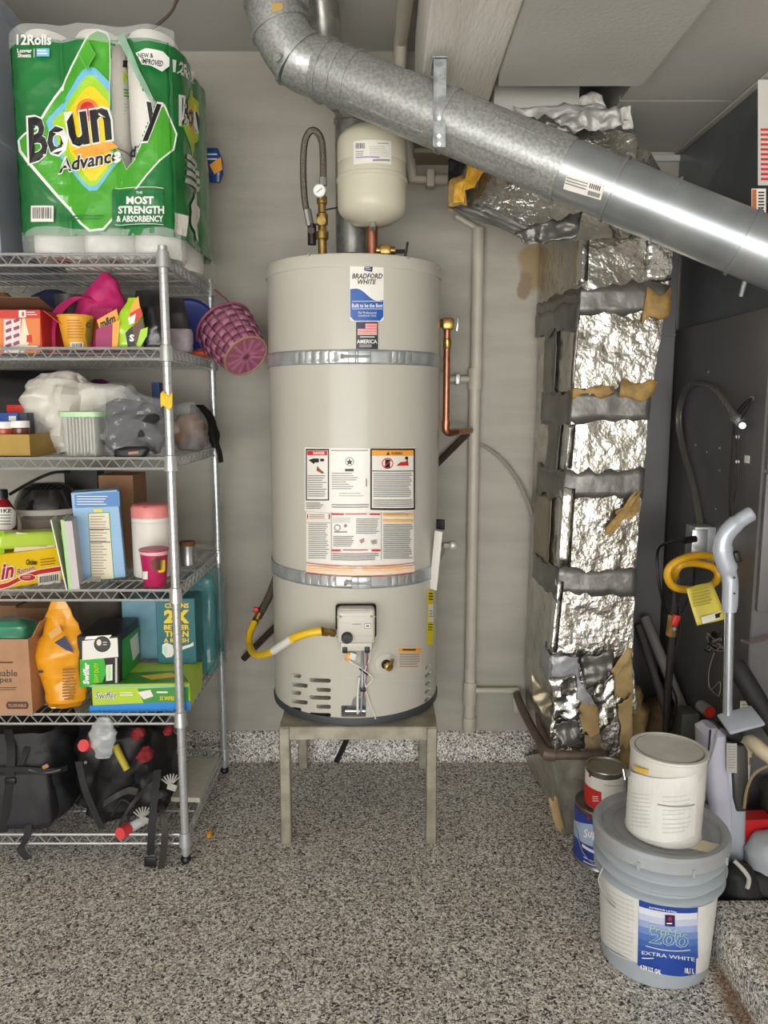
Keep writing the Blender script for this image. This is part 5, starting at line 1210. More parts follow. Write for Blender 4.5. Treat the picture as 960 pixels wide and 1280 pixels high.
opencarton(t, a_, b_, dp, hg, KRA)
MB().box((b_.x + .013, a_.y + dp * .55, z5 + hg + .02), (.002, dp * .8, .06), Matrix.Rotation(R_(28), 3, 'Y')).build('flap', KRA, t)
MB().span((a_.x, a_.y, z5 + hg), (b_.x - .005, a_.y + .002, z5 + hg + .0)).build('front_fold', KRA, t)
BRN = mat('dark_brown_print', '#4a382c', .6); p = Print(Front(a_.y))
p.text('hable', -3, 837, 22, 845.5, BRN, .01).text('pes', 0, 848, 15, 855, BRN, .01).lines(-5, 827, 17, 830.5, 1, BRN, .5, .05).lines(-6, 859, 22, 864, 2, BRN, .3).poly([(10, 877), (34, 877), (36, 880), (36, 883), (34, 886), (10, 886), (8, 883), (8, 880)], BRN).text('FLUSHABLE', 11, 879.5, 33, 883.5, KRA, .03).build(t)
gb = MB(); sack(gb, Vector((b_.x - .082, a_.y + .075, z5 + .02)), [(0, .05, .05, 0, 0), (.06, .07, .055, 0, 0), (hg - .02, .068, .055, 0, 0), (hg + .008, .06, .045, 0, 0), (hg + .02, .04, .03, 0, 0)], .004, 10, 44, .5, 21, sub=5, crease=.007)
tag(gb.build('green_packet', mat('teal_green_film', '#3d8a6c', .3, coat=.4), None, 35), 'soft green wipes packet inside the open kraft box', 'packet')
gx = P(20, 800, a_.y).x
for i in range(4): upbox('brown_carton', ['dark brown carton at the back of the fifth shelf above the kraft box', 'brown carton behind the orange pouch on the fifth shelf', 'x', 'x'][i], 'box', *((-30, 757, 20, 880, 2.62), (27, 760, 62, 880, 2.6))[i], .14, mat('brown_card', '#8a6444', .65), 0, z5) if i < 2 else None
# orange pouch
ORP = mat('orange_film', '#eea420', .34, col2='#e89a18', nscale=6, coat=.3)
c_ = Zp(80, 897, z5); c_.y = 2.285; c_.x = P(80, 890, 2.285).x; h_ = P(80, 752, 2.31).z - z5
t = thing('orange_pouch', 'tall orange yellow refill pouch with a folded top', 'pouch', c_)
sack(MB(), c_, [(0, .05, .02, .006, 0), (.02, .062, .038, .006, 0), (h_ * .3, .066, .043, .0, 0), (h_ * .52, .07, .042, -.006, 0), (h_ * .66, .066, .034, -.002, .006), (h_ * .8, .05, .02, .0, .016), (h_ * .93, .032, .006, -.004, .022), (h_, .022, .0025, -.006, .022)], .003, 10, 72, 1.15, 31, sub=7, crease=.010, csc=15).build('pouch', ORP, t, 30)
p = Print(Front(2.2395), .001); p.lines(78, 836, 96, 877, 11, mat('amber_text', '#8a5f14', .5), .42, .2, -.05).lines(48, 838, 54, 842, 1, NAV, .7).lines(64, 884, 70, 887, 1, WHT, .4).build(t)
p = Print(Plane(Vector((c_.x, 2.262, z5 + h_ * .66)), (1, 0, 0), Vector((0, .28, 1))), .012); p.poly([(70, 803), (83, 795), (95, 816), (84, 812)], NAV).poly([(62, 792), (76, 780), (80, 790), (66, 800)], mat('tan_amber', '#d8a24e', .5)).build(t)
# swiffer boxes
z_low = z5
t = thing('duster_carton', 'flat lime and blue wet cloth carton on the fifth shelf', 'box', Zp(170, 890, z5))
a_ = Zp(113, 891, z5); b_ = Zp(238, 886, z5); a_.y = max(a_.y, 2.25); ux = (b_ - a_).normalized(); n = Vector((ux.y, -ux.x, 0)); wd = (b_ - a_).length
hgl = P(150, 856, a_.y).z - z5; rot = Matrix((ux, -n, Vector((0, 0, 1)))).transposed(); dpl = .2
MB().box((a_ + b_) / 2 - n * dpl / 2 + Vector((0, 0, hgl / 2)), (wd, dpl, hgl), rot, .002, 1).build('carton', mat('lime_carton', '#b4cf2e', .4), t)
fr = Plane(a_, ux, (0, 0, 1)); p = Print(fr); p.poly([(172, 861), (236, 858), (236, 877), (180, 880)], mat('leaf_print', '#3d8f36', .4)).poly([(112, 882), (238, 876), (238, 888), (112, 891.5)], mat('azure_print', '#2a86d6', .4)).lines(112, 857, 236, 859, 1, SKY, .8, 0)
p.text('Swiffer', 119, 864, 147, 874, WHT, .06, .2).text('Swiffer', 119.5, 864.5, 146.5, 873.5, mat('dark_olive', '#44541c', .4), .005, .2).poly([(172, 865), (188, 862), (192, 870), (180, 874)], STK).lines(150, 865, 168, 871, 2, WHT, .35).lines(196, 864, 212, 868, 1, WHT, .5).text('32 WIPES', 200, 870, 218, 875, YEL, .02).build(t)
tpn = Plane(a_ + Vector((0, 0, hgl)), ux, -n); Print(tpn).poly([(118, 856), (236, 852), (226, 838), (140, 842)], mat('leaf_print', '#3d8f36', .4)).poly([(175, 845), (215, 841), (222, 846), (190, 850)], YEL).build(t)
zb_ = z5 + hgl + .001
t = thing('refill_carton', 'black and green heavy duty duster refill box on the flat carton', 'box', Zp(140, 860, zb_))
a_ = Zp(100, 860, zb_); b_ = Zp(146, 858, zb_); a_.y = b_.y = 2.268; a_.x = P(99.5, 858, 2.268).x; b_.x = P(150, 858, 2.268).x
hgb = P(125, 795, 2.268).z - zb_; wd = b_.x - a_.x
MB().box(((a_.x + b_.x) / 2, 2.268 + .1, zb_ + hgb / 2), (wd, .2, hgb), None, .002, 1).build('carton', mat('black_card', '#1b1c1b', .4), t)
Print(Plane((b_.x, 2.268, zb_), (0, 1, 0), (0, 0, 1))).poly([(152.5, 800), (174, 783), (174, 838), (152.5, 858)], GRN).poly([(162, 800), (172, 790), (174, 815), (166, 826)], STK).oval(158, 848, 2, 3, LIM, 10).build(t)
p = Print(Front(2.268)); p.poly([(100, 822), (145, 819), (145, 857), (100, 859)], BLK).poly([(100, 824), (130, 822), (133, 840), (126, 858), (100, 859)], mat('vivid_green_card', '#35b02f', .4)).poly([(103, 801), (147, 797), (148, 821), (103, 825)], STK).poly([(108, 795.5), (140, 793.5), (136, 798), (106, 799.5)], WHT)
p.oval(128, 805, 10.5, 10, BLK).oval(128, 805, 9, 8.6, mat('dark_grey_ink', '#3a3a38', .4)).oval(124, 803, 3, 4, CRM).lines(129, 802, 135, 808, 2, LGR, .4)
p.text('Swiffer', 0, 0, 0, 0, WHT, .05, .1, ((104, 855), (104, 828), (112, 828), (112, 855))).text('HEAVY DUTY', 0, 0, 0, 0, LIM, .04, 0, ((118, 856), (118, 828), (124, 828), (124, 856))).poly([(133, 831), (141, 830), (141, 850), (133, 851)], STK).poly([(135, 832), (139, 832), (139, 848), (135, 849)], mat('pale_lime', '#b8e6a0', .4)).rect(144.4, 822, 147, 857, LGR).build(t)
# teal brush carton
TB = mat('teal_card', '#15656d', .4)
t, fr, sd, M, (wd, hg) = upbox('brush_carton', 'teal cleaning brush carton with yellow lettering behind the post', 'box', 198, 748, 243, 842, 2.44, .10, TB, 0, zb_ + .001)
p = Print(fr); p.text('CLEANS', 206, 754, 236, 760, YEL, .03).text('2X', 205, 762, 237, 779, YEL, .06).text('BETTER', 205, 781, 237, 787, YEL, .04).text('THAN', 206, 788.5, 236, 796, YEL, .04).text('A BRUSH', 205, 797.5, 236, 803, YEL, .03)
p.poly([(203, 806), (208, 803), (216, 806), (217, 811), (238, 805), (242, 802), (242, 807), (218, 816), (215, 821), (208, 822), (203, 816)], STK).oval(207, 813, 2.5, 6, mat('pale_teal', '#bfe0dc', .4)).build(t)
upbox('pale_blue_carton', 'pale blue carton left of the teal brush carton', 'box', 156, 750, 197, 840, 2.49, .10, mat('pale_teal_card', '#6f9fae', .45, col2='#547f92', nscale=6), 0, zb_ + .001)
t = thing('wrapped_pack', 'teal pack of bottles wrapped in clear film at the shelf end', 'pack', P(262, 830, 2.66))
q = P(258, 830, 2.66); q.z = z5
m = MB(); sack(m, q, [(0, .05, .1, 0, 0), (.02, .058, .11, 0, 0), (.15, .06, .11, 0, 0), (.3, .06, .105, 0, 0), (.345, .05, .08, 0, 0), (.36, .02, .04, 0, 0)], .004, 13, 64, .35, 41, sub=6, crease=.01); m.build('film', mat('teal_film', '#5fa3a6', .12, alpha=.4, coat=.6), t, 28)
for i in range(3): MB().lathe([(.024, 0), (.028, .01), (.028, .24), (.012, .28), (.012, .3)], q + Vector((.004 - .015 * (i == 1), -.075 + i * .065, .01)), 18).build('bottle', mat('dark_teal_bottle', '#2b6a70', .35), t)
q = P(128, 780, 2.66); q.z = z5
tag(sack(MB(), q, [(0, .07, .05, 0, 0), (.15, .075, .05, 0, 0), (.3, .06, .04, 0, 0), (.35, .02, .02, 0, 0)], .01, 12, 32, .7, 43).build('grey_cloth_bag', mat('taupe_cloth', '#6a625c', .8), None, 180), 'taupe cloth bag behind the black refill box', 'bag')

# ================================================================== bottom shelf
z6 = SZ[5] + .003
BCK = mat('charcoal_nylon', '#2a2a2d', .6, bump=(300, .25, 'noise'))
c_ = P(38, 1000, 2.395); c_.z = z6
t = thing('backpack', 'charcoal nylon backpack with buckled straps on the bottom shelf', 'backpack', c_)
hb_ = P(40, 912, 2.36).z - z6
sack(MB(), c_, [(0, .13, .11, 0, 0), (.02, .15, .14, 0, 0), (.12, .152, .145, -.004, 0), (.24, .148, .135, -.004, 0), (.3, .135, .11, 0, 0), (hb_ - .01, .1, .07, -.01, 0), (hb_, .06, .04, -.01, 0)], .005, 6, 72, .5, 51, .5, sub=6, crease=.009).build('main_bag', BCK, t, 45)
sack(MB(), c_ + Vector((.02, -.125, .005)), [(0, .1, .025, 0, 0), (.02, .115, .035, 0, 0), (.12, .118, .038, 0, 0), (.18, .11, .03, 0, 0), (.2, .1, .01, 0, 0)], .003, 9, 56, .45, 52, sub=5, crease=.005).build('front_pocket', BCK, t, 45)
STR = mat('black_webbing', '#161617', .7)
yf = 2.255
for i, (pts, w_) in enumerate((([P(10, 912, 2.290), P(14, 940, 2.250), P(12, 975, 2.232), P(8, 1010, 2.232), P(4, 1040, 2.232)], .026), ([P(42, 912, 2.320), P(34, 935, 2.270), P(24, 958, 2.245), P(16, 965, 2.240)], .02), ([P(-5, 962, 2.235), P(30, 962, 2.232), P(62, 964, 2.235), P(84, 960, 2.270)], .016))):
    ribbon(MB(), pts, w_, .003, (0, .25, .97) if i == 2 else (1, .1, 0)).build('strap', STR, t)
MB().box(P(13, 976, 2.232), (.034, .01, .02), None, .003).build('buckle', BPL, t)
MB().box(P(57, 958, 2.232), (.02, .006, .012), Matrix.Rotation(R_(-25), 3, 'Y'), .002).build('zip_pull', mat('tan_leather', '#b07a52', .5), t)
MB().tube(catmull([P(36, 962, 2.232), P(56, 966, 2.232), P(76, 962, 2.240)], 5), .003, 6).build('zip', mat('grey_zip', '#5a5a5c', .5), t)
tag(ribbon(MB(), [P(36, 1030, 2.228), P(33, 1048, 2.215), P(26, 1062, 2.210), P(36, 1074, 2.200)], .022, .003, (1, .2, .25)).build('hanging_strap', STR), 'short black strap end dangling under the backpack', 'strap')
# black gear bag with straps
c_ = P(164, 1000, 2.435); c_.z = z6
t = thing('gear_bag', 'black gear bag with jumbled straps beside the backpack', 'bag', c_)
sack(MB(), c_, [(0, .12, .12, 0, 0), (.04, .135, .14, 0, 0), (.16, .13, .135, 0, 0), (.27, .12, .11, 0, 0), (.33, .09, .06, 0, 0)], .015, 8, 64, .6, 61, sub=6, crease=.022).build('bag', mat('black_nylon', '#0f0f11', .55), t, 40)
def rb(pts, w_, m, nm='strap', side=(1, .2, 0), par=None): return ribbon(MB(), [P(p[0], p[1], p[2] if p[2] < 2.24 else max(2.24, p[2] - .075)) for p in pts], w_, .004, side).build(nm, m, par or t)
rb([(98, 952, 2.34), (106, 985, 2.3), (118, 1015, 2.28), (128, 1036, 2.27)], .02, STR); rb([(150, 1030, 2.29), (165, 1005, 2.31), (184, 985, 2.36), (200, 975, 2.38)], .024, mat('grey_webbing', '#3d3b39', .7), side=(.3, .3, 1))
rb([(130, 1005, 2.34), (145, 995, 2.33), (160, 988, 2.35), (172, 990, 2.36)], .02, mat('grey_webbing', '#3d3b39', .7), side=(.2, .3, 1))
MB().tube(catmull([P(140, 1020, 2.25), P(152, 1000, 2.25), P(164, 1008, 2.25), P(160, 1026, 2.25)], 5), .005, 8).build('cord', STR, t)
MB().cyl(P(107, 953, 2.275), P(107, 953, 2.255), .005, 10).build('rivet', DKST, t)
tag(rb([(197, 962, 2.3), (194, 990, 2.26), (191, 1020, 2.215), (189, 1050, 2.2), (188, 1068, 2.2)], .022, STR, 'ratchet_strap'), 'wide black ratchet strap hanging over the bottom shelf edge', 'strap'); o = bpy.data.objects['ratchet_strap']
o.parent = None; o.location = wloc(t)
MB().box(P(188, 1077, 2.197), (.038, .008, .032), None, .003).build('strap_buckle', BPL, o)
o2 = ribbon(MB(), [P(198, 1000, 2.27), P(203, 1015, 2.22), P(206, 1035, 2.2), P(205, 1060, 2.195), P(201, 1088, 2.195)], .02, .004, (1, .2, 0)).build('strap_end', mat('dark_olive_webbing', '#2c2822', .6)); tag(o2, 'rounded dark strap end hanging beside the ratchet strap', 'strap')
# clear bag with a pink-red cap
q = P(126, 942, 2.25)
t = thing('bottle_in_bag', 'clear plastic bag with a red capped tube over the shelf edge', 'bag', q)
sack(MB(), P(130, 946, 2.225), [(0, .022, .012, 0, 0), (.03, .034, .018, 0, 0), (.08, .036, .018, .002, 0), (.11, .03, .012, .004, 0), (.125, .018, .006, .008, 0)], .004, 22, 56, .8, 71, 1.2, sub=6, crease=.011, csc=30).build('film', mat('bag_film_bright', '#d5d9da', .1, alpha=.4, coat=.8), t, 25)
MB().cyl(P(112, 931, 2.25), P(104, 932, 2.215), .018, 18).build('red_cap', mat('coral_red', '#e0474a', .4), t)
MB().cyl(P(104, 932, 2.2149), P(103.6, 932, 2.213), .0115, 16).build('cap_recess', mat('coral_red', '#e0474a', .4), t)
MB().cyl(P(112, 931, 2.25), P(134, 920, 2.26), .015, 14).build('tube', mat('milky_plastic', '#cfd2d3', .3), t)
# yellow stick, red bits, red-capped tube, ribbed plastic
tag(MB().tube([P(144, 932, 2.28), P(150, 945, 2.27), P(159, 962, 2.26)], [.011, .0115, .0105], 12).build('yellow_handle', mat('dull_yellow', '#b3a62e', .5)), 'short dull yellow tube stuck in the black gear bag', 'tool')
for i, (px, py, a_, lb_) in enumerate(((172, 916, .02, 'small red clip high on the black gear bag'), (181, 942, .024, 'red folded webbing loop on the black gear bag'), (210, 912, .015, 'red clip beside the front post above the gear bag'))):
    tag(sack(MB(), P(px, py, 2.29), [(-a_, a_ * .6, .01, 0, 0), (-a_ * .4, a_, .014, 0, 0), (a_ * .5, a_ * .8, .012, .003, 0), (a_, a_ * .4, .006, .006, 0)], .004, 26, 28, .6, 80 + i, sub=5, crease=.009, csc=40).build('red_clip', mat('dark_red_cloth', '#7a1418', .7), None, 30), lb_, 'clip')
t = thing('capped_tube', 'dark tube with a bright red cap resting on the bottom shelf rail', 'tube', P(160, 1040, 2.23))
MB().cyl(P(150, 1042, 2.205), P(160, 1036, 2.24), .0185, 18).build('red_cap', mat('coral_red', '#e0474a', .4), t)
MB().cyl(P(160, 1036, 2.24), P(178, 1026, 2.28), .016, 16).build('sleeve', mat('milky_plastic', '#cfd2d3', .3), t)
MB().cyl(P(178, 1026, 2.28), P(205, 990, 2.30), .014, 14).build('tube', mat('dark_grey_plastic', '#3b3f3d', .5), t)
for i, (px, py, Y, lb_) in enumerate(((180, 1016, 2.255, 'pale ribbed plastic fan piece above the red capped tube'), (215, 975, 2.265, 'pale ribbed plastic fan piece behind the front post'))):
    m = MB()
    for k in range(7):
        q = R_(-50 + k * 16); c0 = P(px, py + 8, Y); m.box(c0 + Vector((math.sin(q) * .018 - .004, .002 * k, math.cos(q) * .02)), (.0045, .004, .038), Matrix.Rotation(q, 3, 'Y'), .001, 1)
    m.box(P(px, py + 9, Y + .004), (.03, .006, .022), Matrix.Rotation(R_(20), 3, 'Y'), .003)
    tag(m.build('ribbed_piece', mat('milky_grey', '#a9a79f', .45)), lb_, 'plastic piece')
# white board on the shelf
a_ = Zp(213, 1004, z6); m = MB()
m.prism([Zp(214, 1002, z6 + .002), Zp(250, 1003, z6 + .002), Zp(272, 953, z6 + .002), Zp(238, 952, z6 + .002)], (0, 0, .016))
tag(m.build('white_board', mat('white_laminate', '#d8d2c4', .45, col2='#cec8b9', nscale=40)), 'white board lying on the bottom shelf by the rear post', 'board')
q = Zp(262, 1046, 0)
tag(sack(MB(), q, [(0, .005, .008, 0, 0), (.006, .009, .016, 0, 0), (.014, .008, .014, 0, 0), (.02, .003, .006, 0, 0)], .002, 60, 16, .8, 3).build('orange_scrap', mat('orange_scrap', '#d99a22', .5), None, 180), 'tiny orange scrap lying on the floor by the shelf', 'scrap')
# ================================================================== foil wrapped duct
FOIL = mat('foil', '#c6c4be', .2, .94, col2='#a9a498', nscale=16, ndetail=5, contrast=(.35, .7), bump=(30, .75, 'noise'))
FOILB = mat('bright_foil', '#dad9d6', .16, 1, bump=(26, .7, 'noise'))
TAPE = mat('grey_duct_tape', '#7d7b77', .36, .55, col2='#6c6a66', nscale=12, bump=(18, .35, 'noise'))
TAPEL = mat('silver_tape', '#a9abae', .42, .4, bump=(22, .6, 'noise'))
MAST = mat('amber_residue', '#b08d4c', .6, col2='#8a6f42', nscale=30, bump=(40, .4, 'noise'))
KRP = mat('kraft_paper', '#b59b6c', .6, col2='#97804f', nscale=12, bump=(25, .3, 'noise'))
dt = thing('foil_duct', 'foil wrapped air duct bound with grey tape standing against the wall', 'duct', (.71, 2.7, 0))
# rows: photo y, front left x, front right x, depth of the front face, wall edge x
DR = [(262, 733, 838, 2.50, 676), (320, 729, 837, 2.50, 675), (372, 727, 833, 2.50, 673), (500, 717, 811, 2.51, 671), (620, 706, 801, 2.51, 665), (735, 699, 792, 2.50, 661), (830, 689, 790, 2.48, 657), (880, 690, 796, 2.46, 654), (950, 687, 770, 2.44, 655)]
def drow(py):
    for i in range(len(DR) - 1):
        if DR[i][0] <= py <= DR[i + 1][0] or i == len(DR) - 2 or py < DR[0][0]:
            f = (py - DR[i][0]) / (DR[i + 1][0] - DR[i][0]); return [DR[i][j] * (1 - f) + DR[i + 1][j] * f for j in range(5)]
def dring(py, off=0., nf=14, ns=14, rough=.006, seed=0, skip_back=False):
    y, fl, frx, Y, wb = drow(py)
    A = P(wb, py, YW - .025); B = P(fl, py, Y); C = P(frx, py, Y); zz_ = B.z
    A = Vector((A.x, A.y, zz_)); C.z = zz_; D = Vector((C.x + .0, YW - .025, zz_))
    ctr = (A + B + C + D) / 4; pts = []
    for p0, p1, k in ((A, B, ns), (B, C, nf), (C, D, ns)):
        for i in range(k): pts.append(p0.lerp(p1, i / k))
    pts.append(D); out = []
    for i, p in enumerate(pts):
        d = p - ctr; d.z = 0; d.normalize(); q = p + Vector((seed, 0, 0))
        w_ = 1 if 0 < i < len(pts) - 1 else 0
        out.append(p + d * (off + w_ * (rough * ridge(q, 9, 3) * .6 + .004 * fbm(q, 30, 2))))
    return out
def dstrip(y0, y1, m, name, off, n=0, i0=0, i1=None, rag=0., seed=0, rough=.006, parent=None, solid=0.):
    n = n or max(2, int((y1 - y0) / 9)); rows = []
    for k in range(n + 1):
        r = dring(y0 + (y1 - y0) * k / n, off, rough=rough)
        if rag and k in (0, n): r = [p + Vector((0, 0, rag * fbm(p + Vector((seed, 0, 0)), 26, 3))) for p in r]
        rows.append(r[i0:i1])
    mb = MB(); L_ = len(rows[0]); mb.add([p for r in rows for p in r], [[i * L_ + j, i * L_ + j + 1, (i + 1) * L_ + j + 1, (i + 1) * L_ + j] for i in range(n) for j in range(L_ - 1)])
    return mb.build(name, m, parent or dt, 60, solid)
dstrip(262, 950, FOIL, 'foil_wrap', 0, 76)
# tape bands
for k, (y0, y1) in enumerate(((358, 392), (488, 526), (588, 622), (711, 742))):
    dstrip(y0, y1, TAPE, 'tape_band', .006, 4, 3 if k else 0, 29, .022, k * 3., .005, solid=.001)
    dstrip(y0 + 3, y1 + 6, TAPE, 'tape_band', .009, 4, 4, 15, .02, k * 5. + 1, .008, solid=.001)
dstrip(376, 410, TAPE, 'tape_band', .012, 4, 0, 15, .03, 7, .01, solid=.001)
dstrip(400, 500, TAPE, 'side_tape', .007, 10, 4, 9, .02, 8, .008, solid=.001)
dstrip(520, 600, TAPE, 'side_tape', .007, 8, 7, 12, .02, 9, .008, solid=.001)
dstrip(625, 715, mat('tan_foil', '#8f8670', .35, .6, bump=(20, .5, 'noise')), 'side_tape', .006, 8, 3, 11, .02, 10, .008, solid=.001)
# bright corner tape
dstrip(282, 356, FOILB, 'corner_tape', .008, 10, 12, 16, .01, 11, .004, solid=.001)
for y0, y1, i0, i1 in ((396, 486, 12, 15), (530, 586, 12, 16), (612, 706, 12, 17), (725, 815, 12, 16)): dstrip(y0, y1, FOILB, 'corner_tape', .010, 9, i0, i1, .012, y0, .006, solid=.001)
dstrip(300, 352, FOILB, 'edge_foil', .009, 6, 24, 30, .01, 12, .004, solid=.001)
# amber residue and kraft scraps
dstrip(366, 402, MAST, 'residue_patch', .012, 5, 24, 29, .03, 13, .012, solid=.001)
dstrip(478, 497, MAST, 'residue_patch', .011, 3, 22, 29, .02, 14, .01, solid=.001)
dstrip(484, 496, MAST, 'residue_patch', .010, 3, 13, 22, .02, 15, .008, solid=.001)
def scrap(pts, Y, m, name='paper_scrap', sub=6, amp=.006):
    q = [P(*p, Y) for p in pts]
    def fn(u, v): 
        e = .16; uu = u + e * (noise.noise(Vector((v * 3 + pts[0][0], u * 2, 1))) * 2 * abs(u - .5)); vv = v + e * (noise.noise(Vector((u * 3 + pts[0][1], v * 2, 4))) * 2 * abs(v - .5))
        a_ = q[0].lerp(q[1], uu); b_ = q[3].lerp(q[2], uu); p = a_.lerp(b_, vv); k = int(pts[0][0])
        return p + Vector((.4 * amp * folds(p, 20, k + 3), -amp * 1.3 * folds(p, 22, k) - .004 * math.sin(u * 3.1), .4 * amp * folds(p, 18, k + 7)))
    return MB().grid(fn, max(sub, 14), max(sub, 14)).build(name, m, dt, 26, .0012)
scrap([(755, 662), (795, 612), (799, 618), (763, 671)], 2.475, MAST); scrap([(770, 640), (800, 618), (800, 640), (778, 652)], 2.48, MAST)
scrap([(722, 872), (748, 884), (749, 920), (729, 918)], 2.4, KRP); scrap([(730, 918), (752, 919), (753, 944), (731, 942)], 2.4, mat('dull_kraft', '#8d7b5e', .6))
scrap([(768, 838), (790, 815), (791, 868), (768, 872)], 2.44, KRP); scrap([(764, 838), (786, 806), (790, 816), (770, 848)], 2.42, KRP)
scrap([(772, 880), (792, 868), (790, 930), (776, 936)], 2.44, KRP)
# crumpled lower boot
dstrip(815, 850, TAPEL, 'tape_band', .012, 4, 10, 17, .02, 17, .01, solid=.001)
scrap([(690, 818), (724, 822), (725, 848), (688, 852)], 2.42, TAPEL); scrap([(726, 822), (768, 812), (766, 838), (735, 862)], 2.43, TAPE, amp=.012)
scrap([(688, 850), (722, 846), (730, 895), (694, 900)], 2.40, FOILB, amp=.018, sub=10); scrap([(722, 846), (740, 874), (746, 884), (720, 874)], 2.40, TAPEL)
scrap([(694, 905), (720, 898), (731, 930), (700, 935)], 2.395, TAPE, amp=.014, sub=8); scrap([(742, 862), (768, 842), (766, 900), (748, 915)], 2.42, FOIL, amp=.02, sub=10)
scrap([(664, 840), (690, 870), (690, 905), (668, 880)], 2.44, mat('tan_foil', '#8f8670', .35, .6, bump=(20, .5, 'noise')), amp=.012)
# metal boot below the brown pipe, splayed to a toe on the floor
toe = Zp(709, 1044, 0); bm_ = MB()
A = P(655, 945, YW - .01); B = P(687, 940, 2.43); C = P(745, 945, 2.43); D = Vector((C.x + .04, YW - .01, C.z))
A2 = Zp(672, 985, .004); A2 = Vector((.57, YW - .03, .004)); B2 = Vector((toe.x, toe.y, .004)); C2 = Vector((toe.x + .13, toe.y + .07, .004)); D2 = Vector((C2.x + .05, YW - .03, .004))
rows = []
for k in range(13):
    f = k / 12; quad = [A.lerp(A2, f), B.lerp(B2, f), C.lerp(C2, f), D.lerp(D2, f)]; r = []
    for s_ in range(3):
        for i in range(10):
            p = quad[s_].lerp(quad[s_ + 1], i / 10); nrm = Vector((-.6, -.8, 0)) if s_ < 1 else Vector((0, -1, 0))
            r.append(p + nrm * (.012 * folds(p, 14, 5) + .004 * ridge(p, 20, 2)) * (1 if 0 < k < 12 else .3))
    r.append(quad[3]); rows.append(r)
L_ = len(rows[0]); bm_.add([p for r in rows for p in r], [[i * L_ + j, i * L_ + j + 1, (i + 1) * L_ + j + 1, (i + 1) * L_ + j] for i in range(12) for j in range(L_ - 1)])
bm_.build('boot', mat('boot_foil', '#b9b4a8', .34, .5, col2='#a09a8c', nscale=20, bump=(24, .5, 'noise')), dt, 60)
scrap([(685, 1000), (696, 996), (706, 1040), (694, 1036)], 2.37, KRP, 'residue_patch')
# horizontal foil box at the top
hd = thing('foil_plenum', 'foil wrapped duct box with torn grey tape below the ceiling', 'duct', (.55, 2.7, 2.0))
def hsec(px, ytop, ybot, Yf):
    a0 = P(px, ybot, Yf); b0 = P(px, ytop, Yf + .02); k = 9; r = []
    for i in range(k): r.append(a0.lerp(b0, i / (k - 1)))
    zb2 = a0.z + .12
    r.append(Vector((b0.x, 2.9, max(b0.z, zb2) + .02))); r.append(Vector((a0.x, 2.9, zb2)))
    for i in range(4): r.append(Vector((a0.x, 2.9, zb2)).lerp(a0, (i + 1) / 5))
    return [p + Vector((0, -.012 * ridge(p, 8, 3) - .004 * fbm(p, 26, 2), .006 * ridge(p + Vector((3, 0, 0)), 9, 2))) for p in r]
hs_ = [(574, 226, 252, 2.6), (584, 205, 262, 2.56), (600, 190, 268, 2.53), (640, 178, 285, 2.5), (680, 168, 300, 2.47), (720, 162, 304, 2.46), (760, 164, 300, 2.46), (790, 172, 298, 2.46), (812, 196, 292, 2.47), (828, 226, 286, 2.48)]
fine_ = []
for i in range(len(hs_) - 1):
    for j in range(4): f = j / 4; fine_.append([hs_[i][k] * (1 - f) + hs_[i + 1][k] * f for k in range(4)])
fine_.append(hs_[-1])
MB().rings([hsec(*r) for r in fine_]).build('foil_wrap', FOIL, hd, 60)
def hscrap(pts, Y, m, name, sub=8, amp=.008, dy=0.):
    q = [P(p[0], p[1], p[2] if len(p) > 2 else Y) for p in pts]
    fn = lambda u, v: (lambda p: p + Vector((0, -amp * ridge(p, 22, 2), amp * .6 * ridge(p + Vector((2, 0, 0)), 18, 2))))(q[0].lerp(q[1], u).lerp(q[3].lerp(q[2], u), v))
    return MB().grid(fn, sub * 2, sub).build(name, m, hd, 180, .0014)
LTP = mat('pale_grey_tape', '#a8a6a2', .45, .3, bump=(16, .4, 'noise'))
hscrap([(626, 150), (705, 148), (722, 172), (632, 168)], 2.42, TAPE, 'torn_tape', amp=.016); hscrap([(640, 140), (752, 136), (782, 160), (650, 158)], 2.43, LTP, 'torn_tape', amp=.018)
hscrap([(690, 152), (768, 138), (776, 166), (716, 172)], 2.41, LTP, 'torn_tape', amp=.02); hscrap([(715, 132), (745, 120), (756, 140), (722, 146)], 2.45, mat('white_crumple', '#cfccc6', .5), 'torn_tape', amp=.02)
hscrap([(772, 140), (786, 136), (790, 164), (776, 168)], 2.42, mat('white_crumple', '#cfccc6', .5), 'torn_tape', amp=.014)
hscrap([(558, 262, 2.56), (600, 258, 2.53), (680, 296, 2.45), (650, 300, 2.47)], 2.5, TAPE, 'torn_tape', amp=.01); hscrap([(640, 296, 2.46), (728, 270, 2.44), (718, 304, 2.43), (662, 314, 2.45)], 2.45, TAPE, 'torn_tape', amp=.02)
hscrap([(560, 230, 2.58), (578, 222, 2.56), (584, 262, 2.55), (560, 266, 2.57)], 2.5, MAST, 'residue_patch', amp=.012); hscrap([(584, 212, 2.54), (608, 210, 2.52), (592, 240, 2.52), (578, 244, 2.54)], 2.5, mat('yellow_mastic', '#d1a02a', .5, bump=(30, .5, 'noise')), 'residue_patch', amp=.014); hscrap([(568, 232, 2.55), (582, 228, 2.54), (580, 258, 2.54), (566, 258, 2.55)], 2.5, mat('yellow_mastic', '#d1a02a', .5, bump=(30, .5, 'noise')), 'residue_patch', amp=.012)
hscrap([(780, 226), (800, 214), (806, 236), (790, 240)], 2.44, KRP, 'residue_patch')
hscrap([(560, 205, 2.72), (585, 200, 2.7), (590, 240, 2.66), (560, 238, 2.68)], 2.7, RUB, 'dark_collar', amp=.016)
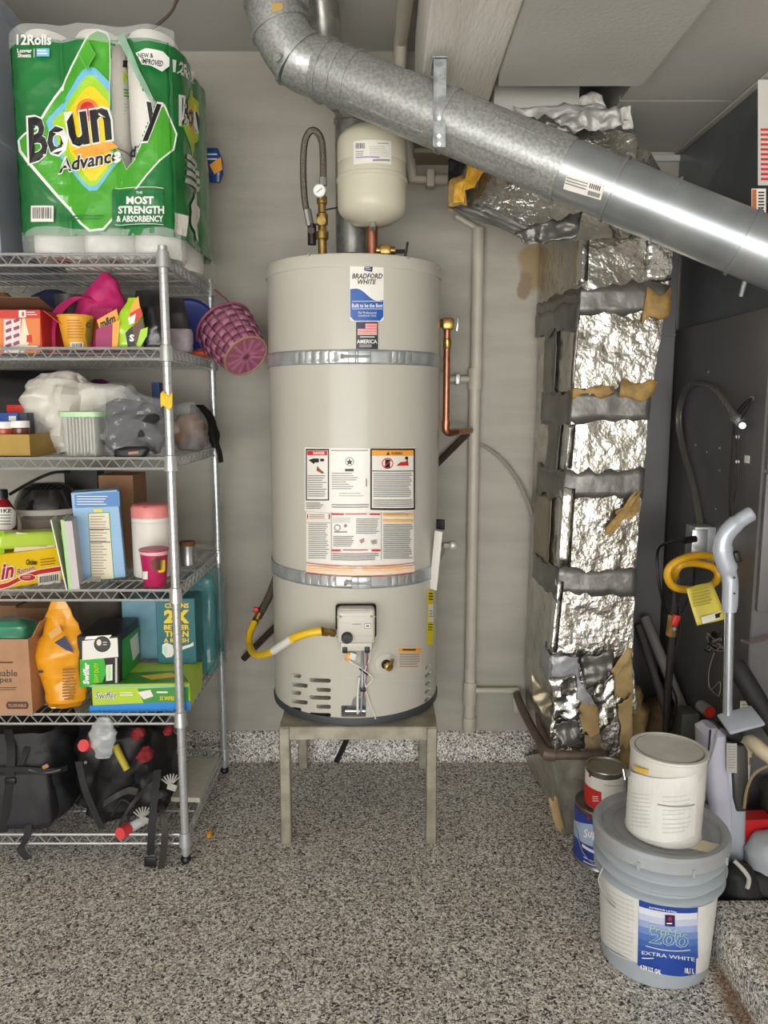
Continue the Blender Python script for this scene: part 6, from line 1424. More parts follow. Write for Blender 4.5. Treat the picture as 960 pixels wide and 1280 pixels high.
# beige box above
a_ = P(617, 150, 2.43); b_ = P(725, 104, 2.43)
struct(MB().span((a_.x, 2.43, a_.z - .02), (b_.x, YW, b_.z + .01), .003).build('trim_5', CEIL))
# ---- brown pipe at the duct's foot
bp_ = thing('brown_pipe', 'brown painted pipe bent around the foot of the foil duct', 'pipe', P(690, 945, 2.36))
MB().tube(catmull([P(646, 868, 2.88), P(652, 884, 2.78), P(666, 912, 2.58), P(682, 940, 2.39)], 4), .0155, 12).tube([P(684, 944, 2.37), P(756, 944, 2.36)], .015, 12).build('pipe', mat('brown_paint', '#6a5a4e', .5, col2='#594a40', nscale=14), bp_)
MB().tube([P(680, 938, 2.40), P(684, 943, 2.37), P(694, 944, 2.365)], .021, 12).build('elbow', mat('brown_paint', '#6a5a4e', .5), bp_)
MB().tube(catmull([P(672, 884, 2.74), P(676, 910, 2.56), P(690, 938, 2.41)], 4), .012, 10).build('pipe', mat('brown_paint', '#6a5a4e', .5), bp_)
# crumpled insulation
for i, (px, py, hw, h_, Y, lb_) in enumerate(((780, 948, .072, .3, 2.56, 'crumpled tan insulation bulging behind the paint cans'), (822, 944, .045, .2, 2.68, 'brown crumpled insulation beside the black gas pipe'))):
    q = P(px, py, Y); q.z = .002; top = P(px, 860 + i * 15, Y).z
    tag(sack(MB(), q, [(0, hw * .9, .07, 0, 0), (top * .3, hw, .08, 0, 0), (top * .6, hw * .9, .07, 0, 0), (top * .9, hw * .5, .04, 0, 0), (top, hw * .2, .02, 0, 0)], .03, 9, 48, .9, 90 + i, 1.4, sub=6).build('insulation_wad', mat(('tan_insulation', 'brown_insulation')[i], ('#a98d5c', '#8a6f4e')[i], .7, col2=('#86704a', '#6c563b')[i], nscale=18, bump=(30, .6, 'noise')), None, 180), lb_, 'insulation')

# ================================================================== furnace and plenum
FG = mat('furnace_grey', '#6b6a6a', .42, .25, col2='#636262', nscale=3)
FGD = mat('furnace_grey_dark', '#595858', .45, .25)
PLM = mat('plenum_steel', '#7d8285', .34, .55, col2='#6d7275', nscale=5)
FX, FYF = 1.07, 2.17
fu = thing('furnace', 'dark grey furnace cabinet at the right with a door panel', 'furnace', (1.4, 2.5, .125))
zt_ = P(960, 372, 2.2).z; zt_ = 1.69
MB().span((FX, FYF, .13), (1.8, YW - .02, zt_), .004, 1).build('cabinet', FG, fu)
zj, zk = P(955, 589, FYF).z, P(950, 763, FYF).z
xp = FX + .006
MB().span((xp, FYF - .018, zj + .004), (1.79, FYF - .001, zt_ - .03), .004, 2).build('door_panel', FG, fu)
MB().span((xp, FYF - .018, zk), (1.79, FYF - .001, zj - .004), .004, 2).build('door_panel', FG, fu)
MB().cyl(Vector((xp + .04, FYF - .018, zj - .05)), Vector((xp + .04, FYF - .026, zj - .05)), .012, 16).build('plug', BPL, fu)
for (px, py) in ((886, 465), (884, 565), (900, 560), (900, 588), (870, 556), (895, 636)):
    d = ray(px, py); q = EYE + d * (FX / d.x); MB().cyl(q + Vector((.001, 0, 0)), q + Vector((-.003, 0, 0)), .0035, 8).build('screw', mat('bright_screw', '#cfcfcf', .3, .8), fu)
q = EYE + ray(934, 574) * (FX / ray(934, 574).x)
MB().box(q + Vector((-.0005, 0, 0)), (.002, .028, .022), None).build('small_label', STK, fu)
rk = thing('added_panel', 'added grey filler panel between the foil duct and furnace', 'cabinet', (1.0, 2.86, 0))  # panel added to darken the gap between duct and furnace
MB().span((.925, 2.80, .0), (FX - .03, YW - .012, 1.96), .003, 1).build('panel', FG, rk)
MB().span((.925, 2.795, 1.66), (FX - .03, 2.80, 1.668)).build('panel_seam', FG, rk)
pl_ = thing('sheet_metal_plenum', 'bare sheet metal plenum box above the furnace with creased sides', 'plenum', (1.4, 2.5, zt_))
zs_ = 1.985
MB().span((FX + .02, FYF + .03, zt_), (1.78, YW - .03, zs_), .003, 1).build('lower_box', PLM, pl_)
m = MB(); x_ = FX; y0, y1, w0, w1 = FYF, YW - .01, zs_, 2.322
c_ = Vector((x_ - .02, (y0 + y1) / 2, (w0 + w1) / 2))
m.add([(x_, y0, w0), (x_, y1, w0), (x_, y1, w1), (x_, y0, w1), c_], [[0, 1, 4], [1, 2, 4], [2, 3, 4], [3, 0, 4]])
m.build('creased_side', PLM, pl_, 3)
MB().span((x_ + .001, y0, w0), (1.8, y1, w1)).build('upper_box', PLM, pl_, 0)
MB().span((x_ - .006, y0, w0 - .012), (x_ + .03, y1, w0 + .012), .003).build('drive_cleat', PLM, pl_)
MB().span((x_ - .004, y0 - .004, w0), (x_ + .02, y0 + .02, w1), .002).build('corner_seam', PLM, pl_)
MB().span((x_ + .004, y1 - .012, 2.2), (x_ + .02, y1, 2.3)).build('corner_seam', PLM, pl_)
MB().span((x_ - .02, y0, w1 - .008), (x_ + .012, y1, w1 + .001), .003).build('caulk_line', mat('white_caulk', '#b7b3aa', .6), pl_)
fp = Front(y0); lb = Print(fp, .002).rect(947, 100, 1010, 232, mat('label_grey', '#c4c2bd', .45)).build(pl_, 'label'); p = Print(fp, .003)
for i in range(11): p.rect(950, 161 + i * 6.2, 1008, 164 + i * 6.2, RED)
p.build(lb)
lb = Print(fp, .002).rect(939, 236, 957, 290, STK).build(pl_, 'label'); Print(fp, .003).rect(939.5, 237, 945, 289, mat('rust_print', '#b5683a', .5)).lines(947, 240, 955, 286, 12, BLK, .5, .1).oval(942, 266, 5, 5, CRM).build(lb)
MB().tube([P(932, 348, 2.12), P(926, 370, 2.14)], .006, 8).build('hanger_rod', ZINC, pl_)
# conduit and outlet on the furnace side
def onside(px, py, off=.0): d = ray(px, py); return EYE + d * ((FX - off) / d.x)
cn = thing('flex_conduit', 'grey flexible conduit looping over the furnace side into an outlet box', 'conduit', onside(872, 655))
pts = [onside(920, 522, .03), onside(908, 505, .04), onside(892, 486, .05), onside(872, 479, .05), onside(856, 490, .045), onside(848, 520, .04), onside(852, 555, .035), onside(862, 590, .03), onside(870, 625, .025), onside(876, 660, .025)]
MB().tube(catmull(pts, 8), .011, 10).build('conduit', mat('conduit_grey', '#77746e', .4, .6, bump=(120, .5, 'wave')), cn)
MB().cyl(onside(918, 520, .025), onside(926, 528, .012), .015, 10).cyl(onside(924, 530, .0), onside(928, 532, .03), .010, 10).build('connector', GALV, cn)
ob = MB().box(onside(875, 680, .035), (.07, .075, .125), None, .004).build('outlet_box', ZINC, cn)
qb = onside(875, 680, .035); 
MB().box(qb + Vector((-.02, -.042, .0)), (.05, .006, .11), None, .002).build('cover_plate', CHROME, ob)
MB().box(qb + Vector((-.035, -.048, -.03)), (.026, .02, .02), None, .004).build('outlet_face', CRM, ob)
MB().cyl(qb + Vector((-.035, -.045, .025)), qb + Vector((-.075, -.06, .022)), .011, 12).build('plug', BPL, ob)
pc_ = qb + Vector((-.075, -.06, .022))
MB().tube(catmull([pc_, pc_ + Vector((-.05, -.0, -.005)), P(822, 690, 2.5), P(824, 730, 2.5), P(833, 765, 2.52), P(846, 770, 2.52), P(858, 752, 2.52), P(866, 735, 2.5), P(868, 705, 2.5)], 5), .0045, 6).build('power_cord', BPL, cn)
wr = thing('control_wires', 'thin black wires hanging in a loop on the furnace side', 'wires', onside(920, 560))
for dx, pts in ((0, [(940, 498), (930, 504), (919, 520), (916, 540), (914, 575), (912, 610), (912, 645)]), (1, [(940, 498), (934, 512), (924, 530), (922, 560), (922, 600), (916, 630), (913, 645)]), (2, [(940, 499), (928, 512), (917, 530), (920, 556), (917, 600), (915, 645)])):
    MB().tube(catmull([onside(*p, .012 + .003 * dx) for p in pts], 6), .0025, 6).build('wire', mat('dark_wire', '#2a2222', .5), wr)
for py in (546, 577): MB().box(onside(921, py, .014), (.008, .02, .01), None, .002).build('cable_tie', WHT, wr)
MB().cyl(onside(940, 498, -.002), onside(940, 498, .008), .007, 10).build('grommet', BPL, wr)
# ---- yellow gas connector coil with its tag, black pipe and red valve
gz_ = thing('gas_connector', 'yellow gas connector coil with a tag on a black iron riser', 'gas line', P(843, 905, 2.4))
yc = [P(896, 698, 2.34), P(880, 694, 2.3), P(858, 697, 2.27), P(840, 706, 2.26), P(834, 718, 2.26), P(840, 732, 2.27), P(856, 737, 2.29), P(878, 736, 2.31), P(894, 728, 2.33), P(897, 716, 2.34), P(888, 708, 2.34), P(868, 704, 2.33), P(852, 706, 2.32), P(845, 714, 2.33), P(844, 724, 2.36)]
MB().tube(catmull(yc, 6), .0115, 10).build('yellow_connector', mat('amber_coating', '#d9a51e', .38, col2='#cf9a16', nscale=20), gz_)
MB().cyl(P(844, 722, 2.355), P(845, 733, 2.37), .014, 6).build('flare_nut', CHROME, gz_)
MB().tube([P(845, 732, 2.37), P(840, 800, 2.38), P(835, 862, 2.39), P(832, 925, 2.4)], .0125, 10).build('riser', mat('black_iron', '#2a2624', .5, .3), gz_)
MB().cyl(P(842, 768, 2.372), P(839, 794, 2.378), .017, 10).build('valve_body', BRASS, gz_)
MB().box(P(844, 775, 2.352), (.022, .02, .036), Matrix.Rotation(R_(15), 3, 'Y'), .004).build('valve_handle', REDP, gz_)
MB().cyl(P(843, 786, 2.355), P(843, 786, 2.345), .006, 12).build('valve_stem', DKST, gz_)
MB().tube(catmull([P(846, 735, 2.36), P(850, 780, 2.36), P(843, 820, 2.37), P(838, 850, 2.38), P(846, 878, 2.38), P(838, 915, 2.39)], 5), .004, 6).build('black_cord', BPL, gz_)
tq = [P(858, 736, 2.2), P(890, 728, 2.22), P(906, 772, 2.19), P(873, 783, 2.17)]
fn = lambda u, v: (lambda p: p + Vector((0, .01 * math.sin(u * 3 + v * 2), 0)))(tq[0].lerp(tq[1], u).lerp(tq[3].lerp(tq[2], u), v))
tgo = MB().grid(fn, 6, 8).build('paper_tag', mat('pale_yellow_tag', '#d9c94a', .5, col2='#cbbd58', nscale=20), gz_, 180, .0008)
tpn = Plane(tq[0], tq[1] - tq[0], tq[3] - tq[0]); ny = tpn.n
p = Print(tpn, .002)
tpn.y = (tpn.y - tpn.x * tpn.y.dot(tpn.x)).normalized(); tpn.n = tpn.x.cross(tpn.y); tpn.n = tpn.n if tpn.n.dot(EYE - tpn.o) > 0 else -tpn.n
p.off = .010; p.poly([(874, 772), (903, 763), (905, 771), (876, 780)], STK).poly([(891, 768), (902, 764.5), (903, 770), (892, 773.5)], BLK); p.lines(864, 738, 888, 762, 6, mat('olive_text', '#a89c3c', .5), .35, .2, -.22).build(tgo)
# leaning grey pipes
for i, (x0, y0, x1, y1, r_, lb_) in enumerate(((806, 772, 856, 892, .019, 'light grey tube leaning on the wall beside the black riser'), (798, 782, 838, 905, .015, 'thin dark grey tube leaning next to the light grey tube'))):
    tag(MB().tube([P(x0, y0, 2.76), P(x1, y1, 2.56)], r_, 12).build('leaning_tube', mat(('tube_grey', 'tube_dark')[i], ('#7a7570', '#4a4643')[i], .55)), lb_, 'tube')
tag(MB().box(P(857, 908, 2.46), (.06, .08, .12), None, .006).build('junction_box', mat('green_grey', '#565a52', .5)), 'small grey green metal box behind the gallon can', 'box')
tag(MB().tube([P(878, 740, 2.56), P(868, 890, 2.58)], .005, 8).build('thin_rod', mat('steel_rod', '#8e8a84', .4, .6)), 'thin steel rod standing below the outlet box', 'rod')
sk = thing('caulk_tube', 'grey tube with a red open end lying behind the floor cleaner', 'tube', P(882, 890, 2.34))
MB().cyl(P(876, 882, 2.36), P(887, 890, 2.31), .019, 16).build('tube', mat('grey_green_tube', '#7d827a', .5), sk); MB().cyl(P(886.5, 889.5, 2.312), P(888, 890.5, 2.306), .0185, 16).build('red_end', REDP, sk); MB().cyl(P(888, 890.5, 2.3055), P(888.2, 890.6, 2.3045), .0125, 14).build('recess', REDP, sk)
# tangled wires on furnace front
tw = thing('wire_tangle', 'tangle of thin wires in a hole low on the furnace', 'wires', P(893, 803, 2.3))
MB().lathe([(.034, 0), (.034, .004)], onside(893, 802, .002), 20, Matrix.Rotation(R_(90), 4, 'Y')).build('hole', RUB, tw)  # flat disc in rubber's black, painting the shade inside the hole
for k in range(5):
    r2 = random.Random(k); pts = [onside(893 + r2.uniform(-12, 14), 803 + r2.uniform(-12, 12), .01 + .02 * r2.random()) for _ in range(6)]
    MB().tube(catmull(pts, 5), .002, 5).build('wire', mat(('pale_wire', 'dark_wire')[k % 2], '#8f877c', .5), tw)
MB().tube(catmull([onside(893, 815, .02), onside(886, 840, .02), onside(888, 862, .02), onside(900, 852, .02), onside(898, 870, .02), onside(886, 858, .02)], 6), .0018, 5).build('wire', mat('pale_wire', '#8f877c', .5), tw)
MB().tube(catmull([P(925, 800, 2.14), P(940, 803, 2.14), P(968, 795, 2.14)], 5), .004, 6).build('wire', mat('brown_cable', '#5a4c42', .6), tw)
# black drain hose, white pvc elbow
tag(MB().tube(catmull([P(918, 830, 2.12), P(928, 845, 2.1), P(942, 868, 2.08), P(960, 898, 2.06), P(985, 935, 2.04)], 5), .028, 14).build('insulated_hose', RUB), 'thick black insulated hose slanting down the furnace front', 'hose')
pv = thing('pvc_trap', 'cream drain pipe with elbow beside the floor cleaner', 'pipe', P(930, 1010, 2.05))
xv = P(931, 960, 2.08)
MB().tube([Vector((xv.x, 2.09, .01)), Vector((xv.x, 2.09, P(931, 938, 2.09).z))], .0155, 14).build('pipe', mat('cream_pvc', '#cdbfa2', .45), pv)
MB().tube(catmull([Vector((xv.x, 2.09, P(931, 944, 2.09).z)), Vector((xv.x + .002, 2.09, P(931, 932, 2.09).z)), P(940, 928, 2.07), P(952, 938, 2.04), P(966, 948, 2.02)], 4), .021, 14).build('elbow', mat('cream_pvc', '#cdbfa2', .45), pv)
MB().tube([Vector((xv.x, 2.09, P(931, 974, 2.09).z)), Vector((xv.x, 2.09, P(931, 953, 2.09).z))], .019, 14).build('coupling', mat('pale_pvc', '#d8d2c4', .4), pv)
# ================================================================== floor cleaner
VY = 2.03
SIL = mat('silver_plastic', '#b4bac4', .3, .25); SILM = mat('silver_tube', '#c3c9d0', .22, .8); LAV = mat('lavender_tank', '#cdccdd', .15, alpha=.8, coat=.5); DKP = mat('dark_panel', '#3a3633', .4)
vc = thing('floor_cleaner', 'upright silver floor cleaner with an angled grip handle', 'floor cleaner', Vector((P(905, 1000, VY).x, VY, .0)))
MB().tube(catmull([P(941, 641, VY), P(929, 648, VY), P(914, 660, VY), P(905, 674, VY), P(904, 692, VY), P(910, 712, VY), P(913, 732, VY), P(912, 762, VY)], 5), [.012] + [.0165] * 7 + [.019] * 10 + [.021] * 8 + [.017] * 9 + [.0155], 14, flat=1.25).build('grip', SIL, vc, 60)
MB().tube([P(913, 722, VY), P(911.5, 764, VY)], .0185, 14).build('sleeve', SIL, vc)
MB().box(P(921, 696, VY - .01), (.016, .02, .03), Matrix.Rotation(R_(-20), 3, 'Y'), .004).build('trigger', BPL, vc)
for py in (722, 742): MB().cyl(P(918, py, VY - .018), P(918, py, VY - .022), .003, 8).build('screw', BPL, vc)
MB().tube([P(912, 758, VY), P(909, 905, VY)], .0125, 16).build('tube', SILM, vc)
b0 = P(908, 905, VY)
MB().box(P(926, 900, VY - .03), (.098, .075, .012), Matrix.Rotation(R_(-16), 3, 'Y') @ Matrix.Rotation(R_(18), 3, 'X'), .005).build('cord_bracket', SIL, vc)
MB().box(P(907, 915, VY), (.075, .06, .035), Matrix.Rotation(R_(20), 3, 'Y'), .01).build('neck', BPL, vc)
def vsec(py, x0, x1, d0, d1): q0 = P(x0, py, VY); q1 = P(x1, py, VY); n = 24; return [Vector(((q0.x + q1.x) / 2 + sup(2 * math.pi * j / n, .6)[0] * (q1.x - q0.x) / 2, VY + (d0 + d1) / 2 + sup(2 * math.pi * j / n, .6)[1] * (d1 - d0) / 2, q0.z)) for j in range(n)]
MB().rings([vsec(905, 880, 892, -.03, .03), vsec(912, 873, 902, -.05, .05), vsec(940, 874, 904, -.055, .055), vsec(1000, 880, 908, -.055, .055), vsec(1040, 884, 912, -.05, .05)]).build('water_tank', LAV, vc)
MB().rings([vsec(922, 893, 922, -.04, .05), vsec(935, 893, 925, -.05, .06), vsec(990, 898, 926, -.055, .06), vsec(1030, 898, 926, -.05, .06), vsec(1070, 894, 928, -.05, .06), vsec(1118, 890, 930, -.06, .08)]).build('body', SIL, vc)
MB().rings([vsec(922, 905, 921, -.052, -.03), vsec(928, 903, 923.5, -.06, -.04), vsec(985, 905, 924, -.064, -.04), vsec(1000, 909, 920, -.062, -.045)]).build('dark_panel', DKP, vc)
fp = Front(VY - .0645); lb = Print(fp, .001).rect(908, 929, 921, 966, mat('label_silver', '#aaa69f', .4)).build(vc, 'label'); Print(fp, .0016).lines(909.5, 932, 920, 962, 9, GRY, .4, .2).build(lb)
MB().tube(catmull([P(888, 912, VY - .05), P(886, 935, VY - .065), P(881, 960, VY - .066), P(881, 985, VY - .064), P(884, 1005, VY - .06)], 5), .003, 6).build('cord', BPL, vc)
MB().tube(catmull([P(897, 912, VY - .05), P(891, 938, VY - .07), P(882, 965, VY - .068), P(881, 1000, VY - .064)], 5), .003, 6).build('cord', mat('grey_cord', '#8b8d92', .4), vc)
MB().box((P(905, 1110, VY).x, VY - .01, .045), (.11, .12, .08), None, .02, 3).build('foot', mat('cleaner_foot', '#3b3b3e', .4), vc)
lb = Print(Front(2.149), .001).rect(925, 876, 950, 906, STK).build(fu, 'rating_label'); Print(Front(2.149), .0016).lines(927, 880, 948, 902, 6, GRY, .35, .3).build(lb)
# clutter at the furnace foot
zc_ = .132
t = thing('red_case', 'red plastic case with a white button on the floor by the curb', 'case', P(938, 1062, 2.0))
q = P(940, 1110, 1.98); q.z = .001
m = MB(); m.prism([P(918, 1026, 1.99), P(966, 1024, 1.99), P(966, 1062, 1.99), P(966, 1125, 1.99), P(946, 1125, 1.99), P(942, 1068, 1.99), P(926, 1052, 1.99)], (0, .05, 0)); m.build('case', mat('deep_red_plastic', '#b0161c', .4), t)
MB().lathe([(.017, 0), (.016, .006), (.004, .008)], P(939, 1026, 2.01), 16).build('button', WHT, t)
MB().prism([P(918, 1056, 1.992), P(930, 1056, 1.992), P(944, 1070, 1.992), P(940, 1080, 1.992), P(918, 1076, 1.992)], (0, .04, 0)).build('tan_side', mat('tan_plastic', '#a58a78', .5), t)
tag(sack(MB(), P(962, 1090, 1.955), [(.0, .03, .03, 0, 0), (.01, .055, .05, 0, 0), (.06, .062, .055, 0, 0), (.1, .04, .04, 0, 0), (.115, .01, .01, 0, 0)], .008, 16, 36, .9, 97).build('grey_bag', mat('pale_grey_bag', '#a5a9ad', .4), None, 180), 'pale grey crumpled bag beside the red case', 'bag')
t = thing('black_boot', 'black rubber boots lying with a pale stripe by the curb', 'boots', Vector((P(930, 1100, 1.95).x, 1.95, .0)))
sack(MB(), Vector((P(926, 1100, 1.93).x, 1.925, .0)), [(0, .045, .045, 0, 0), (.03, .052, .052, 0, 0), (.12, .05, .045, 0, 0), (.17, .036, .03, -.01, 0), (.19, .01, .01, -.01, 0)], .008, 12, 32, .8, 98).build('boot', RUB, t, 180)
sack(MB(), Vector((P(966, 1100, 1.93).x, 1.93, .0)), [(0, .05, .05, 0, 0), (.04, .06, .055, 0, 0), (.13, .055, .05, -.01, 0), (.16, .04, .03, -.02, 0), (.17, .01, .01, -.02, 0)], .008, 12, 32, .8, 99).build('boot', RUB, t, 180)
MB().tube(catmull([P(918, 1076, 1.9), P(928, 1086, 1.885), P(936, 1098, 1.88), P(934, 1110, 1.88)], 5), .006, 8).build('stripe', mat('pale_stripe', '#b6b2aa', .5), t)
bk_ = thing('black_pail', 'dark grey round pail behind the drain pipe', 'pail', Vector((P(972, 1000, 2.2).x, 2.06, 0)))
MB().lathe([(.068, 0), (.072, .01), (.08, .3), (.084, .33), (.076, .33)], Vector((P(985, 1000, 2.06).x + .01, 2.06, 0)), 32).build('pail', mat('pail_dark', '#33332f', .5), bk_)
MB().tube(catmull([P(930, 1010, 1.96), P(934, 985, 1.955), P(944, 966, 1.95), P(965, 955, 1.95)], 5), .004, 6).build('bail', mat('tan_wire', '#8d7b5c', .5), bk_)

# ================================================================== paint cans and bucket
WP = mat('label_paper', '#e2e1dc', .55, col2='#d8d6d0', nscale=14)
TINM = mat('tin_steel', '#a9a79f', .35, .85, col2='#8f8d85', nscale=14)
DRY = mat('dried_paint', '#dad8d1', .55, col2='#c9c6bd', nscale=12)
# big bucket
BC = Zp(829, 1240, 0) + Vector((.024, .137, 0)); 
bu = thing('paint_bucket', 'large grey five gallon paint bucket with a blue 200 label', 'bucket', BC)
BKT = mat('bucket_grey', '#a3abb1', .36); BKL = mat('bucket_lid_grey', '#a7adb1', .42, col2='#98999a', nscale=9, ndetail=7)
rb0, rb1, bh_ = .133, .151, .36
MB().lathe([(rb0 - .006, 0), (rb0, .004), (rb0 + (rb1 - rb0) * .62, bh_ * .66), (rb1 + .006, bh_ * .662), (rb1 + .009, bh_ * .672), (rb1 + .007, bh_ * .682), (rb1 - .006, bh_ * .70), (rb1 - .006, bh_ * .742), (rb1 + .009, bh_ * .746), (rb1 + .012, bh_ * .757), (rb1 + .009, bh_ * .768), (rb1 - .005, bh_ * .79), (rb1 - .005, bh_ * .83), (rb1 + .007, bh_ * .834), (rb1 + .010, bh_ * .845), (rb1 + .007, bh_ * .856), (rb1 - .003, bh_ * .875), (rb1 - .002, bh_ - .02)], BC, 72).build('pail', BKT, bu)
lid_ = MB().lathe([(rb1 + .002, bh_ - .036), (rb1 + .014, bh_ - .034), (rb1 + .016, bh_ - .004), (rb1 + .011, bh_ + .004), (rb1 + .003, bh_ + .005), (rb1 - .006, bh_ + .001), (rb1 - .010, bh_ - .008), (rb1 - .035, bh_ - .010), (.01, bh_ - .009)], BC, 72).build('lid', BKL, bu)
MB().lathe([(rb1 - .032, bh_ - .0095), (rb1 - .034, bh_ - .007), (rb1 - .038, bh_ - .0095)], BC, 60, cap=False).build('lid_ring', BKL, lid_)
for q in (-2.2, -1.45, -.75): MB().box(BC + Vector(((rb1 + .016) * math.cos(q), (rb1 + .016) * math.sin(q), bh_ - .03)), (.004, .006, .02), Matrix.Rotation(q, 3, 'Z')).build('lid_notch', BKL, lid_)
def pbl(py): return BC.z
BS = Cone((BC.x, BC.y, 0), rb0, .004, rb0 + (rb1 - rb0) * .62, bh_ * .66); BS.step = .012
Print(BS, .0012).poly([(872, 1134), (888, 1128), (902, 1117), (902, 1190), (886, 1206), (869, 1217)], WP).build(bu, 'paper_label')
wl = Print(BS, .0012).poly([(744, 1080), (757, 1092), (775, 1105), (799, 1119), (798, 1204), (775, 1191), (757, 1180), (744, 1166)], WP).build(bu, 'paper_label')
Print(BS, .0018).lines(760, 1110, 794, 1190, 14, LGR, .3, .2, .5).build(wl)
bl_ = Print(BS, .0016).poly([(799, 1124), (815, 1129), (836, 1133), (855, 1135), (872, 1134), (869, 1217), (852, 1220), (832, 1218), (812, 1213), (797, 1206)], mat('royal_label', '#22459c', .35)).build(bu, 'brand_label')
pl2 = Print(BS, .0022, .0003); ARC = lambda y: [(799, y - 9), (815, y - 4.5), (836, y - 1), (855, y), (871, y - 1)]
def arcband(y0, y1, m): pl2.poly(ARC(y0) + [(x, y) for x, y in ARC(y1)[::-1]], m)
for i, cc in enumerate(('#d9dce6', '#c0c8de', '#9aabd3', '#738dc6', '#5576b8', '#3f64ac', '#3157a5')): arcband(1141 + i * 8, 1149.5 + i * 8, mat('label_blue_%d' % i, cc, .35))
pl2.poly([(831, 1142), (843, 1143), (843, 1157), (831, 1156)], NAV).oval(837, 1147, 2.6, 3, MAG, 10).lines(833, 1152, 841, 1155, 1, WHT, .5)
pl2.text('ProMar', 0, 0, 0, 0, mat('mint_print', '#a9c4bd', .4), 0, .1, ((812, 1153), (858, 1162), (857, 1173), (812, 1164)))
pl2.text('200', 0, 0, 0, 0, mat('mint_print', '#a9c4bd', .4), .035, .1, ((812, 1161), (860, 1169), (858, 1184), (811, 1177))); pl2.text('200', 0, 0, 0, 0, mat('label_blue_4', '#5576b8', .35), 0., .1, ((813, 1162), (859, 1170), (857, 1183), (812, 1176)))
pl2.lines(808, 1180, 866, 1183, 1, WHT, .3, .1, .09).text('EXTRA WHITE', 0, 0, 0, 0, WHT, .0, 0, ((803, 1186.5), (866, 1195), (866, 1199.5), (803, 1191))).lines(803, 1195, 818, 1198, 1, WHT, .4).text('4 3/4 U.S. GAL', 0, 0, 0, 0, WHT, .04, .1, ((801, 1203), (826, 1210), (826, 1216), (801, 1209))).text('18,1 L', 0, 0, 0, 0, WHT, .03, 0, ((854, 1207), (865, 1208), (865, 1216), (854, 1215))).text('INTERIOR LATEX', 0, 0, 0, 0, WHT, .02, 0, ((812, 1131), (845, 1137), (845, 1139), (812, 1133)))
pl2.build(bl_)
for s_ in (-1,):
    q = BC + Vector((-.152, -.03, bh_ * .72)); MB().tube(catmull([q, q + Vector((-.012, -.01, -.03)), q + Vector((.0, -.03, -.06)), q + Vector((.02, -.05, -.075))], 5), .0022, 6).build('bail', CHROME, bu)
MB().box(BC + Vector((.068, -.085, bh_ - .0075)), (.09, .05, .0012), Matrix.Rotation(R_(-25), 3, 'Z')).build('lid_label', mat('cream_label', '#d8cfb4', .6), lid_)
# gallon can on the bucket
zt_ = BC.z + bh_ - .0085
GC = BC + Vector((-.002, .0, 0)); GC.z = zt_ + .0; GC.x = P(826, 1040, BC.y).x; GC.y = BC.y - .01
ga2 = thing('gallon_can', 'paint splattered gallon can with cream label on the bucket', 'paint can', GC)
gr, gh = .091, .215
tilt_ = Matrix.Translation(GC) @ Matrix.Rotation(R_(1.5), 4, 'Y')
MB(tilt_).lathe([(gr, 0), (gr + .002, .004), (gr, .008), (gr, gh - .006), (gr + .0025, gh - .003), (gr + .002, gh + .001)], (0, 0, 0), 56).build('can', DRY, ga2)
MB(tilt_).lathe([(gr + .002, gh), (gr + .003, gh + .003), (gr - .004, gh + .004), (gr - .008, gh - .001), (gr - .012, gh + .002), (gr - .016, gh - .003), (.005, gh - .0035)], (0, 0, 0), 56).build('lid', DRY, ga2)
MB(tilt_).lathe([(gr - .008, gh + .0005), (gr - .0105, gh + .003), (gr - .0128, gh + .0005)], (0, 0, 0), 56, cap=False).build('lid_groove', TINM, ga2)
CS2 = Cone((GC.x, GC.y, 0), gr + .001, 0); CS2.step = .012
lb = Print(CS2, .0012).poly([(786, 962), (800, 968), (826, 973), (850, 972), (872, 966), (868, 1044), (850, 1051), (826, 1052), (800, 1046), (783, 1034)], WP).build(ga2, 'paper_label')
Print(CS2, .0018).lines(790, 990, 815, 1035, 9, LGR, .25, .3, .12).lines(828, 995, 866, 1045, 9, LGR, .25, .3, -.08).lines(822, 1004, 868, 1010, 1, GRY, .3, .1).poly([(790, 955), (812, 962), (810, 967), (800, 966)], mat('yellow_drip', '#d8b042', .5)).build(lb)
q = P(785, 966, GC.y - .03); MB().cyl(q, q + Vector((-.012, -.006, 0)), .009, 12).build('bail_ear', TINM, ga2)
MB().tube(catmull([q + Vector((-.012, -.006, 0)), q + Vector((-.016, -.01, .014)), q + Vector((-.012, -.016, -.01))], 4), .002, 6).build('bail', CHROME, ga2)
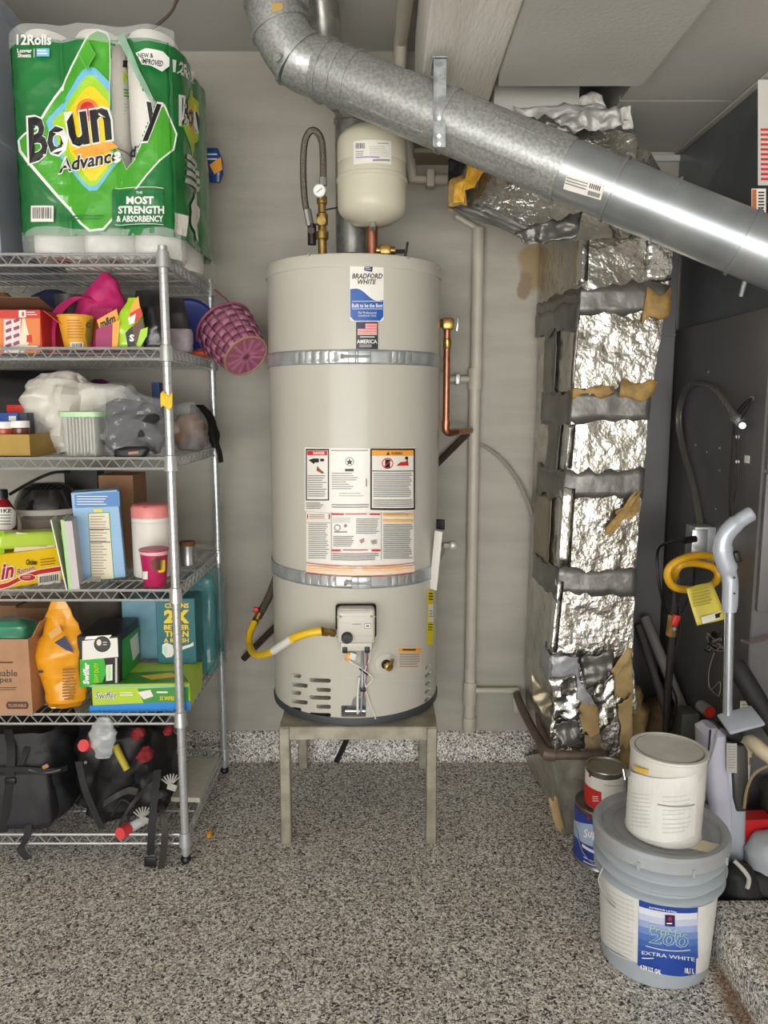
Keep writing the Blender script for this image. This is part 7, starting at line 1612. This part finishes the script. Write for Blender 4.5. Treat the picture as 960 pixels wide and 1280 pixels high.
# blue gallon can on the floor, white and red quart on it
c_ = Zp(752, 1092, 0) + Vector((.02, .082, 0)); 
bc2 = thing('blue_paint_can', 'blue and silver labelled gallon paint can on the floor', 'paint can', c_)
gh2 = .19
MB().lathe([(.084, 0), (.086, .004), (.084, .008), (.084, gh2 - .008), (.0865, gh2 - .004), (.085, gh2), (.078, gh2 - .001), (.075, gh2 - .005), (.01, gh2 - .005)], c_, 48).build('can', TINM, bc2)
C3 = Cone((c_.x, c_.y, 0), .0845, 0); C3.step = .012
lb = Print(C3, .001).poly([(712, 1000), (733, 1020), (745, 1027), (762, 1032), (790, 1032), (790, 1098), (762, 1092), (742, 1084), (712, 1060)], mat('deep_blue_label', '#27419a', .35)).build(bc2, 'label')
Print(C3, .0016).poly([(714, 1022), (740, 1030), (756, 1040), (780, 1042), (780, 1062), (756, 1062), (740, 1058), (714, 1038)], mat('pale_blue_label', '#a9bbd8', .35)).text('Super', 730, 1036, 756, 1050, WHT, .03, .1).poly([(728, 1054), (745, 1064), (765, 1068), (765, 1071), (744, 1067), (728, 1058)], WHT).oval(736, 1022, 2, 3, MAG, 8).lines(730, 1070, 756, 1080, 2, WHT, .25, .2, .35).build(lb)
MB().tube(catmull([c_ + Vector((-.086, -.01, .13)), c_ + Vector((-.075, -.06, .06)), c_ + Vector((-.03, -.095, .03)), c_ + Vector((.03, -.095, .05))], 5), .0018, 6).build('bail', CHROME, bc2)
c2 = c_ + Vector((.004, -.0, gh2 - .004)); c2.x = P(756, 1000, c_.y).x
qc = thing('quart_can', 'smaller white and red paint can on top of the blue can', 'paint can', c2)
qh = .125; qr = .061
MB().lathe([(qr, 0), (qr + .0015, .003), (qr, .006), (qr, qh - .006), (qr + .002, qh - .003), (qr + .001, qh), (qr - .006, qh - .0), (qr - .008, qh - .004), (.008, qh - .004)], c2, 44).build('can', TINM, qc)
C4 = Cone((c2.x, c2.y, 0), qr + .0005, 0); C4.step = .01
lb = Print(C4, .001).poly([(724, 956), (740, 970), (756, 975), (772, 974), (790, 962), (790, 1004), (760, 1014), (744, 1010), (724, 994)], STK).build(qc, 'label')
Print(C4, .0016).poly([(724, 974), (742, 986), (752, 990), (752, 1013), (744, 1011), (724, 995)], RED).lines(741, 995, 749, 1003, 3, WHT, .35).lines(755, 980, 778, 984, 1, LGR, .4).oval(738, 969, 1.5, 2.5, RED, 8).build(lb)

# dry twigs on the floor
TW = mat('dark_twig', '#3a2a22', .8)
for i, (px, py, L_, an) in enumerate(((655, 1273, .03, 20), (423, 1145, .018, 80), (520, 1130, .016, 95), (575, 1186, .014, 60), (383, 1193, .016, 10), (470, 1232, .014, 120), (330, 1240, .018, 30))):
    q = Zp(px, py, .002); d = Vector((math.cos(R_(an)), math.sin(R_(an)), 0)) * L_ / 2
    tag(MB().tube([q - d, q + d * .2 + Vector((.002, .001, .001)), q + d], [.0018, .0015, .0008], 5).build('twig', TW), 'tiny dark dry twig lying on the speckled floor', 'twig', 'twigs on the floor')
